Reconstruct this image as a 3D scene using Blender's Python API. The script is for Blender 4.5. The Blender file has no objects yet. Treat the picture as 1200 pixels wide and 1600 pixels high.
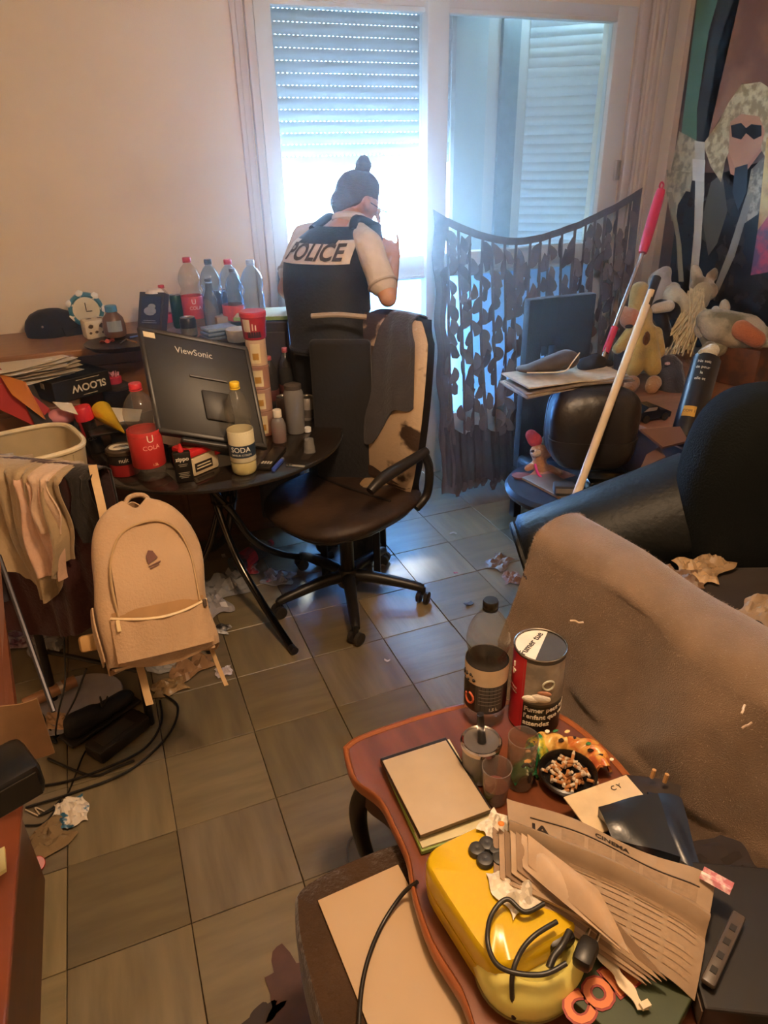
import bpy, bmesh, math, random
from mathutils import Vector, Matrix, Euler
R = math.radians
PI = math.pi
random.seed(7)
S = bpy.context.scene
COL = S.collection

# ------------------------------------------------------------------ camera
CAM_H = 1.72; FPX = 1080.0
PITCH, ROLL, YAW = R(27.3), R(-1.3), R(21.5)
_w = Vector((math.sin(YAW)*math.cos(PITCH), math.cos(YAW)*math.cos(PITCH), -math.sin(PITCH)))
_r0 = Vector((math.cos(YAW), -math.sin(YAW), 0)); _u0 = _r0.cross(_w)
_r = _r0*math.cos(ROLL) + _u0*math.sin(ROLL)
_u = -_r0*math.sin(ROLL) + _u0*math.cos(ROLL)
CO = Vector((0, 0, CAM_H))
cd = bpy.data.cameras.new('camera'); cam = bpy.data.objects.new('camera', cd); COL.objects.link(cam)
cam.matrix_world = Matrix.Translation(CO) @ Matrix((_r, _u, -_w)).transposed().to_4x4()
cd.sensor_fit = 'HORIZONTAL'; cd.sensor_width = 36.0; cd.lens = 36.0*FPX/1200.0
cd.clip_start = 0.02
S.camera = cam

# ------------------------------------------------------------------ light
wd = bpy.data.worlds.new('sky'); S.world = wd; wd.use_nodes = True
bg = wd.node_tree.nodes['Background']
bg.inputs[0].default_value = (0.46, 0.70, 1.0, 1); bg.inputs[1].default_value = 30.0
sd = bpy.data.lights.new('sun', 'SUN'); sd.energy = 5.0; sd.angle = R(3); sd.color = (1, .95, .85)
so = bpy.data.objects.new('sun', sd); COL.objects.link(so)
so.rotation_euler = Vector((-0.25, -0.72, -1.0)).to_track_quat('-Z', 'Y').to_euler()
def lamp(name, kind, loc, energy, color, size):
    l = bpy.data.lights.new(name, kind); l.energy = energy; l.color = color
    if kind == 'POINT': l.shadow_soft_size = size
    o = bpy.data.objects.new(name, l); COL.objects.link(o); o.location = loc; return o
lamp('ceiling_bulb_light', 'POINT', (0.60, 0.75, 2.40), 50, (1.0, 0.68, 0.42), 0.10)
vs = S.view_settings
vs.view_transform = 'Standard'; vs.look = 'None'; vs.gamma = 1; vs.exposure = 1.0
try: vs.use_curve_mapping = False
except Exception: pass

def at(px, py, X=None, Y=None, Z=None, D=None):
    """point of the room seen in a given direction, on a given plane"""
    d = _w + _r*((px-600)/FPX) - _u*((py-800)/FPX)
    if D is None:
        D = X/d.x if X is not None else (Y/d.y if Y is not None else (Z-CAM_H)/d.z)
    return CO + d*D

# ------------------------------------------------------------------ materials
def hexc(h):
    h = h.lstrip('#'); o = []
    for i in (0, 2, 4):
        c = int(h[i:i+2], 16)/255
        o.append(c/12.92 if c <= .04045 else ((c+.055)/1.055)**2.4)
    return (*o, 1)
_mc = {}
def mat(col, rough=.6, metal=0, var=.12, scale=18, bump=.0, stretch=None, sheen=0, trans=0, spec=.5, col2=None, emit=0, bscale=None, thr=None):
    key = (col, rough, metal, var, scale, bump, stretch, sheen, trans, spec, col2, emit, bscale, thr)
    if key in _mc: return _mc[key]
    m = bpy.data.materials.new('surface_' + col.lstrip('#')); m.use_nodes = True
    nt = m.node_tree; N = nt.nodes; L = nt.links; b = N['Principled BSDF']
    b.inputs['Roughness'].default_value = rough; b.inputs['Metallic'].default_value = metal
    b.inputs['Specular IOR Level'].default_value = spec
    if sheen: b.inputs['Sheen Weight'].default_value = sheen; b.inputs['Sheen Roughness'].default_value = .4
    if trans: b.inputs['Transmission Weight'].default_value = trans
    tc = N.new('ShaderNodeTexCoord'); mp = N.new('ShaderNodeMapping')
    L.new(tc.outputs['Object'], mp.inputs[0])
    if stretch: mp.inputs['Scale'].default_value = stretch
    nz = N.new('ShaderNodeTexNoise'); nz.inputs['Scale'].default_value = scale; nz.inputs['Detail'].default_value = 6
    L.new(mp.outputs[0], nz.inputs[0])
    rp = N.new('ShaderNodeValToRGB'); c = hexc(col)
    if col2:
        c2 = hexc(col2); t = thr or (.42, .58)
        rp.color_ramp.elements[0].position, rp.color_ramp.elements[1].position = t
        rp.color_ramp.elements[0].color = c; rp.color_ramp.elements[1].color = c2
    else:
        rp.color_ramp.elements[0].position = .3; rp.color_ramp.elements[1].position = .7
        rp.color_ramp.elements[0].color = (*[x*(1-var) for x in c[:3]], 1)
        rp.color_ramp.elements[1].color = (*[min(1, x*(1+var)) for x in c[:3]], 1)
    L.new(nz.outputs[0], rp.inputs[0]); L.new(rp.outputs[0], b.inputs['Base Color'])
    if emit:
        L.new(rp.outputs[0], b.inputs['Emission Color']); b.inputs['Emission Strength'].default_value = emit
    if bump:
        n2 = nz
        if bscale:
            n2 = N.new('ShaderNodeTexNoise'); n2.inputs['Scale'].default_value = bscale; n2.inputs['Detail'].default_value = 4
            L.new(mp.outputs[0], n2.inputs[0])
        bp = N.new('ShaderNodeBump'); bp.inputs['Strength'].default_value = bump; bp.inputs['Distance'].default_value = .01
        L.new(n2.outputs[0], bp.inputs['Height']); L.new(bp.outputs[0], b.inputs['Normal'])
    _mc[key] = m
    return m
def clear(col='#ffffff', dust=.06, ior=1.35, key=''):
    """thin clear plastic or glass: see-through with a gloss that grows at grazing angles, a little dust"""
    k = ('clear', col, dust, ior)
    if k in _mc: return _mc[k]
    m = bpy.data.materials.new('clear_' + col.lstrip('#')); m.use_nodes = True
    nt = m.node_tree; N = nt.nodes; L = nt.links; N.remove(N['Principled BSDF']); out = N['Material Output']
    tr = N.new('ShaderNodeBsdfTransparent'); tr.inputs[0].default_value = hexc(col)
    df = N.new('ShaderNodeBsdfDiffuse'); df.inputs[0].default_value = (.75, .73, .70, 1)
    m1 = N.new('ShaderNodeMixShader'); m1.inputs[0].default_value = dust
    gl = N.new('ShaderNodeBsdfGlossy'); gl.inputs['Roughness'].default_value = .04
    lw = N.new('ShaderNodeLayerWeight'); lw.inputs[0].default_value = .5
    pw = N.new('ShaderNodeMath'); pw.operation = 'POWER'; pw.inputs[1].default_value = 3.2
    fr = N.new('ShaderNodeMath'); fr.operation = 'MULTIPLY_ADD'; fr.inputs[1].default_value = .42; fr.inputs[2].default_value = .03
    L.new(lw.outputs['Facing'], pw.inputs[0]); L.new(pw.outputs[0], fr.inputs[0])
    m2 = N.new('ShaderNodeMixShader')
    L.new(tr.outputs[0], m1.inputs[1]); L.new(df.outputs[0], m1.inputs[2])
    L.new(fr.outputs[0], m2.inputs[0]); L.new(m1.outputs[0], m2.inputs[1]); L.new(gl.outputs[0], m2.inputs[2])
    L.new(m2.outputs[0], out.inputs[0]); _mc[k] = m
    return m
def frosted(col):
    k = ('frost', col)
    if k in _mc: return _mc[k]
    m = bpy.data.materials.new('frosted_' + col.lstrip('#')); m.use_nodes = True
    nt = m.node_tree; N = nt.nodes; L = nt.links; N.remove(N['Principled BSDF']); out = N['Material Output']
    a = N.new('ShaderNodeBsdfTranslucent'); a.inputs[0].default_value = hexc(col)
    d = N.new('ShaderNodeBsdfDiffuse'); d.inputs[0].default_value = hexc(col)
    mx = N.new('ShaderNodeMixShader'); mx.inputs[0].default_value = .5
    L.new(a.outputs[0], mx.inputs[1]); L.new(d.outputs[0], mx.inputs[2]); L.new(mx.outputs[0], out.inputs[0])
    _mc[k] = m
    return m

# ------------------------------------------------------------------ mesh collector
class G:
    def __init__(s): s.v = []; s.f = []; s.m = []
    def add(s, vs, fs, m=0):
        o = len(s.v); s.v += [Vector(p) for p in vs]; s.f += [tuple(i+o for i in f) for f in fs]; s.m += [m]*len(fs); return s
    def mark(s): return len(s.v)
    def xf(s, M, a=0):
        for i in range(a, len(s.v)): s.v[i] = M @ s.v[i]
        return s
    def bmadd(s, bm, m=0):
        bm.verts.ensure_lookup_table(); bm.verts.index_update()
        s.add([v.co.copy() for v in bm.verts], [[v.index for v in f.verts] for f in bm.faces], m); bm.free(); return s
    def box(s, c, d, bev=0, m=0, seg=2, M=None):
        bm = bmesh.new(); bmesh.ops.create_cube(bm, size=1)
        bmesh.ops.scale(bm, vec=d, verts=bm.verts)
        if bev: bmesh.ops.bevel(bm, geom=bm.edges[:], offset=min(bev, min(d)*.49), segments=seg, affect='EDGES', profile=.5)
        bmesh.ops.transform(bm, matrix=(Matrix.Translation(c) if M is None else M @ Matrix.Translation(c)), verts=bm.verts)
        return s.bmadd(bm, m)
    def lathe(s, prof, n=24, c=(0, 0, 0), a0=0, a1=2*PI, m=0, fn=None):
        full = abs(a1-a0-2*PI) < 1e-6; k = n if full else n+1; vs = []; fs = []
        for j, (r, z) in enumerate(prof):
            for i in range(k):
                a = a0+(a1-a0)*i/n; rr = fn(r, z, a) if fn else r
                vs.append((c[0]+rr*math.cos(a), c[1]+rr*math.sin(a), c[2]+z))
        for j in range(len(prof)-1):
            for i in range(n):
                i2 = (i+1) % k
                fs.append((j*k+i, j*k+i2, (j+1)*k+i2, (j+1)*k+i))
        return s.add(vs, fs, m)
    def tube(s, pts, r, n=10, m=0, cap=True, smooth=0):
        P = [Vector(p) for p in pts]
        if smooth: P = spline(P, smooth)
        vs = []; fs = []; up = None; K = len(P)
        for i, p in enumerate(P):
            t = (P[min(i+1, K-1)]-P[max(i-1, 0)])
            t = t.normalized() if t.length > 1e-9 else Vector((0, 0, 1))
            if up is None: up = t.orthogonal().normalized()
            up = (up - t*up.dot(t)); up = up.normalized() if up.length > 1e-6 else t.orthogonal().normalized()
            w = t.cross(up); rr = r(i/(K-1)) if callable(r) else r
            for q in range(n):
                a = 2*PI*q/n; vs.append(p + (up*math.cos(a)+w*math.sin(a))*rr)
        for i in range(K-1):
            for q in range(n):
                q2 = (q+1) % n; fs.append((i*n+q, i*n+q2, (i+1)*n+q2, (i+1)*n+q))
        if cap: fs.append(tuple(range(n-1, -1, -1))); fs.append(tuple((K-1)*n+q for q in range(n)))
        return s.add(vs, fs, m)
    def sheet(s, fn, nu, nv, th=.002, m=0):
        """fn(u,v)->Vector; a surface with thickness"""
        P = [[Vector(fn(i/nu, j/nv)) for i in range(nu+1)] for j in range(nv+1)]
        vs = []; k = nu+1
        Nn = []
        for j in range(nv+1):
            for i in range(nu+1):
                a = P[j][min(i+1, nu)]-P[j][max(i-1, 0)]; b = P[min(j+1, nv)][i]-P[max(j-1, 0)][i]
                n = a.cross(b); Nn.append(n.normalized() if n.length > 1e-12 else Vector((0, 0, 1)))
        fl = [p for row in P for p in row]
        vs = [p+n*th/2 for p, n in zip(fl, Nn)] + [p-n*th/2 for p, n in zip(fl, Nn)]
        o = len(fl); fs = []
        for j in range(nv):
            for i in range(nu):
                a = j*k+i; fs.append((a, a+1, a+k+1, a+k)); fs.append((o+a, o+a+k, o+a+k+1, o+a+1))
        for i in range(nu):
            fs.append((i, o+i, o+i+1, i+1)); a = nv*k+i; fs.append((a, a+1, o+a+1, o+a))
        for j in range(nv):
            a = j*k; fs.append((a, a+k, o+a+k, o+a)); a = j*k+nu; fs.append((a, o+a, o+a+k, a+k))
        return s.add(vs, fs, m)
    def prism(s, poly, z0, z1, m=0):
        n = len(poly)
        vs = [(x, y, z0) for x, y in poly]+[(x, y, z1) for x, y in poly]
        ar = sum(poly[i][0]*poly[(i+1) % n][1]-poly[(i+1) % n][0]*poly[i][1] for i in range(n))
        fs = [tuple(range(n))[::-1], tuple(range(n, 2*n))]+[(i, (i+1) % n, n+(i+1) % n, n+i) for i in range(n)]
        if ar < 0: fs = [f[::-1] for f in fs]
        return s.add(vs, fs, m)
    def ball(s, c, r, sub=2, m=0):
        bm = bmesh.new(); bmesh.ops.create_icosphere(bm, subdivisions=sub, radius=1)
        r = (r, r, r) if not hasattr(r, '__len__') else r
        bmesh.ops.scale(bm, vec=r, verts=bm.verts); bmesh.ops.translate(bm, vec=c, verts=bm.verts)
        return s.bmadd(bm, m)
    def text(s, txt, size, M=None, fn=None, ext=.0004, m=0, bold=0, align='CENTER', sx=1):
        c = bpy.data.curves.new('t', 'FONT'); c.body = txt; c.size = size; c.extrude = ext; c.offset = bold
        c.align_x = align; c.align_y = 'CENTER'; c.resolution_u = 3
        o = bpy.data.objects.new('t', c); COL.objects.link(o)
        me = bpy.data.meshes.new_from_object(o.evaluated_get(bpy.context.evaluated_depsgraph_get()))
        vs = [v.co.copy() for v in me.vertices]; fs = [tuple(p.vertices) for p in me.polygons]
        bpy.data.objects.remove(o); bpy.data.curves.remove(c); bpy.data.meshes.remove(me)
        for v in vs: v.x *= sx
        if fn: vs = [fn(v) for v in vs]
        elif M is not None: vs = [M @ v for v in vs]
        return s.add(vs, fs, m)
def spline(P, k):
    P = [Vector(p) for p in P]; out = []
    for i in range(len(P)-1):
        a, b, c, d = P[max(i-1, 0)], P[i], P[i+1], P[min(i+2, len(P)-1)]
        for j in range(k):
            t = j/k
            out.append(.5*((2*b)+(c-a)*t+(2*a-5*b+4*c-d)*t*t+(3*b-a-3*c+d)*t**3))
    out.append(P[-1]); return out
def blob(caps, vox=.012, smooth=3):
    """one continuous surface grown round a list of tapered limbs (p0, r0, p1, r1); r may be a 3-vector"""
    g = G()
    for p0, r0, p1, r1 in caps:
        bm = bmesh.new(); vs = []
        for p, r in ((p0, r0), (p1, r1)):
            rr = r if hasattr(r, '__len__') else (r, r, r)
            q = bmesh.ops.create_icosphere(bm, subdivisions=2, radius=1)['verts']
            for v in q: v.co = Vector(p)+Vector((v.co.x*rr[0], v.co.y*rr[1], v.co.z*rr[2]))
        h = bmesh.ops.convex_hull(bm, input=bm.verts[:])
        junk = set(h['geom_interior']) | set(h['geom_unused'])
        bmesh.ops.delete(bm, geom=[e for e in junk if isinstance(e, bmesh.types.BMVert) and e.is_valid], context='VERTS')
        g.bmadd(bm)
    me = bpy.data.meshes.new('t'); me.from_pydata(g.v, [], g.f)
    o = bpy.data.objects.new('t', me); COL.objects.link(o)
    a = o.modifiers.new('r', 'REMESH'); a.mode = 'VOXEL'; a.voxel_size = vox
    b = o.modifiers.new('s', 'SMOOTH'); b.iterations = smooth; b.factor = .5
    me2 = bpy.data.meshes.new_from_object(o.evaluated_get(bpy.context.evaluated_depsgraph_get()))
    out = G(); out.add([v.co.copy() for v in me2.vertices], [tuple(p.vertices) for p in me2.polygons])
    bpy.data.objects.remove(o); bpy.data.meshes.remove(me); bpy.data.meshes.remove(me2)
    return out
def obj(name, g, m, parent=None, world=False, smooth=None, label=None, kind=None):
    me = bpy.data.meshes.new(name); me.from_pydata(g.v, [], g.f)
    ms = m if isinstance(m, (list, tuple)) else [m]
    for q in ms: me.materials.append(q)
    if len(ms) > 1: me.polygons.foreach_set('material_index', g.m)
    me.update()
    bm = bmesh.new(); bm.from_mesh(me); bmesh.ops.recalc_face_normals(bm, faces=bm.faces)
    if smooth is not None:
        for f in bm.faces: f.smooth = True
        for e in bm.edges:
            if len(e.link_faces) == 2 and e.calc_face_angle(0) > smooth: e.smooth = False
    bm.to_mesh(me); bm.free()
    o = bpy.data.objects.new(name, me); COL.objects.link(o)
    if parent is not None:
        o.parent = parent
        if world:
            p = parent; off = Vector()
            while p is not None: off += p.location; p = p.parent
            o.location = -off
    if label: o['label'] = label
    if kind: o['kind'] = kind
    return o
SM = R(40)
def thing(name, label, cat, loc=(0, 0, 0), rot=0, group=None, M=None):
    o = bpy.data.objects.new(name, None); COL.objects.link(o); o.empty_display_size = .05
    if M is not None: o.matrix_world = M
    else: o.location = loc; o.rotation_euler = rot if hasattr(rot, '__len__') else (0, 0, rot)
    o['label'] = label; o['category'] = cat
    if group: o['group'] = group
    return o
def solo(name, label, cat, g, m, loc=(0, 0, 0), rot=0, group=None, smooth=SM, M=None, kind=None):
    o = obj(name, g, m, smooth=smooth)
    if M is not None: o.matrix_world = M
    else: o.location = loc; o.rotation_euler = rot if hasattr(rot, '__len__') else (0, 0, rot)
    o['label'] = label; o['category'] = cat
    if group: o['group'] = group
    if kind: o['kind'] = kind
    return o
def struct(name, g, m, parent=None, smooth=SM):
    o = obj(name, g, m, parent, smooth=smooth)
    if parent is None: o['kind'] = 'structure'
    return o
def dup(root, loc, rot=None, label=None, M=None):
    r = root.copy(); COL.objects.link(r)
    if M is not None: r.matrix_world = M
    else:
        r.location = loc
        if rot is not None: r.rotation_euler = rot if hasattr(rot, '__len__') else (0, 0, rot)
    if label: r['label'] = label
    for ch in list(root.children):
        c = ch.copy(); COL.objects.link(c); c.parent = r
        for q in ch.children: d = q.copy(); COL.objects.link(d); d.parent = c
    return r
def plane3(o, xp, yp):
    """frame with origin o, x axis towards xp, y axis roughly towards yp; and the two lengths"""
    X = (xp-o); lx = X.length; X.normalize(); Yv = yp-o; Zv = X.cross(Yv).normalized(); Y = Zv.cross(X)
    M = Matrix((X, Y, Zv)).transposed().to_4x4(); M.translation = o
    return M, lx, Yv.dot(Y)
def lerp(a, b, t): return a+(b-a)*t
def rnd(a, b): return random.uniform(a, b)
def cylmap(r, z0, a0=-PI/2, k=1):
    """maps flat text onto a cylinder of radius r facing angle a0"""
    def f(v): a = a0 + k*v.x/r; return Vector(((r+v.z)*math.cos(a), (r+v.z)*math.sin(a), z0+v.y))
    return f
# ================================================================== the room
WY = 3.5; WX = 3.17
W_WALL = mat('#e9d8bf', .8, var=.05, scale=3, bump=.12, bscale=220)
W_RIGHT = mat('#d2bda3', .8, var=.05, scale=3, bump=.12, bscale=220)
W_PAINT = mat('#dcd8d0', .35, var=.03, scale=6)
TRIMM = mat('#d6c5b4', .5, var=.04, scale=5)
g = G().box((1.1, 1.1, -.06), (5.2, 5.4, .1)); struct('floor', g, mat('#3a2e22', .9))
FLOOR = bpy.data.objects['floor']
# vinyl tiles, each one a piece
TS = .294
tcol = []
for c1, c2 in (('#63563d', '#786a4e'), ('#695d46', '#807256'), ('#5c513d', '#70644b'), ('#726548', '#8d7d5c'), ('#625745', '#796c57')):
    for st in ((2, 14, 6), (14, 2, 6)):
        tcol.append(mat(c1, .36, col2=c2, thr=(.3, .7), scale=1.6, stretch=st, bump=.10, bscale=3, spec=.55))
bm = bmesh.new(); bmesh.ops.create_cube(bm, size=1); bmesh.ops.scale(bm, vec=(TS-.0022, TS-.0022, .006), verts=bm.verts)
bmesh.ops.bevel(bm, geom=[e for e in bm.edges if all(v.co.z > 0 for v in e.verts)], offset=.0015, segments=1, affect='EDGES')
tmeshes = []
for m_ in tcol:
    me = bpy.data.meshes.new('tile'); bm.to_mesh(me); me.materials.append(m_); tmeshes.append(me)
bm.free()
P0 = at(598.8, 997.5, Z=0)
ox = P0.x % TS; oy = P0.y % TS
nt_ = 0
for i in range(-5, 12):
    for j in range(-1, 12):
        cx, cy = ox+TS*(i+.5), oy+TS*(j+.5)
        if cx < -1.35 or cx > 3.2 or cy > 3.52: continue
        if cy < .25 and cx > .9: continue
        par = (i+j) & 1
        o = bpy.data.objects.new('tile', tmeshes[2*random.randrange(5)+par]); COL.objects.link(o); o.parent = FLOOR
        o.location = (cx+rnd(-.0006, .0006), cy+rnd(-.0006, .0006), -.003+rnd(-.0006, .0006)-.0005); o.rotation_euler = (rnd(-.002, .002), rnd(-.002, .002), rnd(-.003, .003))
        nt_ += 1
OX0, OX1, OZ1 = .83, 2.83, 2.36
g = G()
g.box(((OX0-1.5)/2-.0, WY+.13, 1.29), (OX0+1.5, .26, 2.6)); g.box(((OX1+WX+.2)/2, WY+.13, 1.29), (WX+.2-OX1, .26, 2.6))
g.box(((OX0+OX1)/2, WY+.13, (OZ1+2.59)/2), (OX1-OX0, .26, 2.59-OZ1))
struct('wall_back', g, W_WALL)
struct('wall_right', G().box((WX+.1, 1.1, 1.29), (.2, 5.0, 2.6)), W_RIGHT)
struct('wall_left', G().box((-1.6, 1.1, 1.29), (.2, 5.2, 2.6)), W_WALL)
struct('wall_front', G().box((.9, -1.5, 1.29), (5.2, .2, 2.6)), W_WALL)
struct('ceiling', G().box((.9, 1.1, 2.64), (5.4, 5.6, .1)), mat('#d8cfc0', .9))
# mouldings beside the window
def mould(xs, name):
    g = G()
    for x, w, d in xs: g.box((x, WY-d/2, 1.25), (w, d, 2.5), bev=.006)
    struct(name, g, TRIMM)
mould([(.745, .022, .028), (.772, .030, .016), (.812, .036, .034)], 'trim_1')
mould([(2.865, .05, .035), (2.925, .022, .02), (2.98, .03, .028), (3.06, .06, .016)], 'trim_2')
g = G()
for x in (-1.1,): g.box((.0-.35, WY-.008, .05), (2.1, .016, .1), bev=.004)
struct('baseboard_back', g, mat('#b9a58c', .6))
g = G().box((WX-.008, 1.2, .05), (.016, 4.4, .1), bev=.004); struct('baseboard_right', g, mat('#b9a58c', .6))
# window
g = G()
FD = .07; fy = WY+.02
g.box((.872, fy, 1.18), (.075, FD, 2.36), bev=.006)                    # left jamb
g.box((1.688, fy-.012, 1.18), (.112, FD+.03, 2.36), bev=.008)          # meeting stile
g.box((2.765, fy, 1.18), (.12, FD, 2.36), bev=.006)
g.box((1.83, fy, 2.34), (2.0, FD-.008, .05), bev=.004)
g.box((1.28, fy, 1.19), (.76, FD-.006, .12), bev=.006); g.box((2.22, fy, 1.19), (.98, FD-.006, .12), bev=.006)
g.box((1.28, fy, .18), (.76, FD-.006, .34), bev=.006); g.box((2.22, fy, .18), (.98, FD-.006, .34), bev=.006)
g.box((1.28, fy, 2.306), (.76, FD*.9, .02), bev=.004); g.box((2.22, fy, 2.306), (.98, FD*.9, .02), bev=.004)
struct('window_1', g, W_PAINT); WIN = bpy.data.objects['window_1']
GL = clear('#f4fbff', .02, 1.4)
for n_, x0, x1 in (('l', .91, 1.635), ('r', 1.742, 2.705)):
    obj('glass_pane', G().box(((x0+x1)/2, fy, 1.775), (x1-x0, .004, 1.05)), GL, WIN)
    obj('frosted_panel', G().box(((x0+x1)/2, fy, .74), (x1-x0, .006, .78)), frosted('#bcdaf4'), WIN)
    obj('rail_bead', G().box(((x0+x1)/2, fy-.04, 1.145), (x1-x0, .012, .014), bev=.003), W_PAINT, WIN)
g = G().box((.845, WY-.03, 1.18), (.012, .03, .09), bev=.004); g.tube([(.845, WY-.045, 1.20), (.845, WY-.075, 1.20), (.845, WY-.075, 1.11)], .006, 8)
obj('latch_handle', g, mat('#8a8a88', .3, 1), WIN, smooth=SM)
g = G().box((2.80, WY-.03, 1.62), (.03, .02, .10), bev=.004); obj('hinge', g, mat('#b5ab9d', .4), WIN)
# roller shutter: each slat a piece, daylight through its row of slots
SLM = mat('#bcc5cb', .45, var=.05, scale=8); PIT = .0487
def slat(x0, x1, dots=True):
    g = G(); n = 8; pr = []
    hgt = PIT-.0020
    pr = [(-.004-.006*math.sin(PI*k/n), hgt*k/n) for k in range(n+1)]
    vs = []; fs = []
    for x in (x0, x1):
        for y, z in pr: vs.append((x, y, z))
        for y, z in reversed(pr): vs.append((x, y*.3+.004, z))
    k = len(vs)//2
    for i in range(k): fs.append((i, (i+1) % k, k+(i+1) % k, k+i))
    fs.append(tuple(range(k-1, -1, -1))); fs.append(tuple(range(k, 2*k)))
    g.add(vs, fs)
    if dots:
        x = x0; p = .021
        while x < x1: g.box((x+.007, 0, -.0032), (.0135, .003, .0072)); x += p
    else: g.box(((x0+x1)/2, .001, -.0032), (x1-x0, .002, .0072))
    return g
SH = thing('roller_shutter', 'grey roller shutter lowered halfway behind the left window pane, light through its slots', 'shutter', (0, 0, 0))
SHY = WY+.14
proto = None
for k in range(14):
    if proto is None: proto = obj('slat', slat(.84, 1.845), SLM, SH, smooth=SM)
    o = proto if k == 0 else proto.copy()
    if k: COL.objects.link(o); o.parent = SH
    o.location = (0, SHY, 1.725+k*PIT)
obj('end_bar', G().box((1.343, SHY, 1.700), (1.0, .014, .042), bev=.004), SLM, SH)
g = G().box((.843, SHY, 1.2), (.02, .04, 2.4)); g.box((1.852, SHY, 1.2), (.022, .04, 2.4))
obj('guide_rail', g, mat('#b9bdbd', .5), SH)
# added geometry behind the right pane, standing in for the reflection in its glass
PALE = mat('#cfd6d2', .7, var=.03, scale=4)
a = Vector((1.864, 3.66, 0)); b = at(762, 100, Y=3.95); b.z = 0; c = at(826, 100, Y=4.08); c.z = 0; d = at(985, 60, Y=3.72); d.z = 0
def wallseg(g, p, q, t, z0, z1, m=0):
    v = (q-p); n = Vector((v.y, -v.x, 0)).normalized()*t
    g.prism([(p.x, p.y), (q.x, q.y), ((q+n).x, (q+n).y), ((p+n).x, (p+n).y)], z0, z1, m)
g = G(); wallseg(g, a, b, -.06, 0, 2.6); wallseg(g, d, d+Vector((.1, -.05, 0)), -.06, 0, 2.6)
g.prism([(1.85, 3.63), (3.1, 3.63), (3.1, 4.4), (1.85, 4.4)], 2.5, 2.6); g.prism([(1.85, 3.63), (3.1, 3.63), (3.1, 4.4), (1.85, 4.4)], -.05, 0)
struct('wall_standin', g, PALE)
g = G(); wallseg(g, b, c, -.05, 0, 2.5); wallseg(g, lerp(b, c, .3)+Vector((.0, -.02, 0)), lerp(b, c, .72)+Vector((.0, -.02, 0)), -.03, .1, 2.4, 1)
struct('window_standin', g, [W_PAINT, mat('#8f9da0', .3)])
SH2 = thing('roller_shutter', 'angled pale shutter added behind the right window pane to stand in for its reflection', 'shutter', c)
ang = math.atan2(d.y-c.y, d.x-c.x); SH2.rotation_euler = (0, 0, ang); L2 = (d-c).length
proto = obj('slat', slat(0, L2, False), mat('#dfe4e2', .5, var=.03), SH2, smooth=SM)
for k in range(44):
    o = proto if k == 0 else proto.copy()
    if k: COL.objects.link(o); o.parent = SH2
    o.location = (0, 0, .3+k*PIT)
# outside: pale bushy tree glimpsed in the glare
g = G()
for i in range(260):
    q = Vector((rnd(-1, 1), rnd(-1, 1), rnd(-1, 1)))
    if q.length > 1: continue
    p = Vector((1.15, 9.5, 1.0))+q*Vector((1.0, .8, .8)).length*.55
    M = Euler((rnd(0, 6), rnd(0, 6), rnd(0, 6))).to_matrix()
    g.add([p+M @ Vector(w) for w in ((-.08, 0, 0), (0, .04, 0), (.08, 0, 0), (0, -.04, 0))], [(0, 1, 2, 3)])
solo('tree', 'pale bush blurred by glare outside the window, left of the woman', 'tree', g.tube([(1.15, 9.5, -2), (1.15, 9.5, 1)], .06), mat('#8fa58c', .8), kind='stuff')

# haze volume added to imitate the veiling glare around the bright window
hm = bpy.data.materials.new('glare_haze'); hm.use_nodes = True; nt = hm.node_tree; nt.nodes.remove(nt.nodes['Principled BSDF'])
vsn = nt.nodes.new('ShaderNodeVolumeScatter'); vsn.inputs['Color'].default_value = (.93, .95, 1, 1); vsn.inputs['Density'].default_value = .13; vsn.inputs['Anisotropy'].default_value = .65
nt.links.new(vsn.outputs[0], nt.nodes['Material Output'].inputs['Volume'])
hz_ = solo('haze', 'thin haze volume added for the veiling glare towards the window', 'haze', G().box((1.0, 2.73, 1.29), (4.3, 1.46, 2.5)), hm, kind='stuff', smooth=None)

# ================================================================== sideboard with the bottles
SBZ = 1.05
SB = thing('sideboard', 'brown wooden sideboard against the back wall, crowded with bottles', 'sideboard', (-.35, 3.315, 0))
WOODB = mat('#7a5233', .45, var=.25, scale=6, stretch=(1, 8, 8))
obj('body', G().box((0, .01, .51), (2.2, .33, 1.0), bev=.004), WOODB, SB)
obj('worktop', G().box((0, -.05, SBZ-.015), (2.26, .46, .03), bev=.006), mat('#8a6040', .35, var=.2, scale=5, stretch=(1, 9, 9)), SB)
for k in range(4):
    dr = obj('door', G().box((-.82+k*.55, -.165, .5), (.52, .02, .9), bev=.006), WOODB, SB)
    obj('handle', G().tube([(-.62+k*.55, -.175, .55), (-.62+k*.55, -.2, .55), (-.62+k*.55, -.2, .45), (-.62+k*.55, -.175, .45)], .005, 6), mat('#6a5a40', .3, 1), dr)

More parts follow.
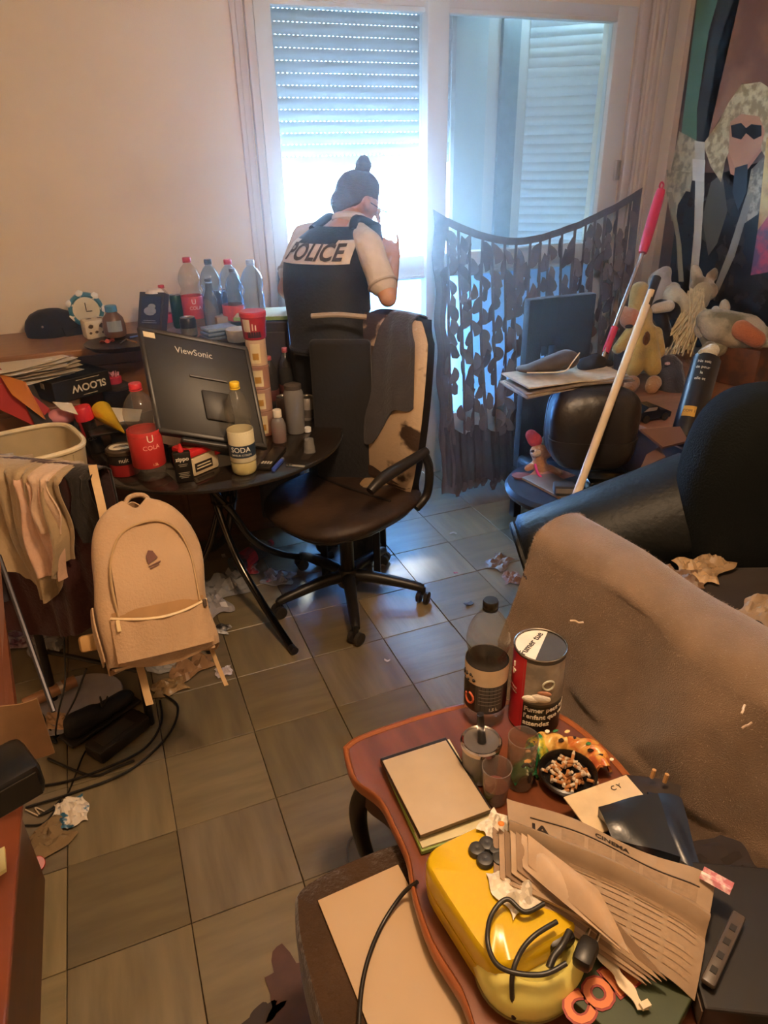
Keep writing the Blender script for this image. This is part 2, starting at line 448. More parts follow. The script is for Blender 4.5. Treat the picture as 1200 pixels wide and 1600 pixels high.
PET = clear('#f3f1ea', .05); PETB = clear('#cfe0ee', .06); PETD = clear('#8c6a50', .05)
def petprof(h, r, waist=True):
    P = [(0, .012), (.45, .004), (.80, 0), (.95, .02), (1, .05), (1, .13), (.97, .135), (.97, .46), (1, .475), (.99, .50)]
    if waist: P += [(.90, .53), (.84, .555), (.84, .575), (.93, .61), (.99, .65), (1.0, .70), (.93, .76), (.78, .82), (.58, .87), (.36, .905), (.29, .925), (.29, .935), (.33, .94), (.33, .945), (.28, .95), (.28, .965)]
    else: P += [(1.0, .60), (.97, .66), (.86, .74), (.68, .82), (.48, .88), (.34, .915), (.29, .93), (.33, .94), (.28, .95), (.28, .965)]
    return [(a*r, b*h) for a, b in P]
def bottle(label, loc, h, r, capc, labc=None, body=None, liquid=None, lev=.0, texts=(), rot=0, group=None, waist=True, lab=(.135, .46), lab2=None, tilt=None, cat='bottle', capr=.36, name='plastic_bottle', lobes=True, capname='cap'):
    t = thing(name, label, cat, loc, (tilt[0], tilt[1], rot) if tilt else rot, group)
    pr = petprof(h, r, waist)
    fn = (lambda rr, z, a: rr*(1-.10*max(0, 1-z/(.11*h))*(1+math.cos(5*a))*.5)) if lobes else None
    obj('bottle_body', G().lathe(pr, 28, fn=fn), body or PET, t, smooth=SM)
    n = G(); n.lathe([(0, h*.945), (capr*r*.93, h*.945), (capr*r, h*.95), (capr*r, h*.992), (capr*r*.9, h), (0, h)], 24, fn=lambda rr, z, a: rr*(1+.025*math.cos(24*a)))
    n.lathe([(capr*r*1.05, h*.930), (capr*r*1.05, h*.940), (capr*r*.6, h*.941)], 20)
    obj(capname, n, mat(capc, .35), t, smooth=SM)
    if liquid:
        z1 = lev*h; q = [(a*.955, b+.002) for a, b in pr if b < z1]; q = [(0, q[0][1])]+q; q.append((q[-1][0], z1)); q.append((0, z1))
        obj('liquid', G().lathe(q, 24), mat(liquid, .1, var=.03), t, smooth=SM)
    if labc:
        z0, z1 = lab[0]*h, lab[1]*h
        lr = r*.985
        gl = G().lathe([(lr, z0), (lr+.0006, z0+.001), (lr+.0006, z1-.001), (lr, z1), (lr-.0012, z1-.001), (lr-.0012, z0+.001), (lr, z0)], 32)
        lo = obj('paper_label', gl, mat(labc, .45, var=.06), t, smooth=SM)
        if lab2:
            c2, y0, y1 = lab2
            obj('label_band', G().lathe([(lr+.0009, z0+(z1-z0)*y0), (lr+.0009, z0+(z1-z0)*y1)], 32), mat(c2, .45), lo, smooth=SM)
        for tx, sz, fz, colr, da in texts:
            obj('lettering', G().text(tx, sz, fn=cylmap(lr+.0008, z0+(z1-z0)*fz, -PI/2+da)), mat(colr, .5, var=0), lo)
    return t
def facecam(p, extra=0): return math.atan2(p.y, p.x) - PI/2 + extra   # turn local -Y towards the camera
FACE = facecam

def sbp(x, y): return at(x, y, Z=SBZ)
# bottles along the wall, back row
BS = 'bottles on the sideboard'
def onsb(x, y, h, Z=SBZ):
    p = at(x, y, Z=Z+h); return Vector((p.x, p.y, Z))
p = onsb(291, 402, .295); bottle('large cola bottle with red cap and big red label, leftmost tall bottle by the wall', p, .295, .050, '#c02a34', '#cc3a3c', texts=(('U', .03, .78, '#f5e9e0', -.1), ('COLA', .02, .5, '#f0dcd0', 0)), rot=FACE(p)+.2, group=BS)
p = onsb(324, 405, .29); bottle('clear bottle with black cap between the red-capped bottles on the sideboard', p, .29, .044, '#1d2024', None, PETB, rot=.2, group=BS)
p = onsb(355, 405, .29); bottle('red-capped bottle with low torn red label, second red cap from the left on the sideboard', p, .29, .046, '#c5303a', '#c84444', PETB, lab=(.14, .36), rot=1, group=BS)
p = onsb(390, 406, .285); bottle('empty clear bottle with pale blue cap, nearest the window on the sideboard', p, .285, .048, '#9fb4c8', None, PETB, rot=1, group=BS)
p = onsb(366, 420, .26); bottle('shorter clear bottle with grey cap, just right of the second red cap', p+Vector((0, .06, 0)), .255, .036, '#5a6470', '#c04a4e', PETB, rot=1, group=BS, lab=(.14, .4))
def cyl(r, h, bev=.002, n=28, r2=None):
    r2 = r2 or r
    return G().lathe([(0, 0), (r-bev, 0), (r, bev), (r2, h-bev), (r2-bev, h), (0, h)], n)
p = onsb(325, 440, .20)
t = thing('glass_bottle', 'slim pale blue glass bottle in front of the black-capped bottle', 'bottle', p, .3, BS)
obj('bottle_body', G().lathe([(0, .0), (.034, .002), (.037, .01), (.037, .09), (.030, .13), (.016, .165), (.013, .2), (.015, .203), (.015, .212), (.010, .212)], 24), clear('#a9c4dc', .22), t, smooth=SM)
obj('screw_ring', G().lathe([(.0165, .195), (.0165, .199), (.013, .2)], 20), mat('#c9d4de', .4), t, smooth=SM)
p = sbp(262, 512)
bottle('small cola bottle with red cap standing left of the green can', p, .185, .031, '#c62c38', '#cf4048', lab=(.14, .34), rot=FACE(p), group=BS, capr=.42)
def drink_can(label, p, r, h, col, rot=0, group=None, band=None, tilt=None):
    t = thing('drink_can', label, 'can', p, (tilt[0], tilt[1], rot) if tilt else rot, group)
    c = obj('can_body', G().lathe([(0, .004), (r*.78, 0), (r*.82, .002), (r, .010), (r, h-.012), (r*.86, h-.003)], 28), mat(col, .3, .4, var=.08), t, smooth=SM)
    if band: obj('printed_band', G().lathe([(r+.0004, h*.15), (r+.0004, h*.5)], 28), mat(band, .4, .2, var=.2, scale=60), c, smooth=SM)
    l = obj('lid', G().lathe([(r*.86, h-.003), (r*.88, h), (r*.83, h), (r*.80, h-.004), (0, h-.004)], 28), mat('#b9b6b0', .3, .9), t, smooth=SM)
    obj('pull_tab', G().box((.004, 0, h-.002), (.026, .014, .0016), bev=.0006), mat('#a8a6a2', .3, 1), l)
    return t
DC = 'drink cans'
drink_can('dark green drink can beside the small cola bottle on the sideboard', sbp(281, 512), .026, .145, '#1f4d2c', .4, DC)
drink_can('dark grey-green drink can in front of the torn red label bottle', sbp(349, 498), .030, .13, '#33444a', .4, DC)
drink_can('short black tin in front of the large cola bottle on the sideboard', sbp(297, 527), .034, .085, '#2c2a26', .4, DC, band='#6d6a58')
# black cap
p = sbp(84, 521)
t = thing('baseball_cap', 'black baseball cap lying on the left end of the sideboard', 'cap', p, FACE(p)+.25)
g = G().lathe([(.105, 0), (.108, .03), (.100, .06), (.080, .085), (.045, .102), (0, .108)], 32, fn=lambda r, z, a: r*(1+.05*math.cos(2*a)+.02*math.sin(6*a)))
obj('crown', g, mat('#17130f', .85, sheen=.1, bump=.3, scale=40), t, smooth=SM)
obj('visor', G().sheet(lambda u, v: ((u-.5)*.19+.04, -.085-.085*v*math.sin(PI*min(max(u, .02), .98))**.5, .038-.05*abs(u-.5)*2*v - .03*v), 14, 6, .005), mat('#1a1612', .8), t, smooth=SM).rotation_euler = (0, 0, .7)
obj('eyelet', G().ball((-.06, -.082, .05), (.006, .004, .006), 1), mat('#8b8378', .5), t)
# alarm clock
p = at(147, 502, Z=SBZ)
t = thing('alarm_clock', 'round blue and white alarm clock against the wall above the dotted box', 'clock', Vector((p.x-.02, 3.38, SBZ)), FACE(p)); t.scale = (1.25, 1.25, 1.25)
cz = .075
g = G().lathe([(0, -.02), (.052, -.02), (.058, -.012), (.058, .014), (.050, .02), (.046, .016), (0, .016)], 32)
g.xf(Matrix.Translation((0, 0, cz)) @ Matrix.Rotation(PI/2, 4, 'X')); obj('case', g, mat('#3f7f9c', .4), t, smooth=SM)
g = G().lathe([(0, .0165), (.044, .0165)], 28); g.xf(Matrix.Translation((0, 0, cz)) @ Matrix.Rotation(PI/2, 4, 'X')); obj('dial', g, mat('#ddd8c6', .5), t)
for k in range(7):
    a = k*2*PI/7; obj('white_patch', G().ball((.056*math.cos(a), -.012, cz+.056*math.sin(a)), (.015, .010, .015), 1), mat('#e8e6de', .5), t, smooth=SM)
g = G().box((0, -.018, cz+.012), (.003, .001, .026)); g.box((.009, -.018, cz-.004), (.02, .001, .003)); obj('hands', g, mat('#222222'), t)
obj('foot', G().box((0, 0, .008), (.07, .05, .016), bev=.006), mat('#e0ddd2', .5), t)
# crystal figure, dotted mug, brown jar, tray and trifles
solo('glass_figurine', 'small clear glass figurine right of the alarm clock', 'figurine', G().lathe([(0, 0), (.035, 0), (.04, .01), (.015, .03), (.03, .05), (.036, .075), (.02, .10), (.012, .115), (.02, .13), (.012, .15), (0, .152)], 9), clear('#efe6d0', .25), onsb(172, 450, .15), smooth=None)
p = sbp(152, 527)
t = thing('dotted_box', 'white square box with dark round dots beside the black cap', 'box', p, FACE(p)+.2)
obj('body', G().box((0, 0, .04), (.10, .08, .08), bev=.012), mat('#d8cdb6', .5), t, smooth=SM)
for k, (x, z, a_) in enumerate([(-.025, .055, .012), (.02, .055, .013), (-.03, .028, .007), (-.005, .03, .008), (.022, .027, .008)]): obj('dot', G().ball((x, -.040, z), (a_, .002, a_*.8), 1), mat('#4a3a2c', .6), t)
for k in (-.02, .025): obj('dot', G().ball((k, 0, .08), (.014, .012, .002), 1), mat('#4a3a2c', .6), t)
p = sbp(183, 533)
t = thing('sauce_bottle', 'squat brown bottle with blue lid on the black tray', 'bottle', p+Vector((0, 0, .022)), 0)
obj('body', G().lathe([(0, 0), (.040, 0), (.044, .01), (.046, .04), (.04, .075), (.022, .095), (.02, .1)], 24), mat('#6a4d3c', .35), t, smooth=SM)
obj('label_panel', G().lathe([(.0465, .025), (.0465, .068)], 12, a0=-2.2, a1=-.9), mat('#8f9aa2', .5), t)
obj('lid', G().lathe([(.022, .1), (.024, .1), (.024, .122), (.02, .125), (0, .125)], 20), mat('#4b86a6', .4), t, smooth=SM)
p = sbp(196, 541)
solo('serving_tray', 'dark oval tray under the squat brown bottle', 'tray', G().lathe([(0, .004), (.10, .004), (.115, .018), (.125, .022), (.122, .016), (.105, 0), (0, 0)], 36, fn=lambda r, z, a: r*(1+.25*abs(math.cos(a)))), mat('#2a1d16', .35), p)
solo('candy_wrapper', 'crumpled pink wrapper at the foot of the dotted box', 'wrapper', G().sheet(lambda u, v: ((u-.5)*.06, (v-.5)*.04, .006+.008*math.sin(9*u)*math.cos(7*v)), 8, 6, .001), mat('#d8604f', .4), sbp(168, 536)+Vector((0, 0, .004)))
solo('yellow_bottle', 'small yellow bottle lying behind the squat brown bottle', 'bottle', G().lathe([(0, 0), (.02, 0), (.022, .01), (.022, .05), (.01, .07), (.01, .08), (0, .08)], 18), mat('#d8b84c', .4), onsb(168, 490, .07))
for k, (x, y) in enumerate([(205, 537), (190, 548), (215, 545)]):
    solo('pen', ['short blue pen lying on the black tray', 'dark pen lying at the front of the black tray', 'brown pencil stub beside the black tray'][k], 'pen', G().tube([(0, 0, .026), (.07, .02, .028)], .004, 8), mat(['#3c5a9c', '#2a2a30', '#8a5f34'][k], .4), sbp(x, y), k*.9)
# framed dark box
M, lx, ly = plane3(at(214, 515, D=3.02), at(252, 517, D=2.98), at(203, 455, D=3.02))
t = thing('picture_box', 'upright dark box printed with a pale shape on blue, on the sideboard', 'box', M=M)
obj('body', G().box((lx/2, ly/2, -.02), (lx, ly, .04), bev=.003), mat('#3c342c', .5), t)
obj('picture', G().box((lx*.52, ly*.52, .001), (lx*.78, ly*.72, .002)), mat('#242d4e', .4), t)
g = G().ball((lx*.5, ly*.50, .003), (lx*.26, ly*.12, .002), 2); g.ball((lx*.56, ly*.62, .003), (lx*.16, ly*.07, .002), 2); obj('printed_shape', g, mat('#9aa6b8', .4), t)
obj('printed_lines', G().box((lx*.5, ly*.25, .003), (lx*.5, ly*.02, .001)).box((lx*.5, ly*.20, .003), (lx*.6, ly*.02, .001)), mat('#8c94a4', .4), t)
solo('white_dish', 'small white domed dish on top of the upright dark box', 'dish', G().lathe([(0, .018), (.03, .014), (.040, 0), (.036, 0), (0, .008)], 24), mat('#e6ded0', .4), M @ Vector((lx*.5, ly+.002, -.02)))
# wallet pouch and lidded bowl
p = sbp(345, 529)
t = thing('folded_pouch', 'flat blue-grey folded pouch on the front edge of the sideboard', 'pouch', p, FACE(p)+.4)
for k in range(3): obj('fold', G().box((0, .004*k, .012+.016*k), (.15-.01*k, .09, .014), bev=.006), mat(['#55606c', '#6a7f98', '#8aa2bc'][k], .5), t, smooth=SM)
solo('lidded_bowl', 'small white-lidded bowl between the blue-grey pouch and the red tub', 'bowl', [cyl(.045, .05, r2=.05), G()][0], mat('#c4bdb0', .4), sbp(373, 532))
solo('card_box', 'flat grey carton lying on the sideboard behind the blue-grey pouch', 'box', G().box((0, 0, .03), (.16, .08, .06), bev=.003), mat('#9a9188', .6), sbp(365, 512), .1)
# board on a dark box at the sideboard's end
p = at(452, 492, D=2.98)
t = thing('cutting_board', 'thick pale green-edged board lying on the dark box at the sideboard end', 'board', p, -.35)
obj('board', G().box((-.10, .04, 0), (.26, .20, .016), bev=.003), mat('#b9ad86', .5), t); obj('green_edge', G().box((-.10, -.062, 0), (.26, .004, .014)), mat('#7f9a52', .5), t)
t = thing('storage_box', 'dark box under the pale board, at the right end of the sideboard', 'box', p+Vector((-.09, .05, -.95)), -.35)
obj('body', G().box((0, 0, .47), (.20, .17, .935), bev=.006), mat('#2f2c2c', .6), t); obj('door', G().box((0, -.088, .47), (.17, .008, .85), bev=.003), mat('#383434', .5), t)

# ================================================================== glass table
TZ = .74; TC = Vector((.33, 2.645, 0)); TR_ = .50
T = thing('round_table', 'round smoked glass table on curved chrome tubes, covered with clutter', 'table', TC)
obj('table_top', G().lathe([(0, TZ-.010), (TR_-.006, TZ-.010), (TR_, TZ-.006), (TR_, TZ-.003), (TR_-.004, TZ), (0, TZ)], 72), mat('#241d17', .12, var=.3, scale=12, spec=.6), T, smooth=SM)
obj('rim', G().lathe([(TR_+.001, TZ-.012), (TR_+.005, TZ-.010), (TR_+.005, TZ-.002), (TR_+.001, TZ-.001)], 72), mat('#3b342c', .3, .6), T, smooth=SM)
CH = mat('#5b5650', .18, 1, var=.1)
foot = at(455, 1012, Z=.015)-TC; a0 = math.atan2(foot.y, foot.x); fr_ = foot.length
for k in range(4):
    a = a0+k*PI/2; ca, sa = math.cos(a), math.sin(a)
    f_ = fr_ if k == 0 else fr_*.92
    pts = [(-.30*ca, -.30*sa, TZ-.022), (-.20*ca, -.20*sa, TZ-.05), (-.09*ca+.02*sa, -.09*sa-.02*ca, TZ-.16), (.0+.035*sa, -.035*ca, .44), (.10*ca+.02*sa, .10*sa-.02*ca, .24), (.26*ca, .26*sa, .10), (f_*ca, f_*sa, .016)]
    l = obj('leg', G().tube(pts, .0155, 12, smooth=6), CH, T, smooth=SM)
    obj('foot_cap', G().tube([(f_*ca, f_*sa, .0165), ((f_+.03)*ca, (f_+.03)*sa, .0165)], .0165, 12), mat('#15120f', .5), l, smooth=SM)
obj('waist_ring', G().tube([(.05*math.cos(q/12*2*PI), .05*math.sin(q/12*2*PI), .46) for q in range(13)], .006, 8), CH, T, smooth=SM)
TG = 'bottles on the glass table'
def ontab(x, y, h=0):
    p = at(x, y, Z=TZ+h); return Vector((p.x, p.y, TZ+.001))
# big cola bottle, soda bottle
p = ontab(238, 745)
bottle('big cola bottle with red cap and red label, nearest the table edge', p, .335, .056, '#c2303a', '#c23330', texts=(('U', .036, .82, '#efe2d0', .28), ('COLA', .022, .58, '#f0b0a0', .28), ('1,5L', .012, .1, '#f0d9a0', .35)), rot=FACE(p), group=TG, lab=(.15, .53))
p = ontab(383, 738)
t = bottle('soda bottle with yellow cap and cloudy yellow label, in front of the monitor', p, .325, .045, '#e8c02e', '#d6cda8', texts=(('SODA', .026, .42, '#f2efe4', -.15), ('SAVEUR CITRON', .0095, .25, '#e8e4d4', -.1)), rot=FACE(p), group=TG, lab=(.16, .50), lab2=('#243446', .16, .56), liquid='#c9bd84', lev=.15)
p = ontab(484, 622)
bottle('dark full cola bottle with red cap, behind the brown bottles', p, .325, .045, '#c5404a', '#b94a44', rot=FACE(p), group=TG, lab=(.17, .42), liquid='#221414', lev=.80, waist=False, body=PETD)
# tall mug
p = ontab(385, 700)
t = thing('tall_mug', 'tall white-rimmed tumbler with dark blue print behind the soda bottle', 'mug', p, FACE(p))
obj('body', G().lathe([(0, 0), (.034, 0), (.037, .004), (.044, .16), (.041, .16), (.034, .01), (0, .01)], 30), mat('#cfc6b2', .4), t, smooth=SM)
obj('print', G().lathe([(.0405, .07), (.0437, .15)], 20, a0=-1.4, a1=.3), mat('#2a3646', .4), t, smooth=SM)
obj('gold_rim', G().lathe([(.0445, .157), (.0445, .161), (.0405, .161)], 30), mat('#e8ddc4', .4), t, smooth=SM)
# red/white tobacco tub
p = at(308, 745, Z=TZ)
M, lx, ly = plane3(Vector((*at(303, 748, Z=TZ).xy, TZ+.001)), Vector((*at(364, 722, Z=TZ).xy, TZ+.001)), Vector((*at(290, 725, Z=TZ).xy, TZ+.001)))
t = thing('tobacco_tub', 'square cream tub with a bright red lid beside the lighter-fluid tin', 'tub', M=M)
w_, d_, h_ = .125, .10, .075
obj('body', G().box((w_/2, d_/2, h_/2), (w_-.008, d_-.008, h_), bev=.010), mat('#cdbb98', .5), t, smooth=SM)
obj('lid', G().box((w_/2, d_/2, h_+.010), (w_+.004, d_+.004, .024), bev=.008), mat('#cf2a2c', .35), t, smooth=SM)
obj('lid_flap', G().box((w_*.92, -.001, h_-.008), (.026, .004, .03), bev=.002), mat('#cf2a2c', .35), t)
obj('warning_panel', G().box((w_*.42, .0035, h_*.42), (w_*.6, .001, h_*.42)), mat('#2b221c', .5), t)
obj('text_lines', G().box((w_*.42, .0025, h_*.5), (w_*.45, .001, .004)).box((w_*.42, .0025, h_*.36), (w_*.5, .001, .004)), mat('#d8c9a8', .5), t)
obj('side_lines', [g_ for g_ in [G()]][0].box((w_-.0035, d_*.5, h_*.3), (.001, d_*.7, .004)).box((w_-.0035, d_*.5, h_*.45), (.001, d_*.7, .004)).box((w_-.0035, d_*.5, h_*.6), (.001, d_*.7, .004)), mat('#8a7a60', .5), t)
obj('lid_print', G().box((w_/2, d_*.5, h_+.0225), (w_*.7, d_*.5, .0008)), mat('#d98a5c', .5), t)
# lighter fluid tin
p = ontab(290, 752)
t = thing('lighter_fluid', 'flat black lighter-fluid tin with red spout', 'tin', p, FACE(p)+.05)
obj('tin_body', G().box((0, 0, .055), (.058, .024, .11), bev=.006), mat('#17130f', .35), t, smooth=SM)
obj('spout', G().lathe([(0, .105), (.009, .105), (.010, .115), (.007, .122), (.004, .136), (0, .137)], 16), mat('#c92c2c', .35), t, smooth=SM)
obj('lettering', G().text('zippo', .020, M=Matrix.Translation((0, -.0125, .085)) @ Matrix.Rotation(PI/2, 4, 'X'), bold=.0005), mat('#e0d6c0', .5), t)
g = G()
for z, w in ((.066, .03), (.060, .024), (.036, .036), (.030, .03), (.024, .036), (.018, .025)): g.box((0, -.0123, z), (w, .0006, .0022))
obj('small_print', g, mat('#8d8473', .5), t)
# round tin with text, aerosol, energy can, lighters
p = ontab(197, 738)
t = thing('round_tin', 'low round tin with oval label on its dark lid, left of the big cola bottle', 'tin', p, FACE(p))
obj('tin_body', cyl(.050, .085), mat('#8e1f1e', .4), t, smooth=SM)
obj('black_band', G().lathe([(.0505, .045), (.0505, .083)], 30), mat('#1a1513', .5), t, smooth=SM)
obj('lid', G().lathe([(.052, .078), (.054, .08), (.054, .092), (.05, .096), (0, .094)], 32), mat('#55483a', .4, .5), t, smooth=SM)
obj('oval_label', G().lathe([(0, .0975), (.03, .0975)], 28, fn=lambda r, z, a: r*(1+.35*abs(math.cos(a)))), mat('#d6cbaa', .5), t)
obj('lettering', G().text('nuit', .022, fn=cylmap(.051, .062, -PI/2)), mat('#ddd0bc', .5), t)
obj('lid_print', G().box((0, .006, .098), (.04, .003, .0006)).box((0, -.004, .098), (.05, .005, .0006)), mat('#3a3028', .5), t)
p = ontab(152, 705)
t = thing('aerosol_can', 'tall black aerosol can with bright red cap', 'aerosol', p, (0, -.12, FACE(p)))
obj('can_body', cyl(.030, .13), mat('#1c1614', .35), t, smooth=SM)
obj('red_side', G().lathe([(.0305, .07), (.0305, .129)], 10, a0=-2.8, a1=-2.2), mat('#a8232a', .35), t, smooth=SM)
obj('cap', G().lathe([(.031, .13), (.033, .131), (.033, .175), (.030, .181), (0, .182)], 28), mat('#d22026', .35), t, smooth=SM)
obj('lettering', G().text('GAS', .017, fn=cylmap(.0306, .06)), mat('#b8a898', .5), t)
drink_can('slim blue and silver energy drink can left of the aerosol can', ontab(122, 700), .027, .135, '#a0a0a4', .4, DC, band='#7a2e2a')
o = [c_ for c_ in bpy.data.objects if c_.get('label', '').startswith('slim blue')][0]
obj('blue_panel', G().lathe([(.0274, .06), (.0274, .122)], 10, a0=-2.9, a1=-1.7), mat('#22305a', .3, .3), o, smooth=SM)
# black phone/tablet slab under tin, yellow cone, little jars
p = ontab(190, 708)
solo('tablet', 'thin dark tablet lying behind the round tin', 'tablet', G().box((0, 0, .09), (.20, .10, .010), bev=.004).box((0, .0, .043), (.05, .05, .085)), mat('#2c2620', .3), p+Vector((0, .03, 0)), FACE(p)+.1)
p = ontab(178, 700)
M, lx, ly = plane3(at(158, 642, D=2.60), at(194, 676, D=2.48), at(150, 690, D=2.60))
t = thing('paper_cone', 'shiny yellow cone of rolled card right of the aerosol can', 'cone', M=M)
obj('cone', G().tube([(0, 0, 0), (lx, 0, 0)], lambda s_: .036*(1-s_)+.003, 20), mat('#dcae1c', .25, .3), t, smooth=SM)
obj('edge_fringe', G().tube([(0, 0, 0), (.012, 0, 0)], .0372, 20, cap=False), mat('#8a7420', .4), t)
p = ontab(236, 705)+Vector((-.02, .08, 0))
GJ = solo('glass_jar', 'small clear jar with white lid just left of the big cola bottle', 'jar', G().lathe([(0, 0), (.022, 0), (.024, .005), (.024, .05), (.018, .062)], 20), clear('#d8d0c0', .3), ontab(208, 700))
JL = obj('screw_lid', cyl(.021, .014), mat('#d6cdb8', .4), GJ, smooth=SM); JL.location = (0, 0, .061)
# lighters
for k, (x, y, c_, lb) in enumerate([(272, 722, '#1d1a1c', 'black lighter standing between big cola bottle and red-lidded tub'), (262, 700, '#2a2c48', 'dark blue lighter standing behind the big cola bottle')]):
    t = thing('lighter', lb, 'lighter', ontab(x, y), FACE(p)+.2*k, 'lighters on the glass table')
    obj('tank', G().box((0, 0, .03), (.024, .012, .06), bev=.004), mat(c_, .3), t, smooth=SM); obj('hood', G().box((0, 0, .068), (.02, .011, .016), bev=.002), mat('#a8a49c', .3, 1), t)
# sheets of paper in front of the monitor
def paper(label, c, col='#e2d3b8', name='paper_sheet', th=.0012, bend=.01, cat='paper', n=8, m=None, group=None):
    a, b, d, e = c   # a-b bottom edge, d-e top edge
    g = G().sheet(lambda u, v: lerp(lerp(a, b, u), lerp(d, e, u), v)-a+Vector((0, 0, bend*math.sin(PI*u)*math.sin(PI*v))), n, n, th)
    return solo(name, label, cat, g, m or mat(col, .7, var=.05, scale=8), a, 0, group)
paper('large white sheet bent against the foot of the monitor', [at(243, 690, D=2.50), at(305, 705, D=2.44), at(238, 637, D=2.56), at(338, 632, D=2.50)], bend=.02)
paper('cream sheet lying under the bent white sheet, right side', [at(285, 712, D=2.46), at(360, 690, D=2.44), at(300, 660, D=2.54), at(350, 650, D=2.50)], '#c9b594', bend=.01)
paper('white sheet sticking out behind the yellow cone', [at(160, 660, D=2.66), at(215, 668, D=2.62), at(160, 636, D=2.72), at(222, 640, D=2.68)], bend=.01)
# monitor
tl, tr, br = at(213, 507, D=2.34), at(388, 541, D=2.46), at(420, 702, D=2.44)
bl = tl+br-tr
M, lx, ly = plane3(bl, br, tl); LEAN = Matrix(((1, (tl-bl).dot((br-bl).normalized())/ly, 0, 0), (0, 1, 0, 0), (0, 0, 1, 0), (0, 0, 0, 1)))
t = thing('computer_monitor', 'black flat computer monitor turned with its back towards us, leaning on the glass table', 'monitor', M=M)
MB_ = mat('#1c1a19', .45, var=.1, scale=30)
obj('back_cover', G().box((lx/2, ly/2, -.02), (lx, ly, .035), bev=.010).xf(LEAN), MB_, t, smooth=SM)
obj('bezel', G().box((lx/2, ly-.010, -.002), (lx-.01, .016, .008), bev=.003).box((lx/2, .012, -.002), (lx-.01, .016, .008), bev=.003).box((lx-.010, ly/2, -.002), (.014, ly-.02, .008), bev=.003).box((.010, ly/2, -.002), (.014, ly-.02, .008), bev=.003).xf(LEAN), mat('#262321', .4), t, smooth=SM)
obj('mount_recess', G().box((lx*.60, ly*.34, .003), (lx*.26, ly*.28, .012), bev=.006).xf(LEAN), mat('#282523', .45), t, smooth=SM)
obj('mount_ridge', G().box((lx*.56, ly*.60, .0), (lx*.34, .008, .008), bev=.002).xf(LEAN), mat('#302c2a', .4), t)
obj('lettering', G().text('ViewSonic', .030, M=LEAN @ Matrix.Translation((lx*.47, ly*.83, -.001)), ext=.0006), mat('#c9c2b4', .5), t)
obj('sticker', G().box((lx*.09, ly*.93, -.001), (.042, .022, .001)).xf(LEAN), mat('#d8c69c', .5), t)
bs = (bl+br)/2
obj('stand_foot', G().box((lx/2, -.012, -.05), (.22, .02, .12), bev=.008), MB_, t)
# slate remote / black phone etc. at table's right
def slab(label, c1, c2, w, h, col, name='phone', cat='phone', z=0, parts=None, rough=.3):
    a, b = at(*c1, Z=TZ+z), at(*c2, Z=TZ+z); v = b-a; ang = math.atan2(v.y, v.x)
    t = thing(name, label, cat, Vector((a.x, a.y, TZ+z+.001)), ang)
    obj('body', G().box((v.length/2, 0, h/2), (v.length, w, h), bev=min(.004, h*.3)), mat(col, rough), t, smooth=SM)
    if parts: parts(t, v.length)
    return t
slab('black remote lying on the table edge right of the soda bottle', (412, 736), (438, 703), .05, .014, '#1d1b1a', 'remote_control', 'remote', parts=lambda t, L: [obj('button_row', G().box((L*.2, y_, .0148), (.02, .006, .002)), mat('#b8b2a4', .5), t) for y_ in (-.015, -.005, .005, .015)])
slab('blue lighter lying beside the black remote', (427, 738), (441, 722), .014, .014, '#3650a8', 'lighter', 'lighter', parts=lambda t, L: obj('hood', G().box((L+.006, 0, .007), (.012, .012, .012), bev=.002), mat('#b8b4ac', .3, 1), t))
slab('small silver key lying right of the black remote', (452, 728), (476, 730), .012, .004, '#8c8880', 'key', 'key', parts=lambda t, L: obj('bow', G().lathe([(.006, .0), (.012, 0), (.012, .004), (.006, .004), (.006, 0)], 16), mat('#8c8880', .3, 1), t))
p = ontab(437, 690)
t = thing('medicine_bottle', 'small amber bottle with white cap beside the soda bottle', 'bottle', p, FACE(p), TG)
obj('bottle_body', G().lathe([(0, 0), (.027, 0), (.029, .004), (.029, .07), (.022, .092), (.013, .10), (.013, .105)], 24), clear('#d9a58c', .22), t, smooth=SM)
obj('liquid', G().lathe([(0, .003), (.027, .003), (.027, .045), (0, .045)], 24), mat('#8a3a2c', .2), t, smooth=SM)
obj('cap', G().lathe([(.016, .1), (.017, .101), (.017, .126), (.015, .129), (0, .129)], 20), mat('#ddd2c0', .4), t, smooth=SM)
p = ontab(463, 675)
t = thing('shaker_cup', 'tall translucent grey shaker behind the small amber bottle', 'shaker', p)
obj('cup_body', G().lathe([(0, 0), (.034, 0), (.036, .004), (.040, .15), (.038, .165), (.028, .185)], 28), clear('#8a7e76', .25), t, smooth=SM)
obj('cup_lid', G().lathe([(.03, .178), (.034, .18), (.034, .195), (.02, .2), (0, .2)], 24), mat('#4a4440', .4), t, smooth=SM)
drink_can('open silver-topped can behind the small amber bottle', ontab(446, 655), .033, .10, '#6a5a52', .4, DC)
drink_can('pale crushed can standing right of the grey shaker', ontab(479, 655), .031, .10, '#b0aaa4', .4, DC, band='#5a5450', tilt=(.08, .05))
for k, (x, y, lb) in enumerate([(427, 640, 'brown cola bottle with pink cap, left of the two behind the monitor edge'), (452, 635, 'brown cola bottle with pink cap, right of the two behind the grey shaker')]):
    p = ontab(x, y); bottle(lb, p, .235 if k == 0 else .26, .034, '#cf6a70', '#5a302c', PETD, rot=k, group=TG, liquid='#2c1814', lev=.7, waist=False, lab=(.2, .4))
p = ontab(484, 706); solo('shot_glass', 'tiny upturned clear glass near the table edge, right of the medicine bottle', 'glass', G().lathe([(.020, 0), (.022, 0), (.017, .05), (0, .052)], 20), clear('#d8d8d8', .2), p)
solo('white_stopper', 'white round stopper standing behind the shot glass', 'cap', cyl(.014, .02), mat('#d8d4cc', .4), ontab(481, 675))
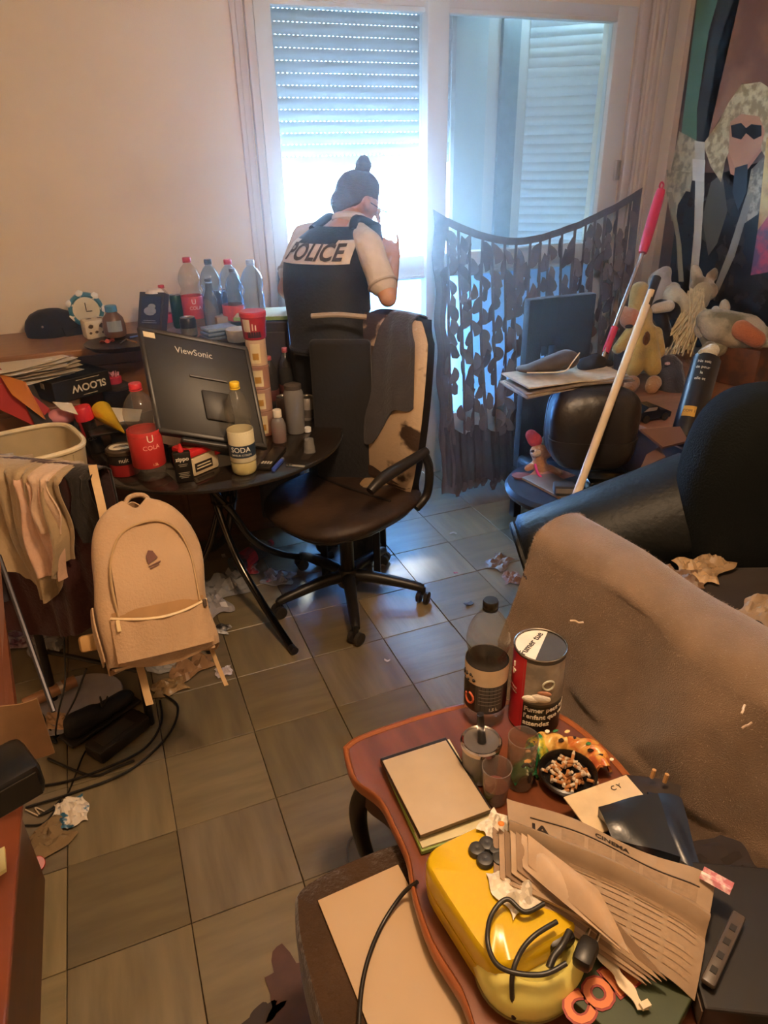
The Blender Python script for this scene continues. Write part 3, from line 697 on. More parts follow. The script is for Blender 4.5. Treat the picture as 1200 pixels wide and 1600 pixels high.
# stack of tins behind the monitor, red tub on top
stk = ontab(412, 655); stk = Vector((.52, 2.60, TZ+.001))
z = stk.z
names = [('#a5806e', .10, .041, 'brownish pink tin standing on the table under the tin stack'), ('#b08a78', .09, .040, 'plain pink tin at the bottom of the tin stack'), ('#a87f70', .09, .040, 'pink tin second from the bottom of the tin stack'), ('#c9ab8c', .10, .038, 'cream and gold tin third in the stack below the red tub')]
base = at(400, 527, D=2.62)
for k, (c_, h_, r_, lb) in enumerate(names):
    t = thing('tobacco_tin', lb, 'tin', Vector((stk.x, stk.y, z)), FACE(stk), 'stacked tobacco tins')
    obj('tin_body', cyl(r_, h_-.001), mat(c_, .4), t, smooth=SM)
    obj('paper_band', G().lathe([(r_+.0006, .012), (r_+.0006, h_-.015)], 10, a0=-2.2, a1=-1.2), mat('#e0cfa6', .5), t, smooth=SM)
    obj('gold_mark', G().lathe([(r_+.001, .025), (r_+.001, .05)], 8, a0=-2.0, a1=-1.4), mat('#b88a3c', .4), t, smooth=SM)
    z += h_
t = thing('red_tub', 'red lidded tub on top of the stacked tins', 'tub', Vector((stk.x, stk.y, z)), FACE(stk))
obj('tub_body', G().lathe([(0, 0), (.040, 0), (.042, .003), (.047, .085)], 30), mat('#a92a34', .4), t, smooth=SM)
obj('lid', G().lathe([(.048, .080), (.050, .082), (.050, .096), (.046, .1), (0, .098)], 30), mat('#c23a44', .35), t, smooth=SM)
obj('white_panel', G().lathe([(.0436, .03), (.0466, .075)], 8, a0=-2.6, a1=-1.9), mat('#d8c6b0', .5), t, smooth=SM)
obj('dark_panel', G().lathe([(.0424, .008), (.0436, .03)], 10, a0=-2.2, a1=-1.0), mat('#2c1c1c', .5), t, smooth=SM)
obj('candle_mark', G().lathe([(.0440, .035), (.0460, .06)], 3, a0=-1.75, a1=-1.65).lathe([(.0440, .035), (.0455, .055)], 3, a0=-1.5, a1=-1.4), mat('#e8c8b0', .5), t)
# low cabinet behind the table with the black box, paper pile, jar
LC = thing('low_cabinet', 'low brown cabinet half hidden under the black box and the papers', 'cabinet', (-.46, 2.98, 0))
obj('body', G().box((0, 0, .435), (.60, .22, .85), bev=.004), WOODB, LC); obj('top', G().box((0, 0, .87), (.64, .23, .02), bev=.004), mat('#7a5536', .4, var=.2, scale=5), LC)
LZ = .882
M, lx, ly = plane3(at(118, 622, D=2.80), at(172, 590, D=2.78), at(104, 585, D=2.86))
Mb = Matrix.Translation((*at(120, 624, Z=LZ).xy, LZ)) @ Matrix.Rotation(R(28), 4, 'Z')
t = thing('black_box', 'black cardboard box with upside-down white lettering under the paper pile', 'box', M=Mb)
bw, bd, bh = .24, .17, .085
obj('carton', G().box((bw*.15, bd/2, bh/2), (bw, bd, bh), bev=.003), mat('#191614', .5), t)
obj('lettering', G().text('SLOOW', .040, M=Matrix.Translation((bw*.26, -.0008, bh*.50)) @ Matrix.Rotation(PI/2, 4, 'X') @ Matrix.Rotation(PI, 4, 'Z'), bold=.001), mat('#ddd3bd', .5), t)
obj('small_print', G().box((bw*.26, -.0006, bh*.86), (.10, .0006, .003)).box((bw*.26, -.0006, bh*.13), (.06, .0006, .003)), mat('#aaa08c', .5), t)
obj('side_sticker', G().box((-bw*.351, bd*.5, bh*.7), (.001, .03, .022)), mat('#cdbf9c', .5), t)
p = at(182, 640, Z=TZ); pj = Vector((.0, 3.06, TZ+.001))
t = thing('storage_jar', 'dark lidded jar with pink spiky ball lid, behind the red aerosol cap', 'jar', pj)
obj('jar_body', cyl(.055, .13), mat('#2c2521', .35), t, smooth=SM)
obj('jar_lid', G().lathe([(.056, .125), (.059, .127), (.059, .14), (.045, .15), (0, .152)], 28), mat('#463c36', .35), t, smooth=SM)
obj('pink_ring', G().lathe([(0, .15), (.03, .15), (.032, .155), (.032, .175), (.026, .18), (0, .18)], 24), mat('#c84058', .4), t, smooth=SM)
g = G()
for i in range(26):
    a = rnd(0, 6.28); r_ = rnd(0, .026); g.tube([(r_*math.cos(a), r_*math.sin(a), .178), (r_*1.2*math.cos(a), r_*1.2*math.sin(a), .196)], .002, 4)
obj('spikes', g, mat('#e8a8b8', .5), t)
# pile of papers: every sheet counts
pc = at(70, 588, Z=LZ+.10)
ORD = ['lowest', 'second', 'third', 'fourth', 'fifth', 'sixth', 'seventh', 'eighth', 'ninth', 'tenth', 'eleventh', 'twelfth', 'thirteenth', 'fourteenth', 'fifteenth', 'sixteenth', 'seventeenth', 'eighteenth', 'nineteenth', 'twentieth', 'twenty-first', 'topmost']
for k in range(22):
    w, l = (.21, .297) if k % 4 else (.16, .23)
    a = R(22)+rnd(-.32, .32); z0 = LZ+.0865+k*.0030
    cc = Vector((-.275+rnd(-.03, .03)-.002*k, 3.02+rnd(-.02, .02), z0))
    g = G().sheet(lambda u, v: ((u-.5)*l, (v-.5)*w, .0+.02*max(0, abs(u-.5)-.25)*(1 if k > 12 else .3)), 8, 3, .0010)
    solo('paper_sheet', 'printed letter on top of the paper pile on the black box' if k == 21 else '%s sheet from the bottom of the paper pile on the black box' % ORD[k], 'paper', g, mat(['#dccdb0', '#cfc0a6', '#e6dac2', '#bfae92'][k % 4], .8, var=.06, scale=9), cc, a, 'paper pile on the black box')
# laundry basket with folders in it
bc = Vector((-.345, 2.43, .47))
t = thing('storage_basket', 'tall cream plastic basket beyond the clothes chair, boxes sticking out of it', 'basket', bc, FACE(bc)+.12)
CRM = mat('#b9a57f', .5, var=.08)
def bskt(u, v):
    a = 2*PI*u; k = 4; c_, s_ = math.cos(a), math.sin(a)
    rr = 1/((abs(c_)**k+abs(s_)**k)**(1/k)); sc = .8+.2*v
    return (.20*rr*c_*sc, .165*rr*s_*sc, .42*v)
obj('wall', G().sheet(bskt, 48, 8, .003), CRM, t, smooth=SM)
obj('rim', G().tube([bskt(q/48, 1) for q in range(49)], .009, 8), mat('#d6c49c', .45), t, smooth=SM)
obj('base', G().box((0, 0, .004), (.30, .25, .006)), CRM, t)
g = G()
for q in range(12): g.tube([Vector(bskt(q/12+.02, .05))*1.015, Vector(bskt(q/12+.02, .95))*1.015], .003, 5)
obj('ribs', g, CRM, t)
for k, (c_, lb, cc) in enumerate([('#a8302c', 'red cardboard folder sticking out of the cream basket', [(0, 640), (58, 668), (0, 575), (78, 640)]), ('#c9772e', 'orange book leaning in the cream basket, above the red folder', [(20, 618), (70, 655), (0, 585), (38, 596)])]):
    q = [at(*cc[0], D=2.56-.02*k), at(*cc[1], D=2.52-.02*k), at(*cc[2], D=2.60-.02*k), at(*cc[3], D=2.56-.02*k)]
    paper(lb, q, c_, 'folder', .012, 0, 'folder')
M, lx, ly = plane3(at(62, 668, D=2.50), at(30, 605, D=2.58), at(78, 655, D=2.54))
t = thing('battery_pack', 'black and yellow pack with a row of batteries leaning out of the basket', 'pack', M=M)
obj('card', G().box((lx/2, .02, 0), (lx, .06, .004)), mat('#2a241c', .5), t)
for q in range(6): obj('battery', G().tube([(.02+q*.022, .0, .008), (.02+q*.022, .045, .008)], .0075, 10), mat('#c08a2a', .3, .5), t, smooth=SM)
p = at(97, 650, D=2.58)
solo('pink_cushion', 'pink rounded pouch on the basket rim left of the aerosol can', 'pouch', G().ball((0, 0, 0), (.055, .045, .030), 3), mat('#d38a90', .6), p)
paper('small cream card lying on the pink pouch', [at(95, 640, D=2.50), at(122, 648, D=2.50), at(82, 628, D=2.55), at(112, 630, D=2.55)], '#ddcfb2', 'card', .002, 0, 'card')
# ================================================================== chair with clothes, backpack
BK = mat('#14110f', .45)
A_ = Vector((-.417, 2.218, 0)); B_ = Vector((-.107, 1.964, 0))
v = (B_-A_); ang = math.atan2(v.y, v.x); cw = v.length
t = thing('metal_chair', 'black metal dining chair under the clothes and the backpack', 'chair', (A_+B_)/2, ang)
h = cw/2
for sx in (-1, 1):
    obj('back_leg', G().tube([(sx*h, 0, .0), (sx*h, .02, .45), (sx*(h-.0), -.01, .93)], .014, 10, smooth=4), BK, t, smooth=SM)
    obj('front_leg', G().tube([(sx*h, .40, .0), (sx*(h-.01), .38, .44)], .014, 10), BK, t, smooth=SM)
obj('top_rail', G().box((0, -.01, .90), (cw, .022, .09), bev=.008), BK, t, smooth=SM)
obj('backrest', G().box((0, .0, .72), (cw-.02, .02, .30), bev=.008), mat('#1e1916', .6), t, smooth=SM)
obj('seat', G().box((0, .20, .452), (cw+.03, .40, .04), bev=.014), mat('#1a1512', .6), t, smooth=SM)
obj('stretcher', G().tube([(-h, .03, .2), (h, .03, .2)], .008, 8), BK, t)
CR = Matrix.Translation((A_+B_)/2) @ Matrix.Rotation(ang, 4, 'Z')
def drape(label, x0, x1, drop_f, drop_b, col, off, name='garment', cat='clothes', hem=None, fold=.012, nf=3, col2=None, z=.945, bump=.3, ph=0, pinch=0):
    """cloth folded over the chair's top rail"""
    def f(u, v):
        df = drop_f(u) if callable(drop_f) else drop_f
        Lt = df+drop_b+.06; s_ = v*Lt
        w = math.sin(u*PI*2*nf+ph)*fold + math.sin(u*PI*2*nf*2.3+ph*2)*fold*.4
        x = lerp(x0, x1, u)
        if s_ < df:
            zz = z-(df-s_); k = (df-s_)/max(df, .01); y = -.03-off-abs(w)*1.2-w*k*1.2
            x = x + (.5-u)*pinch*k + .01*math.sin(7*k+4*u)
        elif s_ < df+.06:
            a = (s_-df)/.06*PI; y = -.03-off+(1-math.cos(a))*(.03+off*.5)-abs(w)*(1-a/PI); zz = z+math.sin(a)*.016
        else:
            zz = z-(s_-df-.06); y = .03+off*.3+abs(w)
        return (x, y, zz)
    g = G().sheet(f, 44, 46, .004)
    m = mat(col, .9, bump=bump, bscale=90, sheen=.25, col2=col2, scale=8) if col2 else mat(col, .9, bump=bump, bscale=90, sheen=.25, scale=8)
    return solo(name, label, cat, g, m, M=CR, smooth=R(60))
drape('dark maroon jacket hanging over the chair back, under the beige sweater', -h-.10, h+.03, lambda u: .56+.05*math.sin(5*u), .25, '#3a1410', .004, 'jacket', 'jacket', nf=2, fold=.015)
drape('grey cloth hanging over the left end of the chair back', -h-.19, -h+.02, lambda u: .42+.05*u, .2, '#3a3640', .024, 'grey_cloth', 'cloth', nf=1.5)
drape('beige knitted sweater draped over the middle of the chair back', -h+.06, h-.04, lambda u: .30+.13*math.sin(PI*min(1, u*1.1))-.04*u, .2, '#a18a68', .034, 'sweater', 'sweater', nf=2.5, fold=.02, ph=1, pinch=.05)
drape('pale sleeve of a shirt hanging on the beige sweater', h-.14, h-.07, .16, .05, '#c4a68a', .06, 'shirt_sleeve', 'sleeve', nf=1, fold=.006, pinch=-.02)
drape('pink-white vest tucked under the pale sleeve', h-.20, h-.09, .30, .03, '#c9a388', .050, 'pale_vest', 'vest', nf=1.5, fold=.012, z=.93)
drape('black bag hanging at the right end of the chair back', h-.05, h+.035, .20, .12, '#171210', .02, 'black_bag', 'bag', nf=1, fold=.004)
# backpack
M, lx, ly = plane3(at(168, 1052, D=1.80), at(318, 1015, D=1.93), at(192, 785, D=1.88))
t = thing('backpack', 'cream canvas backpack hanging from the back of the chair', 'backpack', M=M)
CV = mat('#ab8c6a', .85, bump=.25, bscale=140, sheen=.15, var=.08, scale=5); CVd = mat('#8a6c4c', .85)
W_, H_, D_ = .295, .43, .13
def bp_half(z):   # half width at height z (0..1)
    return W_/2*(1-.04*z) if z < .55 else W_/2*.978*math.sqrt(max(0, 1-((z-.55)/.46)**2.6))
def bp(u, v):
    z = v; hw = max(bp_half(z), .012); a = 2*PI*u
    k = 3.2; c_, s_ = math.cos(a), math.sin(a); rr = 1/((abs(c_)**k+abs(s_)**k)**(1/k))
    dd = D_/2*(1-.25*z)*(1 if z < .9 else math.sqrt(max(.02, 1-((z-.9)/.11)**2)))*(1 if z > .06 else .7+.3*z/.06)
    return (W_/2+rr*c_*hw+.006*math.sin(9*z+2), H_*z+.012*math.sin(3*a), -.01+rr*s_*dd+.006*math.sin(14*z+a*2))
bpm = obj('body', G().sheet(bp, 48, 36, .003), CV, t, smooth=R(60))
obj('base_panel', G().sheet(lambda u, v: ((W_/2)+(u-.5)*W_*.9, .004, -.01+(v-.5)*D_*.6), 6, 4, .006), CV, t)
def bpf(x, z, off=0):  # point of the front face
    hw = bp_half(z); q = max(0, 1-abs((x)/max(hw, .01))**3.2)**(1/3.2)
    return Vector((W_/2+x, H_*z, -.01+D_/2*(1-.25*z)*q+off))
# front panel with zip arch
arch = [(-.105, .32), (-.108, .5), (-.10, .66), (-.07, .80), (-.02, .86), (.04, .86), (.085, .78), (.105, .64), (.108, .5), (.108, .32)]
obj('front_panel', G().sheet(lambda u, v: bpf((u-.5)*.205*(1 if v < .45 else math.sqrt(max(.05, 1-((v-.45)/.58)**2.4))), .30+.545*v, .006+.010*math.sin(PI*min(1, v*1.3))), 16, 18, .006), CV, t, smooth=R(60))
obj('zip_piping', G().tube([bpf(x, z, .012) for x, z in arch], .0035, 6, smooth=5), mat('#a98a60', .7), t, smooth=SM)
pk = obj('front_pocket', G().sheet(lambda u, v: bpf((u-.5)*.25, .05+.27*v-.05*math.sin(PI*u)*v*v, .016+.022*math.sin(PI*u)*(.4+.6*v)+.003*math.sin(22*u)), 18, 12, .005), CV, t, smooth=R(60))
obj('pocket_zip', G().tube([bpf((u-.5)*.25, .32-.05*math.sin(PI*u), .020+.022*math.sin(PI*u)) for u in [q/14 for q in range(15)]], .004, 6), mat('#d9bf94', .6), pk, smooth=SM)
obj('pocket_gusset', G().sheet(lambda u, v: bpf((u-.5)*.24, .275+.075*v, .009+.004*math.sin(PI*u)), 12, 3, .002), mat('#9a7448', .85), t)
obj('zip_pull', G().box(tuple(bpf(.115, .30, .03)), (.010, .022, .006), bev=.002), mat('#3a2c20', .4), t)
obj('zip_pull', G().box(tuple(bpf(-.112, .27, .03)), (.010, .03, .006), bev=.002), mat('#c9b080', .4), t)
lg = G().prism([(0, 0), (.030, .006), (.026, .028), (.016, .034), (.004, .022)], 0, .002)
lg.box((.015, -.006, .001), (.034, .003, .002)).box((.012, -.012, .001), (.026, .003, .002))
lg.xf(Matrix.Translation(bpf(-.012, .60, .020)) @ Matrix.Rotation(.3, 4, 'Z')); obj('logo_patch', lg, mat('#5a3228', .6), t)
obj('grab_loop', G().tube([(W_/2-.03, H_*.99, -.03), (W_/2-.01, H_*1.06, -.035), (W_/2+.03, H_*1.06, -.035), (W_/2+.05, H_*.97, -.03)], .007, 8, smooth=5), CV, t, smooth=SM)
obj('collar_flap', G().sheet(lambda u, v: (W_*(.48+.38*u), H_*(.93+.10*math.sin(PI*u)*v), -.03-.03*v), 10, 4, .006), mat('#c98f58', .85), t, smooth=R(60))
for a_, b_, wd in (((W_*.22, H_*.93), (W_*.20, H_*1.30), .022), ((W_*.30, .0), (W_*.33, -.115), .020), ((W_*.93, .06), (W_*1.06, -.12), .012)):
    v0 = Vector((*a_, -.05)); v1 = Vector((*b_, -.045))
    obj('strap', G().sheet(lambda u, v: lerp(v0, v1, v)+Vector(((u-.5)*wd, 0, .004*math.sin(6*v))), 3, 8, .003), mat('#b8986c', .8), t, smooth=SM)
obj('side_pocket', G().sheet(lambda u, v: Vector(bp(.44+.09*u, .05+.33*v))+Vector((-.010, 0, .004)), 8, 8, .004), CV, t, smooth=R(60))
obj('hip_strap', G().box((-.02, .085, -.05), (.06, .045, .03), bev=.01), mat('#a8824e', .8), t, smooth=SM)
# ---- desk at the left edge
DM = mat('#4a2412', .35, var=.25, scale=5, stretch=(8, 1, 8))
q0, q1 = at(42, 1232, Z=.30), at(14, 1500, Z=.30)
t = thing('side_cabinet', 'dark reddish wooden cabinet at the left edge of the picture', 'cabinet', (-.70, 1.05, 0))
obj('body', G().box((.0, .0, .15), (.55, .84, .29), bev=.006), DM, t)
obj('cabinet_top', G().box((.0, 0, .302), (.58, .88, .018), bev=.004), mat('#7c4026', .35, var=.2, scale=4), t)
t = thing('leaning_board', 'brown board with a dark metal edge leaning at the left edge of the picture', 'board', (0, 0, 0))
pa, pb, pc_, pd = at(-40, 1235, D=1.62), at(40, 1225, D=1.62), at(-20, 850, D=1.85), at(-2, 880, D=1.85)
obj('panel', G().sheet(lambda u, v: lerp(lerp(pa, pb, u), lerp(pc_, pd, u), v), 4, 4, .016), mat('#5c2f16', .4, var=.2, scale=5), t)
obj('edge_strip', G().tube([at(84, 1112, D=1.84), at(-2, 868, D=1.96)], .007, 8), mat('#3c3a40', .4, .5), t)
p = at(28, 1195, Z=.42)
t = thing('electronic_device', 'rounded black electronic device on the dark cabinet at the left edge', 'device', at(10, 1215, D=1.38), .4)
obj('case', G().box((0, 0, 0), (.11, .12, .085), bev=.020), mat('#0d0b0a', .3), t, smooth=SM)
obj('status_light', G().ball((.047, -.047, .01), (.0015, .0015, .0015), 1), mat('#dfe8ff', .3, emit=2), t)
obj('front_panel', G().box((0, -.060, 0), (.085, .004, .06), bev=.002), mat('#1c1a18', .2), t)
solo('brown_bag', 'pale brown curved paper bag behind the black device', 'bag', G().sheet(lambda u, v: ((u-.5)*.14, .03*math.sin(PI*u), .16*v+.01*math.sin(6*u)), 12, 8, .003), mat('#7d5d3c', .7), at(20, 1160, D=1.48)+Vector((0, 0, -.08)), .4)
paper('little cream booklet lying on the red cabinet top, bottom left', [at(-12, 1375, Z=.315), at(10, 1360, Z=.315), at(-12, 1335, Z=.315), at(8, 1325, Z=.315)], '#d8c88a', 'booklet', .012, 0, 'booklet')
# ---- floor clutter
def onf(x, y, z=0): return at(x, y, Z=z)
F0 = .004
def crumple(label, p, sx, sy, hgt, col, name='crumpled_paper', cat='paper', seed=1, rough=.5, n=14, col2=None, group=None, m=None, parent=None):
    rs = random.Random(seed); ph = [rs.uniform(0, 6) for _ in range(6)]
    def f(u, v):
        e = min(1, 4*min(u, 1-u, v, 1-v)+.15)
        z = abs(math.sin(7*u+ph[0])*math.cos(6*v+ph[1])*.55+math.sin(13*u+11*v+ph[2])*.3+rs.uniform(-.12, .12))*hgt*e
        return ((u-.5)*sx*(1+.12*math.sin(9*v+ph[3])), (v-.5)*sy*(1+.15*math.sin(8*u+ph[4])), z+.003)
    return solo(name, label, cat, G().sheet(f, n, n, .0012), m or mat(col, rough, col2=col2, scale=25), Vector((p.x, p.y, p.z+F0)), rs.uniform(0, 6), group, smooth=R(25))
crumple('torn blue and white packet crumpled on the tiles, left foreground', onf(112, 1272), .11, .09, .045, '#d9cdbb', 'crumpled_packet', 'packet', 3, col2='#2d6a86', m=mat('#d9cdbb', .5, col2='#2c5f7c', scale=14, thr=(.55, .58)))
crumple('dirty ball of cotton with a red stain beside the left cabinet', onf(62, 1325), .11, .16, .05, '#7d6748', 'cotton_wad', 'cotton', 4, .95)
solo('red_stopper', 'red plastic cap on the dirty cotton by the left cabinet', 'cap', cyl(.02, .018), mat('#a3211b', .4), onf(60, 1357)+Vector((0, 0, F0+.01)), (.5, .3, 0))
t = thing('cable_duct_plate', 'grey-white plastic plate on the floor behind the black shoe', 'plate', onf(115, 1105)+Vector((0, 0, F0)), .3)
obj('plate', G().lathe([(0, .004), (.12, .006), (.155, .018), (.158, .016), (.12, 0), (0, 0)], 36, fn=lambda r, z, a: r*(1+.10*math.cos(2*a))), mat('#98908e', .5), t, smooth=SM)
t = thing('rolled_tube', 'tan wooden rolling pin lying behind the chair leg at the left', 'rolling pin', onf(78, 1082, .05), .35)
obj('roller', G().tube([(-.09, 0, 0), (.09, 0, 0)], .022, 16), mat('#9a6c48', .5), t, smooth=SM)
obj('silver_band', G().tube([(.03, 0, 0), (.045, 0, 0)], .0225, 16), mat('#c8b8a4', .3, .7), t, smooth=SM)
# black shoe and power brick
p = onf(160, 1130)
g = G().sheet(lambda u, v: ((u-.5)*.27, (v-.5)*.10*(.75+.35*math.sin(PI*u)), .035+.05*math.sin(PI*v)*(1-.5*u)), 20, 10, .03)
t = thing('black_shoe', 'black shoe lying on the floor beneath the backpack', 'shoe', Vector((p.x, p.y, F0+.01)), .55)
obj('upper', blob([((-.09, 0, .035), (.04, .035, .035), (.09, 0, .028), (.045, .038, .026)), ((-.09, 0, .06), .035, (-.02, 0, .045), .035)], .007), mat('#0e0b0a', .7), t, smooth=R(60))
obj('sole', G().box((0, 0, .006), (.27, .085, .012), bev=.005), mat('#191512', .6), t)
obj('lace', G().tube([(.0, -.03, .075), (.03, .03, .066), (.01, -.02, .07), (.05, .02, .058)], .003, 6, smooth=4), mat('#2a2522', .8), t)
p = onf(188, 1160)
t = thing('power_brick', 'dark grey power brick lying in the cables on the floor', 'power adapter', Vector((p.x, p.y, F0)), .62)
obj('case', G().box((0, 0, .028), (.20, .085, .05), bev=.010), mat('#1c1814', .45), t, smooth=SM)
obj('socket', G().box((.10, 0, .028), (.01, .05, .03), bev=.003), mat('#0f0d0c', .5), t)
obj('rating_label', G().box((-.01, 0, .0535), (.12, .05, .0008)), mat('#2d2a26', .5), t)
def cable(label, pts, r=.004, col='#0f0c0a', group='cables on the floor by the chair', name='cable'):
    P = [q if isinstance(q, Vector) else onf(q[0], q[1], r+F0+(q[2] if len(q) > 2 else 0)) for q in pts]
    o = P[0].copy()
    return solo(name, label, 'cable', G().tube([q-o for q in P], r, 8, smooth=8), mat(col, .4), o, 0, group)
cable('black cable looping in front of the power brick to the right', [(40, 1262), (110, 1240), (200, 1205), (262, 1150), (278, 1105), (255, 1085)])
cable('second black cable running beside the first, closer to the brick', [(42, 1230), (100, 1222), (165, 1200), (225, 1170), (252, 1130), (250, 1095)])
cable('black cable looping from the shoe past the crumpled packet', [(75, 1185), (120, 1205), (150, 1212), (180, 1200), (210, 1188)])
cable('thin black cable curling round the torn packet', [(38, 1290), (70, 1285), (95, 1250), (82, 1262), (60, 1275), (100, 1250), (130, 1180), (140, 1170)], .003)
cable('thin black cable hanging down left of the backpack', [at(98, 975, D=2.25), at(102, 1060, D=2.15), at(92, 1110, D=2.15), onf(88, 1150, .01), onf(110, 1128, .01)], .003)
cable('black cable slanting down from the backpack to the shoe', [at(135, 1045, D=2.0), at(118, 1090, D=2.05), onf(103, 1120, .02), onf(92, 1145, .01)], .003)
cable('black cable arching over the grey-white plate', [(20, 1115, .02), (45, 1100, .03), (68, 1120, .02), (72, 1150), (88, 1160), (78, 1140)], .004)
cable('white earphone wire near the left cabinet', [(40, 1265), (62, 1275), (55, 1262), (70, 1268)], .0022, '#b8a890')
# litter under the table
LG = 'litter under the glass table'
lit = [(300, 775, .26, .14, .05, '#5f9a5c', 'green crisp packet on the floor behind the table', '#b8c8a8'), (345, 920, .26, .20, .07, '#8c93a8', 'crumpled clear plastic bag under the table', None),
 (330, 945, .20, .13, .05, '#a9a4a6', 'white crumpled paper below the plastic bag', None), (435, 905, .14, .12, .04, '#9a96a0', 'grey crumpled film by the table leg', None),
 (385, 890, .12, .10, .05, '#c23a48', 'red-labelled crushed bottle wrapper under the table', '#b9bccb'), (428, 908, .07, .05, .02, '#c8405a', 'small red torn label by the table leg', '#d9c8c8'),
 (320, 835, .09, .06, .02, '#c64a5c', 'pink and white torn packet left of the table leg', '#d8cfc8'), (300, 830, .08, .07, .02, '#d0c8bc', 'white scrap near the pink packet', None),
 (455, 745, .13, .10, .03, '#c9c4be', 'white printed packet behind the table edge', '#7a7a80'), (380, 775, .12, .09, .04, '#a8a8b0', 'crumpled clear wrapper behind the table legs', None),
 (300, 1045, .16, .10, .06, '#8a6a4c', 'brown crumpled paper bag right of the backpack strap', None), (350, 1052, .06, .05, .03, '#c0b8c0', 'small silver wrapper right of the brown bag', None),
 (265, 1075, .12, .09, .03, '#8e7450', 'dusty brown rag under the backpack', None), (255, 1040, .16, .10, .04, '#8a92a4', 'crumpled clear film under the backpack', None),
 (30, 1000, .2, .14, .04, '#b0a8ac', 'white printed bag on the floor left of the chair leg', '#6a3a50'), (330, 985, .15, .06, .025, '#2a282c', 'black and white wrapper under the table', '#d0d0d4'),
 (70, 1010, .16, .12, .05, '#9aa0b0', 'crumpled plastic film behind the chair leg', None), (230, 985, .2, .2, .05, '#2c2623', 'dark crumpled cloth behind the backpack', None),
 (90, 1130, .13, .07, .03, '#b8926a', 'tan scrap of paper on the grey-white plate', None), (590, 880, .09, .07, .02, '#8d8478', 'dusty fluff beside the chair caster', None),
 (780, 880, .14, .10, .03, '#6b5848', 'dusty fluff and crumbs below the armchair arm', None), (800, 905, .10, .08, .03, '#7b5f52', 'ball of dust beside the blanket edge', None)]
for k, (x, y, sx, sy, hg, c_, lb, c2) in enumerate(lit):
    m_ = clear('#dfe4f0', .35) if ('clear' in lb or 'film' in lb) else None
    crumple(lb, onf(x, y), sx, sy, hg, c_, 'litter', 'litter', 20+k, .35, 12, c2, LG, m_)
SPL = ['under the back of the table', 'left of the pink packet', 'right of the pink packet, near the table leg', 'below the pink packet', 'left of the curved table tube', 'between the two curved table tubes', 'right of the straight table tube', 'next to the backpack top', 'behind the curved table tube', 'under the round tin', 'just above the backpack', 'beside the green crisp packet', 'in the blue light right of the office chair', 'in the middle of the blue-lit tiles', 'right of the right-hand chair caster', 'below the nearest chair caster', 'behind the office chair seat', 'beside the crushed bottle', 'by the left chair caster', 'right of the backpack bottom', 'right of the backpack shoulder', 'left of the plastic bag']
for k, (x, y) in enumerate([(340, 770), (318, 800), (355, 812), (325, 822), (345, 838), (362, 850), (395, 850), (300, 860), (410, 800), (288, 800), (270, 815), (335, 790), (708, 834), (712, 896), (732, 944), (605, 1033), (480, 725), (376, 880), (450, 930), (315, 1000), (280, 845), (350, 870)]):
    a = rnd(0, 3); w = rnd(.02, .05)
    g = G().sheet(lambda u, v: ((u-.5)*w, (v-.5)*w*.5, .004*math.sin(5*u+k)+.004), 4, 3, .001)
    solo('scrap', '%s scrap on the tiles %s' % (['pale', 'white', 'brownish', 'red', 'dark'][k % 5], SPL[k]), 'litter', g, mat(['#c8bfb4', '#d8d0c8', '#a89888', '#b84a50', '#3a3430'][k % 5], .6), onf(x, y, F0), a, 'small scraps on the tiles')
t = thing('plastic_bottle', 'crushed clear bottle with red label lying under the table', 'bottle', onf(365, 885, .05), (0, PI/2, .6))
obj('bottle_body', G().lathe(petprof(.26, .042), 20, fn=lambda r, z, a: r*(1+.12*math.cos(3*a+20*z))), PETB, t, smooth=R(60)); obj('paper_label', G().lathe([(.042, .05), (.042, .12)], 20), mat('#c03048', .5), t); obj('cap', G().lathe([(.016, .246), (.016, .262), (0, .262)], 14), mat('#c03048', .4), t)
# ================================================================== office chair
cast = [at(437, 963, Z=0), at(557, 1005, Z=0), at(661, 941, Z=0), at(600, 880, Z=0), at(472, 888, Z=0)]
OC = sum(cast, Vector())/5
nrm = Vector((-.90, -.43, 0)).normalized(); oa = math.atan2(nrm.y, nrm.x)
t = thing('office_chair', 'worn swivel office chair with peeling cream leather back on a five-star base', 'office chair', OC, oa)
IR = Matrix.Rotation(-oa, 3, 'Z')
PL = mat('#191614', .4); PLg = mat('#2a2725', .35)
for c_ in cast:
    q = IR @ (c_-OC); L_ = q.length; dirn = q.normalized()
    g = G()
    pts = [dirn*.03+Vector((0, 0, .115)), dirn*.12+Vector((0, 0, .112)), dirn*(L_-.05)+Vector((0, 0, .085)), dirn*L_+Vector((0, 0, .072))]
    g.tube(pts, lambda s_: .030-.013*s_, 10, smooth=4); g.tube([dirn*L_+Vector((0, 0, .08)), dirn*L_+Vector((0, 0, .045))], .011, 8)
    arm = obj('base_arm', g, PL, t, smooth=SM)
    w = Vector((-dirn.y, dirn.x, 0)); a_ = rnd(0, 3); w = Vector((math.cos(a_), math.sin(a_), 0)); g = G()
    for sgn in (-1, 1):
        cc = dirn*L_+Vector((0, 0, .028))+w*.017*sgn; g.tube([cc-w*.010, cc-w*.008, cc+w*.008, cc+w*.010], lambda s_: .027 if .2 < s_ < .8 else .022, 18)
    obj('caster', g, PLg, arm, smooth=SM)
obj('hub', G().lathe([(0, .07), (.045, .07), (.05, .08), (.048, .13), (.036, .15), (.036, .15)], 24), PL, t, smooth=SM)
obj('gas_lift', G().lathe([(.030, .14), (.030, .34), (.024, .34), (.024, .44)], 20), PL, t, smooth=SM)
obj('tilt_mechanism', G().box((-.03, 0, .425), (.24, .16, .05), bev=.012), PL, t, smooth=SM)
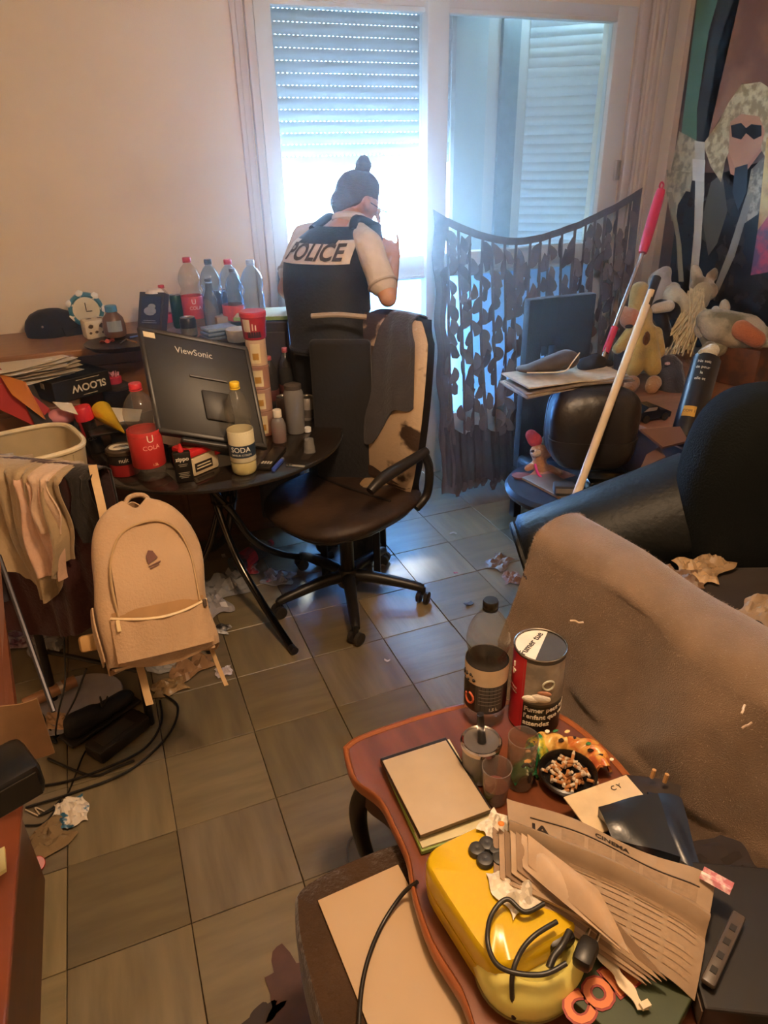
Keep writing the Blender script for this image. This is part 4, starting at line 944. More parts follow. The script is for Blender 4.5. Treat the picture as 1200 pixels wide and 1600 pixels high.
def seatf(z0, zt, wx, wy, dome=.02):
    prof = []
    def f(u, v):
        a = 2*PI*u; k = 3.0; c_, s_ = math.cos(a), math.sin(a); rr = 1/((abs(c_)**k+abs(s_)**k)**(1/k))
        if v < .4: sc = .90+.10*math.sin(v/.4*PI/2); z = z0+(zt-z0)*(v/.4)*.75
        elif v < .55: sc = 1-.05*((v-.4)/.15); z = z0+(zt-z0)*(.75+.25*(v-.4)/.15)
        else: q = (v-.55)/.45; sc = .95*(1-q)+.001; z = zt+dome*math.sin(q*PI/2)-.015*q*q
        x = rr*c_*sc*wx; y = rr*s_*sc*wy*(1-.10*(c_ > .3)*(c_-.3))
        z -= .035*max(0, x/wx-.55)**1.5*2
        return (x+.01, y, z)
    return f
SEATM = mat('#2c1d13', .6, col2='#4a3422', thr=(.45, .7), scale=5, bump=.3, bscale=40)
CREAM = mat('#b9a183', .6, col2='#a58c6e', scale=6, bump=.25, bscale=60)
obj('seat_pan', G().sheet(seatf(.425, .455, .265, .25, .0), 40, 14, .004), PL, t, smooth=SM)
st = obj('seat', G().sheet(seatf(.447, .505, .295, .275), 48, 22, .006), SEATM, t, smooth=R(60))
def patch(fn, seed, n=30, rad=.8, col=None):
    rs = random.Random(seed); ph = [rs.uniform(0, 6) for _ in range(4)]
    vs = [fn(0, 0)]; fs = []
    for k in range(n):
        a = 2*PI*k/n; r_ = 1+.18*math.sin(3*a+ph[0])+.12*math.sin(7*a+ph[1])+.06*math.sin(13*a+ph[2])
        vs.append(fn(r_*math.cos(a), r_*math.sin(a)))
        vs.append(fn(.5*r_*math.cos(a), .5*r_*math.sin(a)))
    for k in range(n):
        k2 = (k+1) % n; fs.append((1+2*k, 1+2*k2, 2+2*k2, 2+2*k)); fs.append((2+2*k, 2+2*k2, 0))
    return G().add(vs, fs)
obj('cream_patch', patch(lambda a, b: Vector((-.13+.085*a, .04+.075*b, .5215-.02*(a*a+b*b)*.3)), 5), mat('#8f7350', .6, bump=.3, bscale=50), st, smooth=R(60))
obj('seam', G().tube([(-.035, -.21, .516), (-.02, -.1, .522), (-.03, .1, .522), (-.05, .21, .516)], .006, 6, smooth=4), mat('#1b120c', .6), st, smooth=SM)
# backrest: cushion and shell
def backc(v): return Vector((-.20-.115*v+.05*math.sin(PI*v)-.02*v, 0, .50+.655*v))
def bkw(v): return .165+.085*math.sin(PI*min(1, .12+v*.85))**.8 - (.03*max(0, v-.9)/.1)
def bf(u, v, off=0, k=1):
    c_ = backc(v); w = bkw(v)*k; y = (u-.5)*2*w
    e = max(0, 1-abs((u-.5)*2)**4); tv = min(1, min(v, 1-v)/.06+.15)
    return Vector((c_.x+(.035*e**.5)*tv**.5+off - .05*0+ .045*abs((u-.5)*2)**2*.5, y, c_.z))
PEEL = mat('#b39a7d', .55, col2='#3a281c', thr=(.56, .60), scale=4.2, bump=.25, bscale=60, stretch=(1, 1.0, 1.3))
bk = obj('backrest', G().sheet(lambda u, v: bf(u, v), 26, 36, .012), PEEL, t, smooth=R(60))
obj('back_shell', G().sheet(lambda u, v: bf(u, v)*1+Vector((-.052+.03*abs((u-.5)*2)**6, 0, 0)), 20, 30, .05), mat('#14110f', .5), t, smooth=R(60))
obj('seam', G().tube([bf(q/10, .60-.05*q/10, .008) for q in range(1, 10)], .004, 6), mat('#2a1c13', .7), bk)
obj('worn_patch', patch(lambda a, b: bf(.27+.17*a, .80+.07*b, .0095), 8), mat('#41301f', .7, bump=.4, bscale=40), bk)
obj('worn_patch', patch(lambda a, b: bf(.5+.40*a, .06+.05*b, .0095), 11), mat('#3a281c', .7, bump=.4, bscale=40), bk)
obj('back_bar', G().box((-.19, 0, .47), (.14, .09, .03), bev=.01).box((-.27, 0, .56), (.03, .09, .2), bev=.01), PL, t, smooth=SM)
for sgn, p1, p2 in ((1, None, None), (-1, None, None)):
    y = .275*sgn
    # local +y is which side? built both, near one shaped like the photograph's
    g = G().tube([(.13, y, .645), (.06, y, .672), (-.05, y, .685), (-.19, y, .70)], lambda s_: .017+.006*math.sin(PI*s_), 10, smooth=5)
    g.tube([(-.17, y, .70), (-.215, y*.98, .62), (-.22, y*.93, .50), (-.16, y*.9, .455)], .018, 10, smooth=5)
    obj('armrest', g, mat('#211d1b', .4), t, smooth=SM)
OCM = Matrix.Translation(OC) @ Matrix.Rotation(oa, 4, 'Z')
def tow(u, v):
    # hangs over the top of the backrest, far half; pointed lower end
    Lf = .30+.16*math.sin(PI*min(1, u*1.0))**1.5 if u < .8 else .30+.16*math.sin(PI*.8)**1.5
    Lf = lerp(.48, .26, u)+.03*math.sin(8*u); s_ = v*(Lf+.12); q = 1-s_/.71
    uu = lerp(.32, .97, u)-.10*(1-v)*0
    if s_ < Lf:
        vv = 1-(Lf-s_)/.655; b = bf(lerp(.42, .90, u)+.05*(1-v), vv, .018+.006*math.sin(12*u+3*v)); return b
    b = bf(lerp(.42, .90, u), 1, .018); k = (s_-Lf)/.12
    return b+Vector((-.09*min(1, k*2), 0, .018*math.sin(min(1, k*2)*PI)-max(0, k-.5)*.14))
solo('grey_towel', 'dark grey towel folded over the top of the peeling chair back', 'towel', G().sheet(tow, 24, 34, .006), mat('#3d3a3d', .95, bump=.4, bscale=90, sheen=.3), M=OCM, smooth=R(60))

# ================================================================== woman in police vest
PB = at(520, 540, D=2.86); PB = Vector((PB.x, PB.y, 0))
OF = thing('person', 'woman in dark POLICE vest, hair in a bun, bending towards the window, one hand raised', 'person', PB)
F_ = Vector((.74, .67, 0)).normalized(); Rg = Vector((F_.y, -F_.x, 0)); UP = Vector((0, 0, 1))
pel = Vector((PB.x, PB.y, .99)); mid = at(510, 450, D=2.86); che = at(517, 400, D=2.88); nek = at(546, 345, D=2.93); hd = at(562, 318, D=2.97)
sR = at(576, 384, D=2.76); sL = at(476, 372, D=3.02); eR = at(606, 466, D=2.74); wR = at(616, 410, D=2.88); eL = at(446, 452, D=3.0); wL = at(480, 492, D=3.15)
faced = (Vector((.98, .06, -.42))).normalized(); hr = faced.cross(UP).normalized(); hu = hr.cross(faced)
def H_(f, s, u): return hd+(faced*f+hr*s+hu*u)*1.10
hip = Rg*.09
fL, fR = Vector((PB.x, PB.y, .09))-Rg*.11+F_*.05, Vector((PB.x, PB.y, .09))+Rg*.11-F_*.02
kL, kR = Vector((PB.x, PB.y, .5))-Rg*.10+F_*.03, Vector((PB.x, PB.y, .5))+Rg*.10+F_*.02
caps = [(pel-hip*.4, .10, pel+hip*.4, .10), (pel, .105, mid, .10), (mid, .10, che, .11), (che-Rg*.08, .07, che+Rg*.08, .07), (che, .09, nek, .052),
        (nek-Vector((0, 0, .02)), .048, hd-hu*.04-faced*.02, .045),
        (H_(-.02, 0, .02), (.082, .082, .088), H_(.012, 0, .01), (.070, .070, .082)), (H_(.02, 0, -.03), .055, H_(.045, 0, -.075), .034),
        (H_(.085, 0, -.010), .012, H_(.102, 0, -.030), .011), (H_(.078, 0, -.055), .014, H_(.085, 0, -.060), .010), (H_(.07, 0, -.088), .018, H_(.06, 0, -.09), .02),
        (H_(.0, .076, .0), (.014, .016, .026), H_(-.005, .082, -.005), .010), (H_(.0, -.076, .0), .016, H_(-.005, -.082, -.005), .010),
        (nek-Vector((0, 0, .03)), .05, sR, .050), (nek-Vector((0, 0, .03)), .05, sL, .050),
        (sR, .046, eR, .036), (eR, .036, wR, .023), (sL, .046, eL, .036), (eL, .036, wL, .023),
        (pel-hip, .09, kL, .055), (kL, .052, fL, .036), (pel+hip, .09, kR, .055), (kR, .052, fR, .036)]
# right hand raised: palm, thumb touching the index finger, others up
pu = (at(609, 366, D=2.93)-wR).normalized(); ps = (_r-pu*_r.dot(pu)).normalized(); pn = pu.cross(ps)
def HP(u, s, n=0): return wR+pu*u+ps*s+pn*n
caps += [(wR, .022, HP(.03, 0), .024), (HP(.03, -.014), .017, HP(.075, -.020), .014), (HP(.03, .014), .017, HP(.075, .020), .013), (HP(.03, 0), .018, HP(.078, 0), .014)]
fing = [[(.075, .024), (.105, .030), (.130, .031), (.148, .030)], [(.078, .008), (.108, .004), (.125, -.012, .02), (.120, -.026, .03)], [(.078, -.008), (.112, -.014), (.130, -.022, .01), (.146, -.027, .014)], [(.074, -.022), (.100, -.034), (.122, -.040), (.138, -.042)], [(.03, -.026), (.058, -.044, .016), (.085, -.046, .024), (.103, -.038, .03)]]
for f_ in fing:
    q = [HP(*a) for a in f_]
    for i in range(3): caps.append((q[i], .0088-.001*i, q[i+1], .0078-.001*i))
# left hand low in front
lf = (wL-eL).normalized(); ls = lf.cross(UP).normalized()
caps += [(wL, .022, wL+lf*.08, .026)]
for k in range(4): b0 = wL+lf*.08+ls*(.012*(k-1.5)*1.4); caps += [(b0, .0085, b0+lf*.045, .008), (b0+lf*.045, .008, b0+lf*.06-UP*.025, .007)]
caps += [(wL+lf*.03-ls*.02, .010, wL+lf*.06-ls*.045, .008)]
SKIN = mat('#c08f74', .5, var=.05, scale=10)
obj('body', blob(caps, .0062, 2), SKIN, OF, world=True, smooth=R(80))
HAIR = mat('#4a3626', .6, var=.35, scale=60, stretch=(1, 1, 6), bump=.5)
hc = [(H_(-.035, 0, .030), (.087, .087, .090), H_(-.005, 0, .040), (.078, .078, .082)), (H_(-.065, 0, -.02), .060, H_(-.055, 0, -.055), .040), (H_(.02, 0, .07), .045, H_(.0, 0, .075), .05)]
hair = obj('hair', blob(hc, .008, 2), HAIR, OF, world=True, smooth=R(80))
bn = at(567, 259, D=2.95)
obj('hair_bun', blob([(bn, .034, bn+UP*.018+_r*.005, .026), (bn-UP*.028, .032, lerp(bn, hd, .55), .03), (bn+_r*.02, .02, bn-_r*.018-UP*.02, .022)], .007, 2), HAIR, OF, world=True, smooth=R(80))
for s_ in (-1, 1): obj('eye', G().ball(H_(.073, .030*s_, .0), .012, 2), mat('#d8d0c8', .2), OF, world=True, smooth=SM)
obj('mouth', G().tube([H_(.084, -.02, -.058), H_(.094, 0, -.057), H_(.084, .02, -.058)], .004, 6), mat('#8f4a44', .5), OF, world=True)
g = G()
for s_ in (-1, 1):
    g.tube([H_(.098, s_*.008, .008), H_(.096, s_*.052, .008), H_(.092, s_*.052, -.022), H_(.096, s_*.010, -.022), H_(.098, s_*.008, .008)], .0022, 6); g.tube([H_(.094, s_*.052, .004), H_(.0, s_*.082, .010)], .002, 6)
g.tube([H_(.098, -.008, .004), H_(.100, 0, .006), H_(.098, .008, .004)], .002, 6)
obj('eyeglasses', g, mat('#1a1614', .3), OF, world=True, smooth=SM)
SHIRT = mat('#cfc2b6', .85, bump=.3, bscale=60, sheen=.1)
sh = [(pel+UP*.05, .118, mid, .118), (mid, .108, che, .104), (che-Rg*.09, .075, che+Rg*.09, .075), (che, .085, nek-UP*.02, .058), (nek-UP*.035, .056, sR, .060), (nek-UP*.035, .056, sL, .060),
      (sR, .060, lerp(sR, eR, .62), .056), (sL, .060, lerp(sL, eL, .62), .056), (lerp(sR, eR, .58), .057, lerp(sR, eR, .70), .060), (lerp(sL, eL, .58), .058, lerp(sL, eL, .68), .060)]
so_ = obj('shirt', blob(sh, .008, 2), SHIRT, OF, world=True, smooth=R(80))
obj('collar', G().tube([nek+Vector((.056*math.cos(a), .056*math.sin(a), .004-.018*math.sin(a+.6))) for a in [q/16*2*PI for q in range(17)]], .021, 8), SHIRT, OF, world=True, smooth=SM)
for e_, s_ in ((eR, sR), (eL, sL)):
    c_ = lerp(s_, e_, .74 if e_ is eR else .70); ax = (e_-s_).normalized(); o1 = ax.orthogonal().normalized(); o2 = ax.cross(o1)
    obj('sleeve_cuff', G().tube([c_+(o1*math.cos(a)+o2*math.sin(a))*.058 for a in [q/20*2*PI for q in range(21)]], .006, 6), mat('#b9ab9e', .85), so_, world=True, smooth=SM)
# vest: a padded shell round the torso
sp = [pel+UP*.02, lerp(pel, mid, .5)+UP*.02, mid, lerp(mid, che, .5), che, lerp(che, nek, .45), lerp(che, nek, .88)]
spw = [(.160, .142), (.160, .144), (.166, .150), (.176, .160), (.176, .176), (.164, .182), (.122, .136)]
def vest(a, v, off=0):
    q = v*(len(sp)-1); i = min(int(q), len(sp)-2); t_ = q-i; c_ = lerp(sp[i], sp[i+1], t_); w, d = [lerp(spw[i][k], spw[i+1][k], t_) for k in (0, 1)]
    k = 2.6; ca, sa = math.cos(a), math.sin(a); rr = 1/((abs(ca)**k+abs(sa)**k)**(1/k))
    return c_ + Rg*(rr*ca*(w+off)) - F_*(rr*sa*(d+off))
VM = mat('#1b2029', .75, bump=.3, bscale=80, sheen=.1)
vo = obj('vest', G().sheet(lambda u, v: vest(2*PI*u, v), 56, 36, .012), VM, OF, world=True, smooth=R(60))
for s_ in (-1, 1):
    obj('shoulder_strap', G().tube([vest(PI/2-.75*s_, .97), lerp(nek, sR if s_ > 0 else sL, .42)+UP*.045, vest(-PI/2+.75*s_, .95)], .018, 10, smooth=6), VM, vo, world=True, smooth=SM)
# back label: angle PI/2 faces backwards, away from F_
obj('back_patch', G().sheet(lambda u, v: vest(PI/2+1.05-1.95*u, .64+.24*v, .009), 30, 6, .003), mat('#cdbfb0', .7), vo, world=True, smooth=R(60))
def vtext(p): return vest(PI/2-.03 - p.x/.165, .758+p.y/.47, .018)
obj('lettering', G().text('POLICE', .112, fn=vtext, bold=.003, sx=.60), mat('#5f5650', .7), vo, world=True)
obj('vest_hem', G().tube([vest(2*PI*q/40, .02, .004) for q in range(41)], .009, 8), VM, vo, world=True, smooth=SM)
NV = mat('#161a22', .8, bump=.2, bscale=60)
tr = [(pel-hip*.4+UP*.02, .118, pel+hip*.4+UP*.02, .118), (pel-hip, .105, kL, .075), (kL, .072, fL+UP*.02, .066), (pel+hip, .105, kR, .075), (kR, .072, fR+UP*.02, .066)]
obj('trousers', blob(tr, .010, 2), NV, OF, world=True, smooth=R(80))
obj('belt', G().tube([pel+UP*.035+Rg*(.128*math.cos(a)*1.08)+F_*(.122*math.sin(a)*1.02) for a in [q/36*2*PI for q in range(37)]], .018, 8), mat('#0f1013', .5), OF, world=True, smooth=SM)
for f_ in (fL, fR):
    b0 = Vector((f_.x, f_.y, 0)); obj('boot', blob([(b0+UP*.045-F_*.05, .042, b0+UP*.035+F_*.13, .034), (b0+UP*.05-F_*.03, .045, b0+UP*.14-F_*.02, .050), (b0+UP*.018-F_*.06, .017, b0+UP*.018+F_*.15, .017)], .009, 2), mat('#0c0c0e', .4), OF, world=True, smooth=R(80))

# black upholstered chair beyond the table
cb = at(528, 503, D=2.62)
t = thing('dining_chair', 'black high-backed chair with pale piping beyond the glass table', 'chair', (cb.x, cb.y, 0), YAW*-1-.1)
BKF = mat('#17171b', .85, bump=.3, bscale=70, sheen=.15)
obj('backrest', G().box((0, .02, .72), (.24, .05, cb.z-.42), bev=.018, seg=3), BKF, t, smooth=SM)
obj('piping', G().tube([(-.10, .0, cb.z+.022), (.0, -.006, cb.z+.028), (.11, .0, cb.z+.018)], .010, 8, smooth=4), mat('#9b8c7c', .6), t, smooth=SM)
obj('seat', G().box((0, .18, .43), (.30, .30, .08), bev=.02, seg=3), BKF, t, smooth=SM)
for x in (-.12, .12):
    for y in (.03, .31): obj('leg', G().box((x, y, .2), (.03, .03, .40), bev=.003), mat('#120f0d', .5), t)

# ================================================================== leaf curtain
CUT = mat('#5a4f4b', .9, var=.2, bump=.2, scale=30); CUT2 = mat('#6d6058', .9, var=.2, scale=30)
c0, c1 = at(678, 328, Y=3.37), at(1003, 294, Y=3.37)
cmid = at(820, 371, Y=3.37)
def ctop(u):
    l = lerp(c0, c1, u); sag = (lerp(c0, c1, .42).z-cmid.z); s_ = sag*(1-(abs(u-.42)/(.42 if u < .42 else .58))**1.7)
    return Vector((l.x, 3.37, l.z-s_))
def cur(u, v):
    a = ctop(u); zb = .045; x = lerp(a.x, 1.575+(a.x-c0.x)*.93, v)
    fold = .014*math.sin(u*34+2*v)+.008*math.sin(u*71)
    return Vector((x, lerp(3.37, 3.07, v**1.2)+fold*(.3+v), lerp(a.z, zb, v)))
CT = thing('leaf_curtain', 'dark brown curtain of ribbons with leaf-shaped flaps hung across the right window', 'curtain', (0, 0, 0))
obj('hem_band', G().sheet(lambda u, v: cur(u, v*.028), 60, 2, .004), CUT, CT)
obj('side_hem', G().sheet(lambda u, v: cur(u*.055-.005, v)+Vector((.008*math.sin(30*v), 0, 0)), 5, 50, .003), CUT, CT)
obj('side_hem', G().sheet(lambda u, v: cur(.965+u*.04, v)+Vector((0, .0, 0)), 4, 50, .003), CUT, CT)
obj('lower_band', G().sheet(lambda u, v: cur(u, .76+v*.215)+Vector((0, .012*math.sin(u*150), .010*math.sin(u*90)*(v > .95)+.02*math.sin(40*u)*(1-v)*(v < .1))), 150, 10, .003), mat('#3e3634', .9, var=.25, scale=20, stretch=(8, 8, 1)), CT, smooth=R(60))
NR = 18
ribs = []
for k in range(1, NR):
    u0 = k/NR+rnd(-.006, .006); w = .0062
    dd = rnd(0, 6)
    uu = (lambda v, u0=u0, dd=dd: u0+.005*math.sin(7*v+dd))
    ribs.append(uu)
    obj('ribbon', G().sheet(lambda u, v: cur(uu(v*.80+.01)+(u-.5)*2*w, v*.80+.01), 2, 30, .002), CUT, CT)
fm = []
rs = random.Random(4)
for k in range(6):
    g = G(); n = 9; pts = []
    if k % 3 == 0: pts = [(.030*math.sin(PI*q/n)*1.0, .032*math.cos(PI*q/n)) for q in range(n+1)]
    elif k % 3 == 1: pts = [(0, .034), (.012, .026), (.024, .010), (.031, -.006), (.027, -.020), (.014, -.028), (0, -.030)]
    else: pts = [(0, .028), (.010, .026), (.022, .012), (.028, -.022), (.018, -.030), (0, -.022)]
    me = bpy.data.meshes.new('flap'); q = G().prism(pts, -.001, .001)
    for v in q.v: v.x, v.y, v.z = v.x, v.z+.25*v.x*(k-2)*.3, v.y
    me.from_pydata(q.v, [], q.f); me.materials.append(CUT if k % 2 else CUT2); fm.append(me)
cnt = 0
for k, uu in enumerate(ribs):
    v = .05+rnd(0, .04)
    while v < .76 and cnt < 298:
        s_ = 1 if rs.random() < .62 else -1
        p = cur(uu(v)+s_*.004, v); o = bpy.data.objects.new('flap', rs.choice(fm)); COL.objects.link(o); o.parent = CT
        o.location = p+Vector((0, -.005, 0)); sc = rs.uniform(1.3, 1.75); o.scale = (s_*sc, sc, sc)
        o.rotation_euler = (rs.uniform(-.2, .2), rs.uniform(-.35, .35), s_*rs.uniform(-.9, .25)); cnt += 1
        v += rs.uniform(.038, .052)*(.95+.0*k)
for k in range(26):
    u0 = (k+.5)/26; p = cur(u0, .975); h_ = rnd(.035, .075)
    obj('fringe_flap', G().sheet(lambda u, v: p+Vector(((u-.5)*.034*(.55+.9*math.sin(PI*min(1, v*1.1+.02))), .004*math.sin(k+3*v), .02-h_*v)), 4, 6, .002), CUT, CT, smooth=R(60))
# ================================================================== poster on the right wall
PX = WX-.012
def wq(x, y, off=0): p = at(x, y, X=PX); p.x -= off; return p
t = thing('poster', 'large glossy wall poster of a blond person in sunglasses and a black leather jacket', 'poster', (0, 0, 0))
PO = wq(1096, -40)
def poly(name, pts, col, off, rough=.35, parent=None, col2=None, scale=6, thr=None):
    q = [wq(*p, off) for p in pts]; n = len(q); g = G()
    a = [v+Vector((.0002, 0, 0)) for v in q]
    bm = bmesh.new(); vs = [bm.verts.new(v) for v in q]; f = bm.faces.new(vs); r_ = bmesh.ops.triangulate(bm, faces=[f]); g.bmadd(bm)
    return obj(name, g, mat(col, rough, col2=col2, scale=scale, thr=thr, var=.15), parent or t)
a, b, c_, d = wq(1096, -60), wq(1330, -60), wq(1330, 560), wq(1022, 470)
obj('sheet', G().sheet(lambda u, v: lerp(lerp(a, b, u), lerp(d, c_, u), v), 12, 20, .002), mat('#4a3325', .35, col2='#6b4a35', scale=4), t)
poly('green_edge', [(1097, -60), (1140, -60), (1118, 40), (1100, 170), (1085, 260), (1062, 235)], '#5c8a74', .003)
poly('dark_edge', [(1140, -60), (1170, -60), (1125, 60), (1100, 210), (1088, 300), (1090, 170), (1108, 50)], '#2c2b24', .004)
poly('brown_rock', [(1170, -60), (1330, -60), (1330, 140), (1230, 150), (1160, 130), (1110, 210), (1100, 200), (1118, 80)], '#7c4c36', .003, col2='#9a6a50', scale=5)
poly('fur_trim', [(1062, 205), (1090, 220), (1085, 300), (1100, 360), (1050, 345), (1042, 300)], '#8a8468', .004, col2='#c8c0a0', scale=22)
hr_ = [(1100, 225), (1125, 190), (1140, 160), (1160, 132), (1190, 128), (1215, 145), (1228, 200), (1230, 300), (1200, 250), (1180, 215), (1150, 215), (1135, 250), (1128, 285), (1112, 260)]
poly('jacket', [(1040, 480), (1060, 320), (1090, 270), (1130, 270), (1160, 300), (1200, 250), (1240, 260), (1330, 400), (1330, 560), (1060, 540)], '#171514', .0045, .25, col2='#39342e', scale=12, thr=(.5, .68))
poly('shirt_lapel', [(1112, 285), (1130, 270), (1138, 330), (1122, 380), (1108, 400), (1098, 340)], '#57503f', .006)
poly('lapel', [(1175, 265), (1200, 240), (1205, 300), (1185, 335), (1160, 352), (1168, 310)], '#b5ac94', .006, col2='#6c6452', scale=30)
poly('face', [(1142, 175), (1165, 155), (1192, 165), (1200, 200), (1192, 235), (1172, 262), (1158, 278), (1143, 272), (1136, 235), (1138, 200)], '#b87a56', .006)
poly('hair', hr_, '#d6c69c', .0065, col2='#9d8556', scale=25)
poly('face_front', [(1143, 190), (1160, 178), (1188, 182), (1197, 205), (1190, 232), (1170, 256), (1150, 262), (1140, 236)], '#c58a66', .0075)
poly('sunglasses', [(1144, 196), (1160, 192), (1168, 200), (1176, 194), (1192, 196), (1192, 212), (1180, 218), (1168, 208), (1160, 218), (1146, 214)], '#14161a', .009, .15)
poly('neck_print', [(1150, 262), (1170, 256), (1168, 300), (1155, 330), (1146, 300)], '#15171c', .007)  # dark patch printed at the neck
poly('white_strap', [(1087, 220), (1103, 222), (1102, 300), (1097, 380), (1090, 450), (1078, 450), (1086, 360), (1088, 290)], '#d9d4c4', .0075)
poly('strap_buckle', [(1084, 248), (1104, 250), (1102, 284), (1084, 282)], '#e9e4d8', .009)
poly('collar_patch', [(1043, 265), (1084, 270), (1080, 300), (1044, 292)], '#c4bb9a', .0075, col2='#8a8266', scale=26)
poly('yellow_guitar', [(1200, 215), (1250, 200), (1240, 320), (1180, 420), (1188, 340)], '#d8b86a', .0095, col2='#b88a4a', scale=10)
poly('purple_shape', [(1186, 360), (1230, 300), (1230, 420), (1175, 430)], '#5a3c58', .0105, col2='#b83c50', scale=14)
poly('pale_seam', [(1168, 305), (1180, 300), (1150, 400), (1118, 470), (1112, 464), (1140, 392)], '#8a8474', .0085)
poly('pale_seam', [(1045, 300), (1052, 300), (1066, 380), (1070, 440), (1062, 440), (1058, 372)], '#a39a7a', .0075)

# ================================================================== low cabinet with soft toys
KZ = .62
t = thing('toy_cabinet', 'low brown cabinet in the right corner holding the soft toys', 'cabinet', (2.66, 2.42, 0))
obj('body', G().box((0, 0, .30), (.92, 1.02, .60), bev=.006), mat('#3c2417', .5, var=.2, scale=5), t)
obj('cabinet_top', G().box((-.02, -.02, KZ-.012), (.98, 1.08, .024), bev=.004), mat('#8a5c40', .45, var=.2, scale=5, stretch=(1, 8, 1)), t)
def onk(x, y, z=0): p = at(x, y, Z=KZ+z); return Vector((p.x, p.y, KZ+z+.001))
def plush(name, label, caps, m, eyes=None, snout=None, extra=None, vox=.009, cat='soft toy', group='soft toys on the low cabinet', origin=None):
    o = origin or Vector(caps[0][0]); t = thing(name, label, cat, o, 0, group)
    obj('body', blob([(a_, r_*1.12, b_, q_*1.12) for a_, r_, b_, q_ in caps], vox, 2), m, t, world=True, smooth=R(80))
    if eyes:
        for e in eyes: obj('eye', G().ball(e, .007, 1), mat('#15110e', .2), t, world=True)
    if snout: obj('nose', G().ball(snout, .009, 1), mat('#1c1512', .3), t, world=True)
    return t
def V(x, y, z): return Vector((x, y, z))
YEL = mat('#b89a52', .95, sheen=.5, bump=.5, bscale=120, var=.15)
fur = lambda c, c2=None: mat(c, .95, sheen=.5, bump=.6, bscale=130, col2=c2, scale=9, var=.15)
# yellow toy standing with orange boots
p = onk(1006, 612)
hh = lambda x, y, d=0: at(x, y, D=(p-CO).dot(_w)+d)
t = plush('plush_toy', 'yellow soft toy with brown chest patch and tan feet, standing behind the broom stick', [(hh(990, 575), .042, hh(1000, 520), .050), (hh(1020, 575), .04, hh(1010, 520), .05), (hh(1000, 520), .055, hh(1004, 490), .045), (hh(985, 520), .03, hh(965, 545), .026), (hh(1025, 520), .03, hh(1032, 550), .024), (hh(995, 480), .04, hh(1000, 455), .045)], YEL)
for q in (988, 1022): obj('foot', blob([(hh(q, 598), .040, hh(q-4, 606, -.03), .034)], .009), fur('#a8784a'), t, world=True, smooth=R(80))
obj('chest_patch', G().ball(hh(1010, 530, -.05), (.022, .012, .04), 2), fur('#6b4426'), t, world=True)
t = plush('plush_toy', 'orange and white soft toy peeping out left of the black paw toy', [(hh(985, 498), .050, hh(990, 500), .048), (hh(978, 490), .03, hh(975, 486), .025)], fur('#c07a50', '#d8c4a8'))
obj('black_mask', G().ball(hh(983, 510, -.05), (.024, .012, .01), 2), mat('#1c1613', .8), t, world=True)
t = plush('plush_toy', 'pale grey pointed soft toy below the poster, behind the black broom tip', [(hh(1030, 440, .2), .055, hh(1040, 425, .22), .03), (hh(1025, 470, .2), .05, hh(1035, 450, .2), .05)], fur('#a89c8c'))
t = plush('plush_toy', 'black and white soft toy with drooping black paw, right of the broom stick', [(hh(1030, 490, .1), .035, hh(1045, 530, .08), .022), (hh(1020, 520, .08), .030, hh(1040, 535, .08), .03), (hh(1032, 482, .12), .045, hh(1050, 486, .12), .045)], mat('#1a1513', .9, sheen=.2))
obj('white_cuff', blob([(hh(1025, 482, .04), .028, hh(1045, 478, .04), .032)], .009), fur('#d8cdb8'), t, world=True, smooth=R(80))
# cream straw-haired toy
hc_ = [(hh(1078, 500, .2), .05, hh(1068, 540, .18), .055), (hh(1090, 470, .2), .055, hh(1098, 455, .2), .045)]
t = plush('plush_toy', 'cream soft toy with long straw-coloured hair in the middle of the pile', hc_, fur('#c6b488'))
g = G(); rs = random.Random(9)
for k in range(70):
    a0_ = hh(1088+rs.uniform(-14, 14), 462+rs.uniform(-12, 12), .12+rs.uniform(-.03, .02)); a1_ = hh(1052+rs.uniform(-14, 30), 545+rs.uniform(-25, 14), .10+rs.uniform(-.04, .02))
    m_ = lerp(a0_, a1_, .5)+V(rs.uniform(-.02, .02), rs.uniform(-.03, .0), rs.uniform(-.01, .03)); g.tube([a0_, m_, a1_], .0045, 5, smooth=3)
obj('hair', g, mat('#d6c69c', .8, var=.2, scale=40), t, world=True, kind='stuff')
t = plush('plush_toy', 'white crumpled-faced soft toy at the top of the pile, against the poster', [(hh(1095, 450, .25), .055, hh(1105, 455, .25), .05), (hh(1088, 430, .25), .03, hh(1086, 420, .25), .022), (hh(1112, 432, .25), .028, hh(1118, 424, .25), .02)], fur('#d8cab0', '#8f7c5c'), eyes=[hh(1090, 452, .17), hh(1108, 456, .17)], snout=hh(1098, 464, .165))
